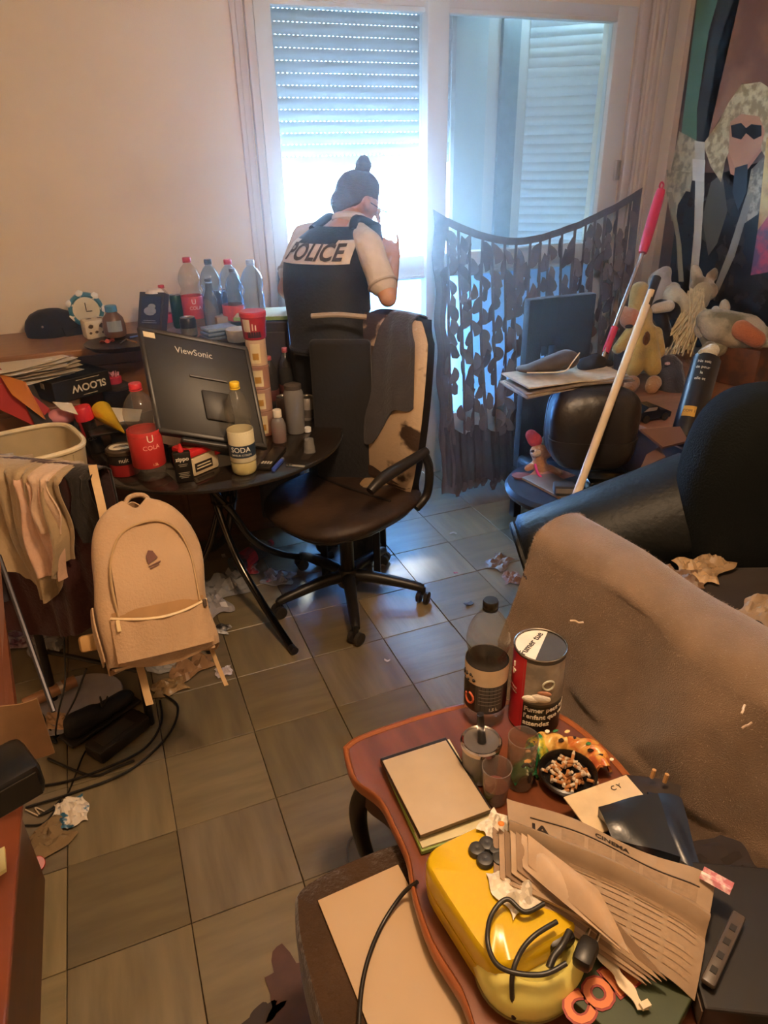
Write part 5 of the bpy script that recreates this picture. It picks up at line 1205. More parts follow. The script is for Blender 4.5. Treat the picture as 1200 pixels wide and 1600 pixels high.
# small white animal toy white / orange
t = plush('plush_toy', 'white soft toy animal with an orange rump lying right of the pile', [(hh(1120, 508, -.02), .075, hh(1165, 520, -.02), .085), (hh(1165, 520, -.02), .07, hh(1192, 530, -.02), .055), (hh(1105, 500, -.02), .05, hh(1120, 505, -.02), .06)], fur('#c4b9a0', '#77745c'))
for q_ in ((1132, 468), (1118, 478)): obj('ear', blob([(hh(q_[0], q_[1]+14, -.03), .03, hh(q_[0], q_[1]+6, -.03), .022)], .008), fur('#b8ac92'), t, world=True, smooth=R(80))
obj('orange_patch', blob([(hh(1158, 515, -.10), .050, hh(1182, 530, -.10), .045)], .009), fur('#b8693c'), t, world=True, smooth=R(80))
obj('leg', blob([(hh(1182, 545, -.04), .03, hh(1178, 572, -.04), .016)], .008), fur('#b8906c'), t, world=True, smooth=R(80))
t = plush('plush_toy', 'cream lumpy soft toy wedged below the white crumpled-faced one', [(hh(1052, 465, .15), .055, hh(1068, 480, .12), .05), (hh(1112, 498, .05), .045, hh(1100, 515, .05), .045), (hh(1060, 470, .15), .04, hh(1108, 500, .08), .035), (hh(1040, 455, .18), .035, hh(1052, 452, .18), .035)], fur('#cbbd9a', '#8c7e5c'))
t = plush('plush_toy', 'orange-brown soft toy slumped at the foot of the straw-haired toy', [(hh(1068, 575, .12), .045, hh(1080, 595, .1), .05), (hh(1062, 560, .12), .03, hh(1076, 556, .12), .03)], fur('#7c5a3c', '#4a3424'))
t = plush('plush_toy', 'grey-green fluffy soft toy between the straw-haired toy and the orange-rumped toy', [(hh(1108, 520, .05), .05, hh(1120, 540, .05), .055), (hh(1105, 555, .0), .04, hh(1108, 545, .0), .035)], fur('#8a8468', '#b0a688'))
t = plush('plush_toy', 'dark grey soft toy sitting behind the toy car, small pink nose', [(hh(1045, 590, .05), .07, hh(1050, 630, .05), .075), (hh(1045, 570, .04), .05, hh(1050, 575, .04), .05)], fur('#2f2d31', '#45434a'))
obj('snout', G().ball(hh(1043, 568, -.03), (.018, .012, .010), 1), mat('#c9a8a8', .6), t, world=True)
# toy car
p = onk(1014, 655)
t = thing('toy_car', 'dark blue-grey toy car parked on the cabinet corner by the broom stick', 'toy car', p, YAW*-1+.35)
prof = [(-.085, .012), (.085, .012), (.088, .035), (.06, .048), (.025, .052), (.005, .072), (-.045, .074), (-.075, .052), (-.088, .045)]
g = G().prism(prof, -.038, .038); g.xf(Matrix.Rotation(PI/2, 4, 'X')); obj('body', g, mat('#20283a', .2, .5), t, smooth=R(25))
g = G().prism([(.000, .054), (.006, .069), (-.044, .071), (-.07, .054)], -.0385, .0385); g.xf(Matrix.Rotation(PI/2, 4, 'X')); obj('windows', g, mat('#8a7a74', .1), t)
for x in (-.052, .052):
    for y in (-.036, .036): obj('wheel', G().tube([(x, y-.007, .018), (x, y+.007, .018)], .018, 16), mat('#15130f', .5), t, smooth=SM)
obj('headlight', G().ball((.085, -.02, .03), (.005, .01, .006), 1), mat('#d8dce8', .2), t)
# black bottle with gold label, tilted
pb = at(1068, 690, D=2.72); pt = at(1104, 562, D=2.80); ax = (pt-pb)
Mb = Matrix.Translation(pb) @ ax.to_track_quat('Z', 'Y').to_matrix().to_4x4() @ Matrix.Rotation(0, 4, 'Z')
rb = .055
fa = None
lc = (Mb.inverted() @ CO); fa = math.atan2(lc.y, lc.x)
t = thing('gift_tube', 'slanting black cylindrical bottle box with white text and a gold label', 'bottle box', M=Mb)
obj('tube_body', cyl(rb, ax.length), mat('#100e0f', .35), t, smooth=SM)
obj('gold_label', G().lathe([(rb+.001, .085), (rb+.001, .130)], 8, a0=fa-.65, a1=fa+.25), mat('#b88a34', .35, .4), t, smooth=SM)
g = G()
for k, tx in enumerate(('Ne soit', 'de pour', 'la', 'elle et')): g.text(tx, .017, fn=cylmap(rb+.0008, ax.length-.04-.026*k, fa-.1))
obj('lettering', g, mat('#c8c0b0', .5), t)
obj('label_text', G().text('COM 1', .016, fn=cylmap(rb+.0015, .108, fa-.2)), mat('#3a2c18', .5), t)
solo('bottle_stopper', 'crumpled white fluffy ball on top of the slanting black tube', 'ball', blob([(pt+V(0, 0, .02), .035, pt+V(.02, 0, .035), .03), (pt+V(-.03, 0, .03), .02, pt, .02)], .008), fur('#b8b09a', '#8c8468'), smooth=R(80))
solo('brown_box', 'brown box lying behind the slanting black tube at the right edge', 'box', G().box((0, 0, .1), (.3, .2, .2), bev=.01), mat('#6a3e20', .6, col2='#4a2c1c'), onk(1190, 585)+V(-.16, -.05, 0), .3)
# ================================================================== broom stick and red-handled pole
a, b = at(897, 783, D=2.55), at(1018, 455, D=2.72); tip0 = at(1010, 478, D=2.71); tip1 = at(1026, 434, D=2.735)
t = thing('broom_stick', 'cream wooden stick with a black tip leaning over the leather bag', 'stick', a)
obj('stick', G().tube([a, b], .0155, 14), mat('#c2ad8c', .6, var=.12, scale=12), t, world=True, smooth=SM)
obj('black_tip', G().tube([tip0, tip1], .0175, 14), mat('#171516', .4), t, world=True, smooth=SM)
P_ = [at(x, y, D=d) for x, y, d in ((930, 590, 3.06), (947, 548, 3.07), (1004, 395, 3.08), (1033, 297, 3.08))]
t = thing('squeegee_pole', 'silver pole with red handle leaning against the curtain edge', 'pole', P_[0])
obj('pole', G().tube([P_[0], P_[2]], .009, 12), mat('#b9b0a8', .25, .9), t, world=True, smooth=SM)
obj('red_grip', G().tube([P_[1]-(P_[2]-P_[1])*.02, lerp(P_[1], P_[2], .24)], .016, 12), mat('#b8203c', .4), t, world=True, smooth=SM)
obj('red_handle', G().tube([P_[2], lerp(P_[2], P_[3], .2), lerp(P_[2], P_[3], .8), P_[3]], lambda s_: .018+.005*math.sin(PI*s_), 14, smooth=4), mat('#b8203c', .4), t, world=True, smooth=SM)
obj('hanging_loop', G().tube([P_[3], P_[3]+V(.010, 0, .02), P_[3]+V(-.004, 0, .032), P_[3]+V(-.012, 0, .015), P_[3]], .004, 6, smooth=4), mat('#b8203c', .4), t, world=True)
# ================================================================== low black chair by the curtain
p0 = at(799, 806, Z=0)
rz = -.0
t = thing('low_chair', 'black fabric chair with a slot in its high back, in front of the curtain', 'chair', p0, rz)
FB = mat('#1d1f24', .9, bump=.3, bscale=110, sheen=.15)
bw = .37; zt = 1.12
m_ = G(); sx0, sx1, sz0, sz1 = .085, .155, .80, .90
m_.box((sx0/2, 0, .70), (sx0, .05, .84), bev=.008).box(((sx1+bw)/2, 0, .70), (bw-sx1, .05, .84), bev=.008).box(((sx0+sx1)/2, 0, (sz1+zt)/2), (sx1-sx0+.01, .046, zt-sz1)).box(((sx0+sx1)/2, 0, (sz0+.28)/2), (sx1-sx0+.01, .046, sz0-.28))
obj('backrest', m_, FB, t, smooth=SM)
obj('seat', G().box((bw/2, -.26, .31), (bw+.02, .50, .10), bev=.03, seg=3), mat('#262b36', .5, bump=.2, bscale=50), t, smooth=SM)
for x in (.02, bw-.02):
    for y in (0, -.46): obj('leg', G().box((x, y, .14), (.045, .045, .28), bev=.004), mat('#131214', .6), t)
# cushion curved edge (bluish-black vinyl) on which things lie
p = at(850, 770, Z=.40)
t = thing('vinyl_seat', 'round blue-black vinyl seat edge under the router and board', 'seat', Vector((p.x+.12, p.y+.02, .36)), .1)
obj('cushion', G().lathe([(0, 0), (.22, 0), (.255, .015), (.262, .035), (.25, .055), (.2, .064), (0, .066)], 40), mat('#2a3240', .3), t, smooth=SM)
def on2(x, y, z=.43): return at(x, y, Z=z)
M, lx, ly = plane3(on2(818, 748), on2(888, 785), on2(836, 738))
t = thing('laptop_lid', 'scuffed silver-brown flat board lying on the vinyl seat below the broom end', 'board', M=M)
obj('plate', G().box((lx/2, .06, .006), (lx, .14, .012), bev=.004), mat('#8a8078', .35, .5), t, smooth=SM); obj('wood_edge', G().box((lx/2, -.006, .004), (lx, .008, .010)), mat('#8f6a48', .6), t)
t = thing('router_box', 'small grey metal box on the flat board', 'box', on2(880, 770, .446), -.5)
obj('case', G().box((0, 0, .022), (.085, .06, .042), bev=.008), mat('#4c4e54', .35, .3), t, smooth=SM); obj('front_strip', G().box((0, -.031, .022), (.07, .002, .02)), mat('#7a7470', .4), t)
t = thing('black_case', 'shiny black case lying right of the broom end', 'case', on2(945, 762, .43), -.2)
obj('case', G().box((0, 0, .03), (.20, .12, .06), bev=.016, seg=3), mat('#14140f', .15), t, smooth=SM); obj('silver_trim', G().tube([(-.09, -.06, .03), (-.05, -.066, .05), (.06, -.066, .05), (.09, -.06, .03)], .003, 6, smooth=4), mat('#9a9890', .2, 1), t)
# leather bag
bc = at(925, 665, D=2.83)
t = thing('leather_bag', 'black leather bag slumped upright on the low chair, under the magazines', 'bag', bc)
def bagf(u, v):
    a = 2*PI*u; th = PI*v; k = 2.7; ca, sa = math.cos(a), math.sin(a); rr = 1/((abs(ca)**k+abs(sa)**k)**(1/k))
    s_ = math.sin(th)**.55; z = -.17*math.copysign(abs(math.cos(th))**.8, math.cos(th))
    wob = 1+.04*math.sin(5*a+3*v)+.03*math.sin(11*v+2*a)
    return (_r*(rr*ca*.185*s_*wob)+Vector((_w.x, _w.y, 0)).normalized()*(rr*sa*.12*s_*wob)+UP*z)
obj('body', G().sheet(bagf, 44, 30, .003), mat('#24201f', .38, bump=.35, bscale=22, var=.2, scale=5), t, smooth=R(70))
obj('side_seam', G().tube([Vector(bagf(.42+.0*q, .12+.76*q/14))*1.01 for q in range(15)], .005, 6), mat('#33343c', .4), t, smooth=SM)
obj('flap', G().sheet(lambda u, v: Vector(bagf(.52+.42*u, .10+.36*v))*1.04, 16, 8, .005), mat('#2a2624', .38, bump=.3, bscale=22), t, smooth=R(60))
# magazines and the hat
mz = bc.z+.172
M, lx, ly = plane3(at(818, 612, Z=mz), at(985, 590, Z=mz), at(845, 596, Z=mz))
for k in range(4):
    z0 = .001+k*.007; w = .20+.02*(k % 2)
    solo('magazine', ['magazine at the bottom of the pile on the leather bag', 'second magazine from the bottom on the leather bag', 'dog-eared middle magazine on the leather bag', 'magazine second from the top on the leather bag', 'top magazine on the leather bag, under the shoe-shaped hat'][k], 'magazine',
         G().sheet(lambda u, v: (u*(lx-.012*k)+.008*math.sin(3*k), (v-.15)*w, z0+.006*math.sin(PI*u*1.4+k*.4)*(u > .5)-.020*(1-u)*(k < 3)*(1-u)), 12, 4, .006), mat(['#8a7a68', '#a99a84', '#7c6c5c', '#b0a28c', '#8c7b6a'][k], .5, var=.2, scale=30), M=M @ Matrix.Rotation(.05*math.sin(k*2.2), 4, 'Z'), group='magazines on the leather bag')
hz = mz+.036
p = at(865, 580, Z=hz)
t = thing('felt_hat', 'brown brimmed cap with pale piping lying on the magazines', 'hat', p+V(0, 0, .0), -YAW)
obj('crown', blob([(V(-.03, 0, .02), (.09, .05, .020), V(.05, .01, .045), (.055, .05, .04)), (V(-.11, 0, .012), (.05, .05, .012), V(-.03, 0, .02), .02)], .008), mat('#3e3733', .8, sheen=.2), t, smooth=R(80))
obj('piping', G().tube([(-.12, -.055, .012), (-.03, -.058, .012), (.03, -.062, .018), (.055, -.06, .05), (.085, -.045, .085)], .0028, 6, smooth=5), mat('#cdbda4', .6), t)
t = thing('black_glove', 'crumpled black glove lying right of the brimmed cap', 'glove', at(930, 575, Z=hz)+V(.03, .06, -.02), 0)
obj('palm', blob([(V(-.04, 0, .02), .032, V(.04, 0, .02), .030), (V(.04, 0, .02), .02, V(.09, -.01, .012), .014), (V(0, 0, .03), .03, V(.02, 0, .045), .02)], .008), mat('#191718', .9), t, smooth=R(80))
# plush with red hat
p = on2(842, 742, .43)
dd = (p-CO).dot(_w)
h2 = lambda x, y, d=0: at(x, y, D=dd+d)
t = thing('plush_toy', 'small soft bear with red and green knitted hat sitting on the vinyl seat', 'soft toy', h2(842, 730))
obj('body', blob([(h2(845, 730), .034, h2(842, 718), .030), (h2(840, 706), .036, h2(852, 706), .034), (h2(832, 728), .018, h2(824, 732), .016), (h2(858, 732), .02, h2(875, 738, -.02), .016)], .007), fur('#b8845a'), t, world=True, smooth=R(80))
obj('muzzle', G().ball(h2(838, 708, -.036), (.024, .018, .016), 2), fur('#d8b894'), t, world=True, smooth=SM)
obj('nose', G().ball(h2(832, 705, -.055), (.010, .006, .007), 2), mat('#3a1f18', .3), t, world=True)
obj('knitted_hat', blob([(h2(836, 688), .034, h2(830, 680), .028)], .007), mat('#c03a40', .9, bump=.5, bscale=90), t, world=True, smooth=R(80))
obj('hat_band', blob([(h2(852, 692), .026, h2(858, 682), .024)], .007), mat('#5f7a5c', .9, bump=.5, bscale=90, col2='#8a94a0'), t, world=True, smooth=R(80))
solo('pink_ribbon', 'bright pink band across the small bear on the vinyl seat', 'band', G().tube([h2(836, 725, -.04), h2(842, 742, -.045), h2(858, 756, -.04)], .006, 8, smooth=4), mat('#d83c84', .5), smooth=SM)
solo('folded_card', 'folded pink-tan card under the small bear', 'card', G().sheet(lambda u, v: lerp(lerp(h2(822, 748, -.03), h2(880, 752, -.05), u), lerp(h2(848, 722, -.0), h2(905, 745, -.0), u), v), 6, 4, .003), mat('#c08a78', .6))
t = thing('shoe_sole', 'reddish slipper tip sticking out under the flat board', 'slipper', on2(815, 745, .425), 2.6)
obj('sole', G().lathe([(0, 0), (.028, 0), (.03, .008), (.0, .012)], 20, fn=lambda r, z, a: r*(1+.5*abs(math.cos(a)))), mat('#7c4840', .5), t, smooth=SM)
# brown boards by the car
for k, (c4, lb, col) in enumerate([([(1035, 700), (1075, 690), (1000, 672), (1062, 668)], 'small brown plank jutting from the cabinet corner by the black tube', '#5a3c2c'), ([(1000, 735), (1040, 715), (1010, 712), (1030, 700)], 'torn brown card under the cabinet corner', '#5c4030')]):
    q = [at(*c4[0], D=2.5), at(*c4[1], D=2.52), at(*c4[2], D=2.56), at(*c4[3], D=2.58)]
    paper(lb, q, col, 'plank' if k == 0 else 'card', .010, 0, 'plank' if k == 0 else 'card')

# ================================================================== dark green armchair
LTH = mat('#080b0a', .5, spec=.3, bump=.2, bscale=60, var=.2, scale=4); LTH2 = mat('#0a0d0c', .9, spec=.15, bump=.3, bscale=160, var=.2, scale=4)
e0, e1 = at(822, 880, D=2.42), at(1090, 800, D=2.32)
t = thing('armchair', 'dark green-black armchair with a rolled arm at the right edge of the picture', 'armchair', (e0.x+.4, e0.y-.3, 0))
ax = (e1-e0); L_ = ax.length
def armf(u, v):
    a = 2*PI*u; c_ = lerp(e0, e1, v); q = ax.normalized(); s1 = q.cross(UP).normalized(); s2 = s1.cross(q)
    r_ = .165+.04*v; e = min(1, v/.04)**.5 if v < .04 else 1
    return c_ + (s1*math.cos(a)+s2*math.sin(a))*r_*(.8+.2*e)*(1+.008*math.sin(24*a)*math.exp(-v*9))
obj('arm', G().sheet(armf, 60, 24, .006), LTH, t, world=True, smooth=R(60))
qx = ax.normalized(); s1 = qx.cross(UP).normalized(); s2 = s1.cross(qx)
fr = G().add([e0+qx*.004]+[e0+qx*.004+(s1*math.cos(a)+s2*math.sin(a))*.13 for a in [k/32*2*PI for k in range(32)]], [(0, 1+k, 1+(k+1) % 32) for k in range(32)])
obj('arm_front', fr, mat('#231d1a', .35), t, world=True)
obj('arm_front_rim', G().tube([e0-qx*.004+(s1*math.cos(a)+s2*math.sin(a))*.142 for a in [k/36*2*PI for k in range(37)]], .013, 8), LTH, t, world=True, smooth=SM)
obj('side_panel', G().sheet(lambda u, v: lerp(e0+qx*.05, e1, u)+s1*.0*1+UP*(-.10-.36*v)+s1*.02, 8, 6, .12), LTH2, t, world=True, smooth=SM)
bcn = at(1205, 770, D=2.16)
def backf(u, v):
    a = 2*PI*u; k = 2.8; ca, sa = math.cos(a), math.sin(a); rr = 1/((abs(ca)**k+abs(sa)**k)**(1/k)); th = PI*v
    s_ = abs(math.sin(th))**.5; z = .34*math.copysign(abs(math.cos(th))**.75, math.cos(th))
    hw = Vector((_w.x, _w.y, 0)).normalized()
    return bcn+_r*(rr*ca*.285*s_)+hw*(rr*sa*.15*s_)+UP*z
obj('backrest', G().sheet(backf, 48, 30, .006), LTH2, t, world=True, smooth=R(70))
sc_ = at(1120, 905, D=2.05)
obj('seat_cushion', blob([(sc_+V(-.12, 0, -.06), (.16, .16, .07), sc_+V(.25, -.15, -.06), (.2, .2, .07))], .014), mat('#241a12', .8, sheen=.15, var=.3, scale=6), t, world=True, smooth=R(80))
obj('base', G().box((sc_.x+.1, sc_.y-.05, .16), (.55, .5, .28), bev=.02), LTH2, t, world=True)
for k, (x, y, c_) in enumerate([(1085, 895, '#a88a64'), (1110, 888, '#8a7050'), (1190, 955, '#8c7458'), (1060, 905, '#6a5038')]):
    crumple(['crumpled tan paper on the armchair seat', 'pale paper scrap beside the tan paper on the armchair', 'scrap of card on the armchair seat at the right edge', 'dusty brown cloth on the armchair seat'][k], at(x, y, Z=sc_.z+.012), .14, .09, .03, c_, 'scrap', 'paper', 60+k)
# ================================================================== blanket-covered armchair
BL = mat('#6f5b48', 1.0, bump=.5, bscale=340, sheen=.4, col2='#846c56', thr=(.3, .7), scale=9)
t = thing('covered_armchair', 'armchair back covered with a fluffy grey-brown blanket, beyond the coffee table', 'armchair', (1.25, .95, 0))
ra, rb_ = V(1.06, 1.47, .725), V(1.30, .30, .655)
rd = (rb_-ra).normalized(); rn = V(-rd.y, rd.x, 0)*-1  # rn points left (towards the table)
if rn.x > 0: rn = -rn
obj('backrest', G().box((0, 0, 0), (1.12, .15, .66), bev=.05, M=Matrix.Translation((ra+rb_)/2-rn*.10-UP*.37) @ Matrix.Rotation(math.atan2(rd.y, rd.x), 4, 'Z')), mat('#2a2420', .8), t, world=True, smooth=SM)
obj('seat', G().box((0, 0, 0), (1.0, .5, .36), bev=.05, M=Matrix.Translation((ra+rb_)/2-rn*.42-UP*.52) @ Matrix.Rotation(math.atan2(rd.y, rd.x), 4, 'Z')), mat('#2a2420', .8), t, world=True, smooth=SM)
def blk(u, v):
    """u along the ridge, v from the left hem (0) over the ridge to behind (1)"""
    Lf = .62; tot = Lf+.16+.30; s_ = v*tot; base = lerp(ra, rb_, u)+UP*(.012*math.sin(9*u)-.02*u)
    fold = .020*math.sin(13*u+1.2)+.010*math.sin(23*u+4*v)
    dq = (u*1.15+(1-v)*.75)*3.1; diag = .050*(1-abs(math.sin(dq)))**2.2+.018*math.sin(21*u+9*v)*(v > .25)
    if s_ < Lf:
        d = Lf-s_; k = d/Lf
        return base+rn*(.012+.10*k**1.1+(fold+diag)*(.30+.8*k))+UP*(-.02-d)+rd*(-.0)+rd*(-.06*k*(1-u)**3)
    if s_ < Lf+.16:
        a = (s_-Lf)/.16*PI; return base+rn*(.012)-rn*(.10*(1-math.cos(a)))+UP*(-.02+.045*math.sin(a)+fold*.3)
    d = s_-Lf-.16; return base-rn*.19+UP*(-.02-d)-rn*(.05*d)
bo = obj('blanket', G().sheet(blk, 90, 70, .012), BL, t, world=True, smooth=R(80))
g = G(); rs = random.Random(3)
for k in range(9000):
    u = rs.random(); v = rs.uniform(.0, .80) if rs.random() < .45 else rs.uniform(.5, .72)
    if rs.random() < .12: u = rs.uniform(0, .006)
    p = Vector(blk(u, v)); e = .004; n = (Vector(blk(min(1, u+e), v))-p).cross(Vector(blk(u, v+e))-p)
    if n.length < 1e-9: continue
    n.normalize()
    if n.dot(CO-p) < 0 and v < .5: n = -n
    if v >= .5 and n.z < 0 and n.dot(rn) < 0: n = -n
    p = p+n*.006; d_ = (n+Vector((rs.uniform(-1, 1), rs.uniform(-1, 1), rs.uniform(-1, 1)))*.8).normalized()*rs.uniform(.004, .010); w = d_.orthogonal().normalized()*.0004
    g.add([p-w, p+w, p+d_], [(0, 1, 2)])
obj('blanket_fluff', g, mat('#8c7660', 1, sheen=.5), t, world=True, kind='stuff')
for k, (x, y, c_) in enumerate([(900, 972, '#cbb49a'), (1160, 1110, '#c9b8a4'), (1165, 1135, '#a8907a'), (820, 902, '#3a2c28')]):
    d_ = ray_hit = None
    solo('lint', ['white curl of lint on the blanket near its top left', 'pale feather stuck on the blanket at the right', 'faint pale smudge of lint below the feather', 'dark thread at the left hem of the blanket'][k], 'lint', G().tube([V(-.014, 0, 0), V(-.004, 0, .004), V(.006, 0, 0), V(.016, 0, .005)], .0022, 6, smooth=4), mat(c_, .9), at(x, y, D=[1.62, 1.30, 1.27, 1.95][k]), (.3, .2, [-.5, .6, .2, 1.3][k]))

# ================================================================== coffee table
CZ = .47
def onc(x, y, z=0): p = at(x, y, Z=CZ+z); return Vector((p.x, p.y, CZ+z+.001))
outl = [(535, 1165), (560, 1148), (640, 1120), (722, 1098), (790, 1092), (870, 1110), (940, 1160), (1010, 1240), (1120, 1420), (1200, 1600), (1050, 1700), (790, 1680), (720, 1560), (672, 1480), (645, 1400), (634, 1340), (612, 1290), (590, 1248), (552, 1218), (540, 1190)]
op = [at(x, y, Z=CZ) for x, y in outl]; cen = sum(op, Vector())/len(op)
cl = spline([V(p.x, p.y, 0) for p in op+[op[0]]], 4)[:-1]
t = thing('coffee_table', 'reddish wooden coffee table with a moulded wavy edge, crowded in the foreground', 'coffee table', (cen.x, cen.y, 0))
CW = mat('#6c3b22', .28, var=.25, scale=4, stretch=(6, 1, 6), spec=.6); CW2 = mat('#96552e', .3, var=.2, scale=6)
ctr = V(cen.x, cen.y, 0)
def ring(k, z): return [ctr+(p-ctr)*k+UP*z for p in cl]
def loft(rings, cap0=True, cap1=True):
    g = G(); n = len(rings[0]); g.v = [p for r_ in rings for p in r_]; g.f = []
    for j in range(len(rings)-1):
        for i in range(n): g.f.append((j*n+i, j*n+(i+1) % n, (j+1)*n+(i+1) % n, (j+1)*n+i))
    if cap0: g.f.append(tuple(range(n))[::-1])
    if cap1: g.f.append(tuple((len(rings)-1)*n+i for i in range(n)))
    g.m = [0]*len(g.f); return g
obj('table_top', loft([ring(.95, CZ-.022), ring(.95, CZ-.004), ring(.945, CZ-.001), ring(.93, CZ-.001)]), CW, t, world=True, smooth=SM)
obj('moulded_edge', loft([ring(.95, CZ-.030), ring(.985, CZ-.030), ring(1.0, CZ-.018), ring(.998, CZ-.006), ring(.985, CZ+.002), ring(.965, CZ+.004), ring(.948, CZ-.001), ring(.95, CZ-.01)], False, False), CW2, t, world=True, smooth=R(50))
obj('apron', loft([ring(.88, CZ-.09), ring(.88, CZ-.02)]), mat('#3a1c10', .5), t, world=True, smooth=SM)
DK = mat('#17110e', .4)
for (x, y), dx, dy in (((565, 1215), -.03, .02), ((880, 1130), .03, .03), ((690, 1490), -.03, -.02), ((1080, 1500), .03, -.03)):
    p = at(x, y, Z=CZ-.03); q = ctr+(V(p.x, p.y, 0)-ctr)*.90
    obj('leg', G().tube([q+UP*(CZ-.03), q+V(dx, dy, CZ-.12), q+V(dx*.8, dy*.8, .22), q+V(-dx*.2, -dy*.2, .06), q+V(dx*.8, dy*.8, .0)], lambda s_: .026-.014*s_, 12, smooth=6), DK, t, world=True, smooth=SM)
solo('cable', 'grey cable loop on the floor behind the coffee table leg', 'cable', G().tube([onf(575, 1300, .01), onf(548, 1310, .01), onf(543, 1345, .01), onf(560, 1372, .01)], .004, 8, smooth=6), mat('#5c564e', .5), smooth=SM)
# empty bottle, warning tin
p = onc(758, 1122); p = at(767, 938, Z=CZ+.345); p = V(p.x, p.y, CZ+.001)
t = bottle('empty clear bottle with black cap and dark label at the back of the coffee table', p, .345, .052, '#16140f', '#26221e', rot=FACE(p), lab=(.14, .52), capr=.34)
for o_ in t.children:
    if o_.name.startswith('paper_label'): lo_ = o_
obj('cream_band', G().lathe([(.0522, .345*.38), (.0522, .345*.52)], 32), mat('#cbb290', .5), lo_, smooth=SM)
g = G(); rs = random.Random(5)
for k in range(12): a = -PI/2-rs.uniform(.55, 1.3); z = rs.uniform(.13, .158); r_ = rs.uniform(.0016, .004); g.ball((.0522*math.cos(a), .0522*math.sin(a), z), r_*1.3, 1)
obj('dark_splashes', g, mat('#1c1714', .5), lo_)
obj('grey_panel', G().lathe([(.0518, .055), (.0518, .130)], 12, a0=-PI/2-.45, a1=-PI/2+.9), mat('#4a4540', .5), lo_, smooth=SM)
obj('orange_swirl', G().tube([(.0525*math.cos(-PI/2-.8+.25*math.sin(a)), .0525*math.sin(-PI/2-.8+.25*math.sin(a)), .085+.016*math.cos(a)) for a in [k/12*2*PI for k in range(11)]], .003, 6), mat('#c8603c', .5), lo_)
obj('lettering', G().text('1,5 L', .012, fn=cylmap(.0524, .062, -PI/2+.4)), mat('#d8cbb4', .5), lo_)
z0 = .325*.14
for q in range(5): obj('print_line', G().lathe([(.0522, .075+q*.011), (.0522, .077+q*.011)], 10, a0=-PI/2-.3, a1=-PI/2+.8), mat('#8a8478', .5), lo_)
p = at(845, 1008, Z=CZ+.225); p = V(p.x, p.y, CZ+.001); R1 = .061; HT = .225
t = thing('tobacco_canister', 'tall red, grey and black tobacco canister with a smoking warning, on the coffee table', 'canister', p, FACE(p))
obj('can_body', G().lathe([(0, 0), (R1-.002, 0), (R1, .002), (R1, HT-.002), (R1-.001, HT)], 40), mat('#4a4640', .35, .2), t, smooth=SM)
def cp(name, a0_, a1_, z0, z1, col, off=.0005, rough=.4, c2=None, sc=20, thr=None): return obj(name, G().lathe([(R1+off, z0), (R1+off, z1)], 16, a0=-PI/2+a0_, a1=-PI/2+a1_), mat(col, rough, col2=c2, scale=sc, thr=thr), t, smooth=SM)
cp('red_band', -1.75, -.45, .004, HT-.006, '#b8202a')
cp('warning_photo', -.55, 1.3, .095, HT-.012, '#7d7468', c2='#a89a88', sc=14)
cp('black_panel', -.55, 1.3, .004, .088, '#141210')
g = G()
for k, tx in enumerate(('Fumer peut tuer', "l'enfant que vous", 'attendez')): g.text(tx, .0185, fn=cylmap(R1+.0012, .078-.021*k, -PI/2-.40), align='LEFT', bold=.0004)
obj('warning_text', g, mat('#e0d6c4', .5), t)
ph = lambda a_, z: V((R1+.0015)*math.cos(-PI/2+a_), (R1+.0015)*math.sin(-PI/2+a_), z)
obj('printed_figure', G().ball(ph(.2, .118), (.024, .006, .012), 2).ball(ph(-.15, .112), (.022, .006, .010), 2), mat('#d2c8b8', .5), t)
obj('printed_hand', G().ball(ph(.3, .132), (.018, .004, .008), 2), mat('#b07a5c', .5), t)
obj('printed_mask', G().tube([ph(.45+.22*math.cos(a), .155+.013*math.sin(a)) for a in [k/16*2*PI for k in range(17)]], .0025, 6), mat('#b8b8a4', .4), t)
obj('brand_plate', G().lathe([(R1+.001, .105), (R1+.001, .122)], 6, a0=-PI/2-1.35, a1=-PI/2-.80), mat('#d9cfc0', .5), t)
obj('brand_text', G().text('NEWS', .013, fn=cylmap(R1+.0016, .1135, -PI/2-1.07), bold=.0004), mat('#a8202a', .5), t)
obj('white_emblem', G().tube([ph(-1.05+.10*math.cos(a), .165+.008*math.sin(a)) for a in [k/3*2*PI+.5 for k in range(4)]], .0018, 6).box(tuple(ph(-1.05, .185)), (.004, .003, .014)), mat('#e6dccc', .5), t)
obj('seam_ring', G().tube([(R1*math.cos(a), R1*math.sin(a), HT) for a in [k/40*2*PI for k in range(41)]], .0022, 8), mat('#9a948a', .25, 1), t, smooth=SM)
obj('lid', G().lathe([(0, HT-.003), (R1-.002, HT-.003)], 40), mat('#4f4d4a', .4, .3), t)
pts = [(R1*.95*math.cos(a), R1*.95*math.sin(a)) for a in [1.35+k/20*PI*1.02 for k in range(21)]]
obj('white_half', G().prism(pts, HT-.0028, HT-.0018), mat('#ddd6c8', .5), t)
obj('lid_text', G().text('Fumer tue', .0235, M=Matrix.Translation((-.022, .002, HT-.0014)) @ Matrix.Rotation(1.18, 4, 'Z'), bold=.0004), mat('#1c1a18', .5), t)
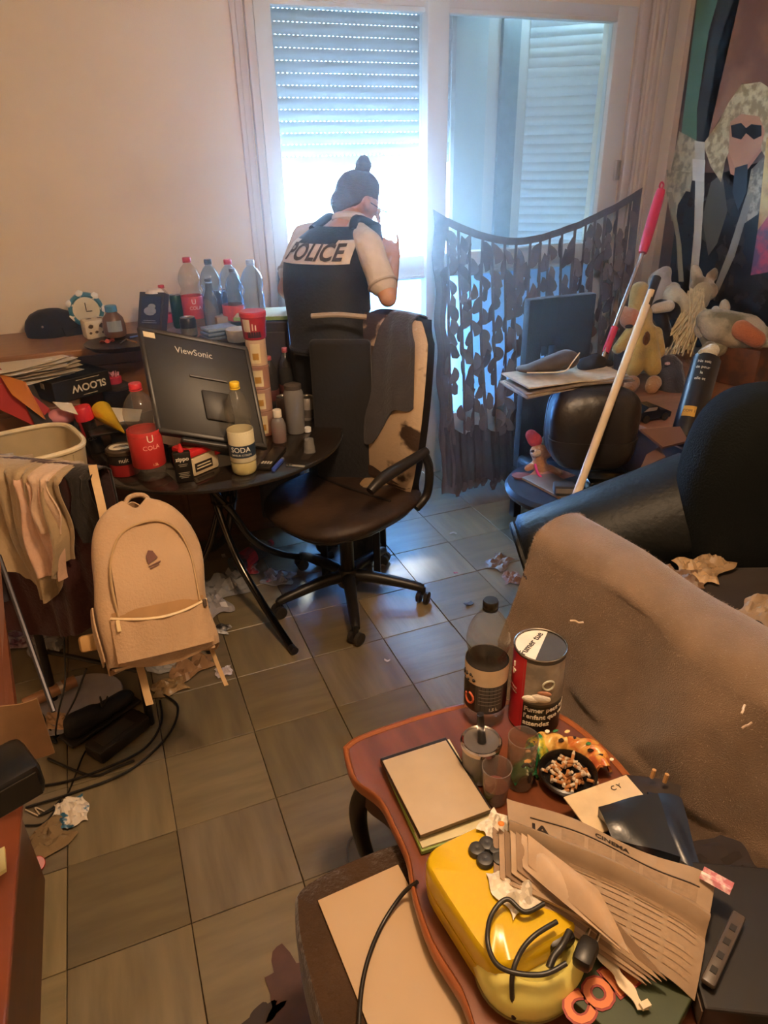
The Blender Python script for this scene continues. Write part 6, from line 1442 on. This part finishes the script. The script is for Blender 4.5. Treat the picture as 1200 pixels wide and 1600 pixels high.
# lidded jar with black stick
p = at(752, 1158, Z=CZ+.10); p = V(p.x, p.y, CZ+.001)
t = thing('lidded_jar', 'glass jar with a chrome-rimmed grey lid and a black stick, left of the drinking glass', 'jar', p, 0)
obj('jar_body', G().lathe([(0, 0), (.036, 0), (.040, .006), (.041, .085), (.039, .095)], 32), clear('#b8a090', .30), t, smooth=SM)
obj('chrome_rim', G().lathe([(.041, .088), (.045, .089), (.046, .100), (.043, .104), (.039, .102)], 36), mat('#b8b0a8', .12, 1), t, smooth=SM)
obj('lid', G().lathe([(0, .096), (.018, .094), (.040, .101)], 32), mat('#6a625a', .35, .4), t, smooth=SM)
obj('stick', G().tube([(.002, .0, .096), (.004, .01, .125), (.002, .014, .165)], lambda s_: .010-.002*s_, 12, smooth=4), mat('#1a1715', .4), t, smooth=SM)
solo('ash_layer', 'greyish contents seen through the lidded glass jar', 'ash', G().lathe([(0, .003), (.034, .003), (.038, .010), (.038, .05), (0, .055)], 24), mat('#5a4436', .9, var=.3, scale=60), p)
p = at(818, 1152, Z=CZ+.135); p = V(p.x, p.y, CZ+.001)
t = thing('drinking_glass', 'tall clear drinking glass with faint dark print, right of the lidded jar', 'glass', p, FACE(p))
obj('glass_body', G().lathe([(0, 0), (.029, 0), (.030, .004), (.033, .135), (.0315, .135), (.0285, .010), (0, .010)], 36), clear('#efe0d0', .14, 1.45), t, smooth=SM)
obj('printed_mark', G().tube([(.0335*math.cos(a), .0335*math.sin(a), .085+.006*math.sin(9*a)) for a in [-PI/2+.1+k*.07 for k in range(14)]], .003, 6).tube([(.0325*math.cos(-PI/2+.7), .0325*math.sin(-PI/2+.7), .03), (.033*math.cos(-PI/2+.75), .033*math.sin(-PI/2+.75), .06)], .003, 6), mat('#3a342e', .5), t)
p = at(775, 1222, Z=CZ+.05); p = V(p.x-.0, p.y, CZ+.001)
t = thing('shot_tumbler', 'short clear tumbler with brownish dregs in front of the lidded jar', 'glass', p, 0)
obj('glass_body', G().lathe([(0, 0), (.024, 0), (.026, .005), (.032, .095), (.0305, .095), (.024, .010), (0, .010)], 32), clear('#dcc8b4', .18, 1.45), t, smooth=SM)
obj('dregs', G().lathe([(0, .011), (.0238, .011), (.026, .04), (0, .04)], 24), mat('#6a3c30', .3), t, smooth=SM)
# ashtray full of butts with painted rim figure
p = onc(885, 1222)
t = thing('ashtray', 'black round ashtray overflowing with cigarette butts', 'ashtray', p)
obj('bowl', G().lathe([(0, 0), (.045, 0), (.060, .018), (.064, .034), (.060, .036), (.052, .018), (.0, .010)], 40), mat('#15110f', .25), t, smooth=SM)
rs = random.Random(12)
for k in range(46):
    a = rs.uniform(0, 6.28); r_ = .046*math.sqrt(rs.random()); z = .022+rs.uniform(0, .022)*(1-r_/.06)
    b0 = p+V(r_*math.cos(a), r_*math.sin(a), z); dr = Vector((rs.uniform(-1, 1), rs.uniform(-1, 1), rs.uniform(-.15, .5))).normalized(); L_ = rs.uniform(.014, .026)
    t2 = thing('cigarette_butt', 'stubbed cigarette butt in the black ashtray', 'cigarette butt', b0, 0, 'cigarette butts in the ashtray')
    obj('filter', G().tube([V(0, 0, 0), dr*L_*.6], .0038, 8), mat('#a8703c', .8), t2, smooth=SM); obj('paper', G().tube([dr*L_*.6, dr*L_], .0036, 8), mat('#c8b49a', .8), t2, smooth=SM)
t = thing('painted_ornament', 'colourful green, yellow and orange painted ceramic figure curving round the ashtray', 'ornament', p)
cols = [('#1f5c38', 3.0, 2.05, None), ('#2e7a48', 2.05, 1.6, '#c8b83c'), ('#b8843c', 1.6, .95, '#d8b060'), ('#c8944c', .95, .30, '#b8642c'), ('#b8603a', .30, -.35, '#d8a04c')]
for k, (c_, a0_, a1_, c2_) in enumerate(cols):
    def orn(u, v):
        a = lerp(a0_, a1_, u); rr = lerp(.067, .112+.012*math.sin(5*a), v)
        return (rr*math.cos(a), rr*math.sin(a)+.004, .020+.022*math.sin(PI*min(1, v*1.05))**.6+.004*math.sin(17*a+9*v))
    obj('glazed_section', G().sheet(orn, 14, 10, .006), mat(c_, .25, var=.3, scale=38, bump=.3, col2=c2_), t, smooth=R(60))
for k in range(18):
    a = lerp(2.6, -.25, k/17)+rnd(-.05, .05); rr = .090+rnd(-.016, .016); g = G().ball((rr*math.cos(a), rr*math.sin(a)+.004, .043+rnd(-.002, .003)), (rnd(.005, .012), rnd(.004, .008), .003), 1)
    obj('glazed_bump', g, mat(['#e8c880', '#2a1c14', '#e8e0c8', '#3c7a4c', '#2a1c14'][k % 5], .3), t, smooth=SM)
# green folder, book, cream card
q = [onc(650, 1338), onc(602, 1192)]
M, lx, ly = plane3(onc(650, 1340), onc(772, 1300), onc(600, 1190))
t = thing('green_notebook', 'green notebook lowest in the stack at the left of the coffee table', 'notebook', M=M)
obj('cover', G().box((lx/2+.012, ly/2, .006), (lx, ly, .012), bev=.002), mat('#7f9440', .5), t); obj('pages', G().box((lx/2+.012, ly/2, .014), (lx-.006, ly-.008, .006)), mat('#c8bd94', .7), t)
obj('white_sticker', G().box((.012+.008, .035, .0125), (.012, .020, .001)), mat('#ddd6c0', .5), t)
M2 = Matrix.Translation((0, 0, .018)) @ M
M, lx, ly = plane3(at(655, 1312, Z=CZ+.02), at(768, 1270, Z=CZ+.02), at(606, 1188, Z=CZ+.02)); M.translation.z += .000
t = thing('black_book', 'black-edged book between the green notebook and the cream card', 'book', M=M)
obj('cover', G().box((lx/2, ly/2, .008), (lx, ly, .014), bev=.002), mat('#1f1814', .4), t); obj('pages', G().box((lx/2, ly/2, .0085), (lx-.004, ly+.001, .010)), mat('#8c7a60', .8), t)
M, lx, ly = plane3(at(657, 1304, Z=CZ+.04), at(766, 1264, Z=CZ+.04), at(612, 1183, Z=CZ+.04)); M.translation.z -= .004
solo('cream_card', 'blank cream card on top of the black-edged book', 'card', G().box((lx/2, ly/2, .001), (lx, ly, .003), bev=.0008), mat('#b09a7c', .6, var=.04), M=M)
# yellow case
YZ = CZ+.105
ya, yb, yc, yd = at(650, 1332, Z=YZ), at(800, 1262, Z=YZ), at(925, 1440, Z=YZ), at(775, 1525, Z=YZ)
YM = mat('#d0aa0e', .24, var=.06, scale=3)
t = thing('yellow_case', 'glossy yellow plastic case lying on the coffee table under the newspaper', 'case', (ya+yc)/2-UP*.1)
def ycase(u, v, k, z, shift=0):
    return lerp(lerp(ya, yb, .5+(u-.5)*k), lerp(yd, yc, .5+(u-.5)*k), .5+(v-.5)*k)
def ringy(k, z, n=64):
    out = []
    for i in range(n):
        a = 2*PI*i/n; e = 5.5; ca, sa = math.cos(a), math.sin(a); rr = 1/((abs(ca)**e+abs(sa)**e)**(1/e))
        p = ycase(.5+.5*rr*ca, .5+.5*rr*sa, k, z); out.append(V(p.x, p.y, z))
    return out
obj('lower_shell', loft([ringy(.90, CZ+.002), ringy(.98, CZ+.014), ringy(1.0, CZ+.045), ringy(1.0, CZ+.052)]), YM, t, world=True, smooth=R(50))
obj('upper_shell', loft([ringy(.995, CZ+.054), ringy(1.0, CZ+.062), ringy(.995, CZ+.088), ringy(.975, CZ+.099), ringy(.94, YZ), ringy(.5, YZ+.002)]), YM, t, world=True, smooth=R(50))
p = at(765, 1335, Z=YZ+.01)
t2 = thing('rubber_grips', 'dark lobed rubber knob on the yellow case, left of the newspaper', 'knob', V(p.x, p.y, YZ+.002), .3)
for k, (x, y) in enumerate([(-.010, .022), (.012, .018), (-.014, -.002), (.008, -.018), (.018, .0)]): obj('lobe', G().lathe([(0, 0), (.014, 0), (.016, .004), (.014, .012), (.008, .014), (0, .012)], 20, c=(x, y, 0)), mat('#2c2a26', .45), t2, smooth=SM)
p = at(808, 1385, Z=YZ+.01)
crumple('crumpled white tissue between the yellow case and the newspaper', V(p.x, p.y, YZ), .09, .08, .03, '#d8cdb8', 'tissue', 'tissue', 88)
crumple('small white tissue at the newspaper corner, above the dark knob', V(*at(775, 1295, Z=YZ).xy, YZ), .05, .06, .025, '#d8cdb8', 'tissue', 'tissue', 89)
# pale-yellow iron-like shell
pc2 = at(842, 1480, Z=CZ+.08); PY = mat('#d9cc6c', .25, var=.05)
t = thing('pale_yellow_kettle', 'pale yellow rounded plastic appliance with black socket and cable coils', 'appliance', V(pc2.x, pc2.y, CZ+.001))
obj('shell', G().lathe([(0, 0), (.072, 0), (.086, .010), (.092, .035), (.088, .06), (.074, .080), (.064, .086)], 40, fn=lambda r, z, a: r*(1+.16*math.cos(a-2.2)+.05*math.cos(2*a))), PY, t, smooth=SM)
obj('dark_rim', G().lathe([(.087, .008), (.0895, .010), (.087, .013)], 40, fn=lambda r, z, a: r*(1+.16*math.cos(a-2.2)+.05*math.cos(2*a))), mat('#6a5c1c', .4), t, smooth=SM)
obj('bowl_inside', G().lathe([(0, .060), (.045, .066), (.064, .086)], 40, fn=lambda r, z, a: r*(1+.16*math.cos(a-2.2)+.05*math.cos(2*a))), mat('#c4b860', .35), t, smooth=SM)
obj('black_socket', G().box((.035, -.005, .085), (.05, .03, .03), bev=.008), mat('#1c1916', .4), t, smooth=SM)
t = thing('power_plug', 'black moulded plug resting on the pale yellow appliance', 'plug', at(915, 1490, Z=CZ+.115), .6)
obj('plug_body', G().box((0, 0, 0), (.05, .032, .03), bev=.01), mat('#1a1714', .4), t, smooth=SM); obj('pin', G().tube([(.02, .008, 0), (.042, .008, 0)], .003, 6), mat('#b0a898', .3, 1), t); obj('pin', G().tube([(.02, -.008, 0), (.042, -.008, 0)], .003, 6), mat('#b0a898', .3, 1), t)
def cbl(label, pts, r, col='#26231f'):
    P = [at(x, y, Z=CZ+z) for x, y, z in pts]; o = P[0].copy()
    return solo('cable', label, 'cable', G().tube([q-o for q in P], r, 10, smooth=9), mat(col, .4), o, 0, 'cables on the coffee table')
cbl('dark cable looped over the yellow case down to the pale appliance', [(850, 1412, .125), (820, 1425, .125), (792, 1405, .13), (768, 1430, .125), (762, 1470, .125), (775, 1505, .115), (805, 1520, .11), (850, 1522, .115), (885, 1505, .12)], .0042)
cbl('second dark cable curving down from the newspaper over the pale appliance', [(870, 1440, .13), (835, 1462, .13), (812, 1490, .12), (800, 1530, .10), (803, 1590, .02)], .0042)
cbl('black cable end with sleeve under the newspaper edge', [(890, 1455, .12), (878, 1478, .12), (865, 1495, .115), (858, 1512, .11)], .006)
# newspaper
NZ = CZ+.135
def newsp(name, label, c4, z4, col, th=.004, seed=0, curl=.0, n=24, grp=None):
    q = [at(x, y, Z=CZ+z) for (x, y), z in zip(c4, z4)]; o = q[0].copy(); rs = random.Random(seed); ph = rs.uniform(0, 6)
    f = lambda u, v: lerp(lerp(q[0], q[1], u), lerp(q[2], q[3], u), v)-o+UP*(.005*math.sin(7*u+ph)*math.sin(PI*v)+.018*curl*math.sin(PI*u)*math.sin(PI*v)+(.020*math.exp(-((v-.60)/.05)**2)-.012*math.exp(-((v-.50)/.05)**2)+.008*math.sin(9*u+5*v)*v-.05*max(0, u-.9)*6*(1-v)*0-.25*max(0, u-.88)**1.5+.10*max(0, .18-v)*math.sin(4*u) if n > 15 else 0))
    return solo(name, label, 'newspaper', G().sheet(f, n, n, th), mat(col, .8, var=.10, scale=22, bump=.1), o, 0, grp, smooth=R(60)), f, o

NG = 'sheets of the newspaper bundle'
main, f, o = newsp('newspaper', 'large newspaper page with CINEMA heading spread over the yellow case', [(800, 1385), (1088, 1550), (792, 1245), (1118, 1372)], [.115, .075, .135, .115], '#967e63', .006, 1, 1, n=40)
def on_news(u, v, h=.0045): return f(u, v)+UP*h
PR = mat('#8a7258', .8, var=.15, scale=60); PRD = mat('#3a2e26', .7)
g = G().text('CINEMA', .019, fn=lambda p_: on_news(.53+p_.x/.42, .905+p_.y/.26), bold=.0006); obj('lettering', g, PRD, main)
obj('rule_line', G().tube([on_news(.12+.82*k/20, .84) for k in range(21)], .0012, 4), PRD, main)
for k in range(5):
    u0 = .28+.135*k; obj('photo_block', G().sheet(lambda u, v: on_news(u0+.115*u, .64+.17*v, .0052), 4, 4, .0006), PR, main)
obj('big_letters', G().text('IA', .036, fn=lambda p_: on_news(.17+p_.x/.36, .72+p_.y/.24), bold=.001), PRD, main)
for k in range(5):
    for r_ in range(9):
        if rnd(0, 1) < .12: continue
        u0, v0 = .16+.165*k, .06+.055*r_; obj('text_column', G().sheet(lambda u, v: on_news(u0+.14*u, v0+.03*v, .0049), 3, 1, .0004), mat('#9b8165', .8, var=.10, scale=150), main, kind=None)
obj('heading', G().tube([on_news(.35+.35*k/12, .52) for k in range(13)], .0016, 4), PR, main)
for k in range(7):
    dx = 9*k
    newsp('newspaper_sheet', ['lowest folded sheet at the left of the newspaper', 'second folded sheet from the bottom, left of the newspaper', 'third folded sheet from the bottom, left of the newspaper', 'middle folded sheet fanned out left of the newspaper', 'third folded sheet from the top, left of the newspaper', 'second folded sheet from the top, left of the newspaper', 'topmost narrow folded sheet fanned over the newspaper'][k],
          [(772+dx, 1376-4*k), ((1010+8*k, 1540-2*k) if k < 5 else (900+14*k, 1455+6*k)), (770+dx, 1292+2*k), (862+12*k, 1372+3*k)], [.112+.006*k, (.070 if k < 5 else .118)+.004*k, .124+.006*k, .122+.006*k], ['#8c7258', '#a0866a', '#7a624a', '#a88e70', '#8a7056', '#b0967a', '#a88c6e'][k], .004, 10+k, .6, 10, 'folded sheets of the newspaper')
solo('orange_dot', 'small orange cap at the top left corner of the newspaper', 'cap', cyl(.006, .004), mat('#d87a24', .5), at(783, 1288, Z=CZ+.15))
# cards and black packages at right
M, lx, ly = plane3(at(905, 1275, Z=CZ+.05), at(1000, 1240, Z=CZ+.05), at(890, 1255, Z=CZ+.05))
solo('cream_envelope', 'cream card with small dark print behind the black pouch', 'card', G().box((lx/2, .0, 0), (lx*1.05, .10, .003)), mat('#cdb48c', .6), M=M)
solo('card_print', 'dark letters on the cream card behind the black pouch', 'print', G().text('C Y', .016, ext=.0004), mat('#3a3028', .6), M=M @ Matrix.Translation((lx*.75, .030, .003)), smooth=None)
def pouch(label, c4, z, col, th=.02, name='pouch', rough=.3):
    q = [at(x, y, Z=CZ+z) for x, y in c4]; o = q[0].copy()
    f = lambda u, v: lerp(lerp(q[0], q[1], u), lerp(q[2], q[3], u), v)-o+UP*(.008*math.sin(5*u+1)*math.sin(4*v)+.010*math.sin(PI*u)*math.sin(PI*v))
    return solo(name, label, 'pouch', G().sheet(f, 14, 12, th), mat(col, rough, bump=.3, bscale=14, var=.2, scale=5), o, smooth=R(60))
pouch('shiny black plastic pouch lying above the newspaper', [(955, 1310), (1062, 1345), (935, 1265), (1025, 1245)], .07, '#23262a')
pouch('blue-black plastic sleeve right of the shiny black pouch', [(1060, 1345), (1105, 1390), (1010, 1240), (1060, 1252)], .05, '#20293a')
pouch('dark brown case lying under the black pouches, above the ashtray side', [(890, 1290), (1040, 1360), (975, 1215), (1060, 1235)], .012, '#2a211a', .03, 'dark_case', .6)
t = thing('black_book_stack', 'stack of black books at the right end of the coffee table', 'book', onc(1150, 1490), -.5)
obj('cover', G().box((0, 0, .03), (.20, .26, .06), bev=.004), mat('#15110f', .5), t); obj('pages', G().box((-.004, 0, .03), (.196, .255, .035)), mat('#5a4838', .8), t)
t = thing('remote_control', 'dark remote control lying on the black books at the right', 'remote', at(1130, 1485, Z=CZ+.07), .45)
obj('case', G().box((0, 0, .006), (.15, .022, .012), bev=.004), mat('#4a4038', .4), t, smooth=SM)
for k in range(4): obj('button', G().box((-.05+.03*k, 0, .0125), (.012, .010, .002)), mat('#1a1613', .5), t)
solo('pink_tag', 'tiny pink and white tag at the right corner of the newspaper', 'tag', G().sheet(lambda u, v: (.03*(u-.5), .05*(v-.5), .008*math.sin(6*u)), 6, 6, .001), mat('#b87078', .5, col2='#e0d0c8', scale=60), at(1120, 1375, Z=CZ+.125), .5)
crumple('dark crumpled cloth at the far right of the coffee table', onc(1130, 1400), .22, .18, .05, '#241a14', 'dark_cloth', 'cloth', 71, .9)
for k, (x, y) in enumerate([(1018, 1215), (1038, 1222)]): solo('cigarette_stub', ['upright filter tip on the dark case, left one', 'upright filter tip on the dark case, right one'][k], 'cigarette', G().tube([V(0, 0, 0), V(.003, 0, .022)], .0045, 8), mat('#b88c58', .7), at(x, y, Z=CZ+.05))
# green box with CON lettering, torn edge
M, lx, ly = plane3(at(868, 1530, Z=CZ+.055), at(985, 1625, Z=CZ+.055), at(915, 1475, Z=CZ+.055))
t = thing('green_carton', 'dark green carton with orange CON lettering and a torn corner, bottom right', 'box', M=M)
obj('carton', G().box((lx*.6, .09, -.024), (lx*1.5, .20, .048), bev=.002), mat('#2f3a1c', .5), t)
cm = at(938, 1552, Z=CZ+.0575); cx_ = (at(990, 1512, Z=CZ+.0575)-cm).normalized(); Mc = M.inverted() @ (Matrix.Translation(cm) @ Matrix.Rotation(math.atan2(cx_.y, cx_.x), 4, 'Z'))
obj('lettering', G().text('CON', .058, M=Mc, bold=.0025), mat('#c8703c', .5), t)
obj('letter_outline', G().text('CON', .058, M=Mc @ Matrix.Translation((0, 0, -.0007)), bold=.006), mat('#8a2a1c', .5), t)
obj('side_edge', G().box((-lx*.155, .09, -.024), (.004, .19, .046)), mat('#8a8060', .6), t)
t = thing('paper_strip', 'torn white strip of cardboard beside the CON lettering', 'strip', at(965, 1512, Z=CZ+.075))
rs = random.Random(31)
obj('strip', G().sheet(lambda u, v: lerp(at(942, 1490, Z=CZ+.075), at(1005, 1578, Z=CZ+.065), u)-at(965, 1512, Z=CZ+.075)+_r*(.016*(v-.5)*(1+.3*math.sin(13*u))*(1.4-u*.4)), 20, 3, .002), mat('#d2c0a0', .7), t)
obj('bent_end', G().box(tuple(at(1008, 1570, Z=CZ+.07)-at(965, 1512, Z=CZ+.075)), (.016, .010, .006)), mat('#d2c0a0', .7), t)
# ================================================================== upholstered stool with a cream board
PZ = .42
t = thing('footstool', 'dark brown upholstered footstool at the bottom, carrying a cream board', 'footstool', V(.33, .62, 0))
oq = [(460, 1405), (478, 1385), (540, 1352), (620, 1322), (680, 1318), (790, 1420), (860, 1560), (900, 1700), (700, 1740), (560, 1720), (510, 1640), (480, 1540), (462, 1460)]
pl = [at(x, y, Z=PZ-.02) for x, y in oq]; cc = sum(pl, Vector())/len(pl); ps_ = spline([V(p.x, p.y, 0) for p in pl+[pl[0]]], 4)[:-1]
cc.z = 0
def rg(k, z): return [cc+(p-cc)*k+UP*z for p in ps_]
obj('cushion', loft([rg(.97, .22), rg(1.0, .26), rg(1.0, PZ-.04), rg(.985, PZ-.015), rg(.95, PZ-.002), rg(.5, PZ)]), mat('#38240f', .95, bump=.5, bscale=90, sheen=.3, var=.25, scale=6), t, world=True, smooth=R(60))
obj('base', loft([rg(.90, .03), rg(.93, .22)]), mat('#1c130d', .8), t, world=True, smooth=SM)
for k in range(4):
    p_ = rg(.85, 0)[k*13+4]; obj('foot', G().tube([p_, p_+UP*.04], .02, 10), mat('#120d0a', .5), t, world=True)
M, lx, ly = plane3(at(590, 1640, Z=PZ+.004), at(768, 1600, Z=PZ+.004), at(497, 1408, Z=PZ+.004))
q = [at(590, 1640, Z=PZ+.004), at(770, 1640, Z=PZ+.004), at(497, 1408, Z=PZ+.004), at(622, 1352, Z=PZ+.004)]
g = G().sheet(lambda u, v: lerp(lerp(q[0], q[1], u), lerp(q[2], q[3], u), v)-q[0], 6, 6, .005)
solo('cream_board', 'blank cream board lying on the brown footstool', 'board', g, mat('#ae916b', .55, var=.05, scale=4), q[0])
solo('cable', 'black cable falling across the cream board from the coffee table', 'cable', G().tube([at(x, y, Z=z) for x, y, z in ((652, 1378, CZ+.012), (630, 1396, PZ+.03), (600, 1440, PZ+.012), (578, 1490, PZ+.012), (565, 1545, PZ+.012), (560, 1620, PZ+.012))], .0042, 10, smooth=8), mat('#1a1613', .35), smooth=SM)
# brown stain cloth on the floor
solo('floor_stain', 'reddish-brown dried spill on the tiles left of the footstool', 'spill', patch(lambda a, b: V(.07*a, .12*b, .0015), 5, 40), mat('#4a2c20', .5, var=.3, scale=12), onf(468, 1570, .003), .2)
solo('floor_stain', 'small dark crusty spill at the bottom edge of the tiles', 'spill', patch(lambda a, b: V(.06*a, .02*b, .0015), 5, 40), mat('#2a1a10', .6, var=.3, scale=12), onf(405, 1592, .003), .3)
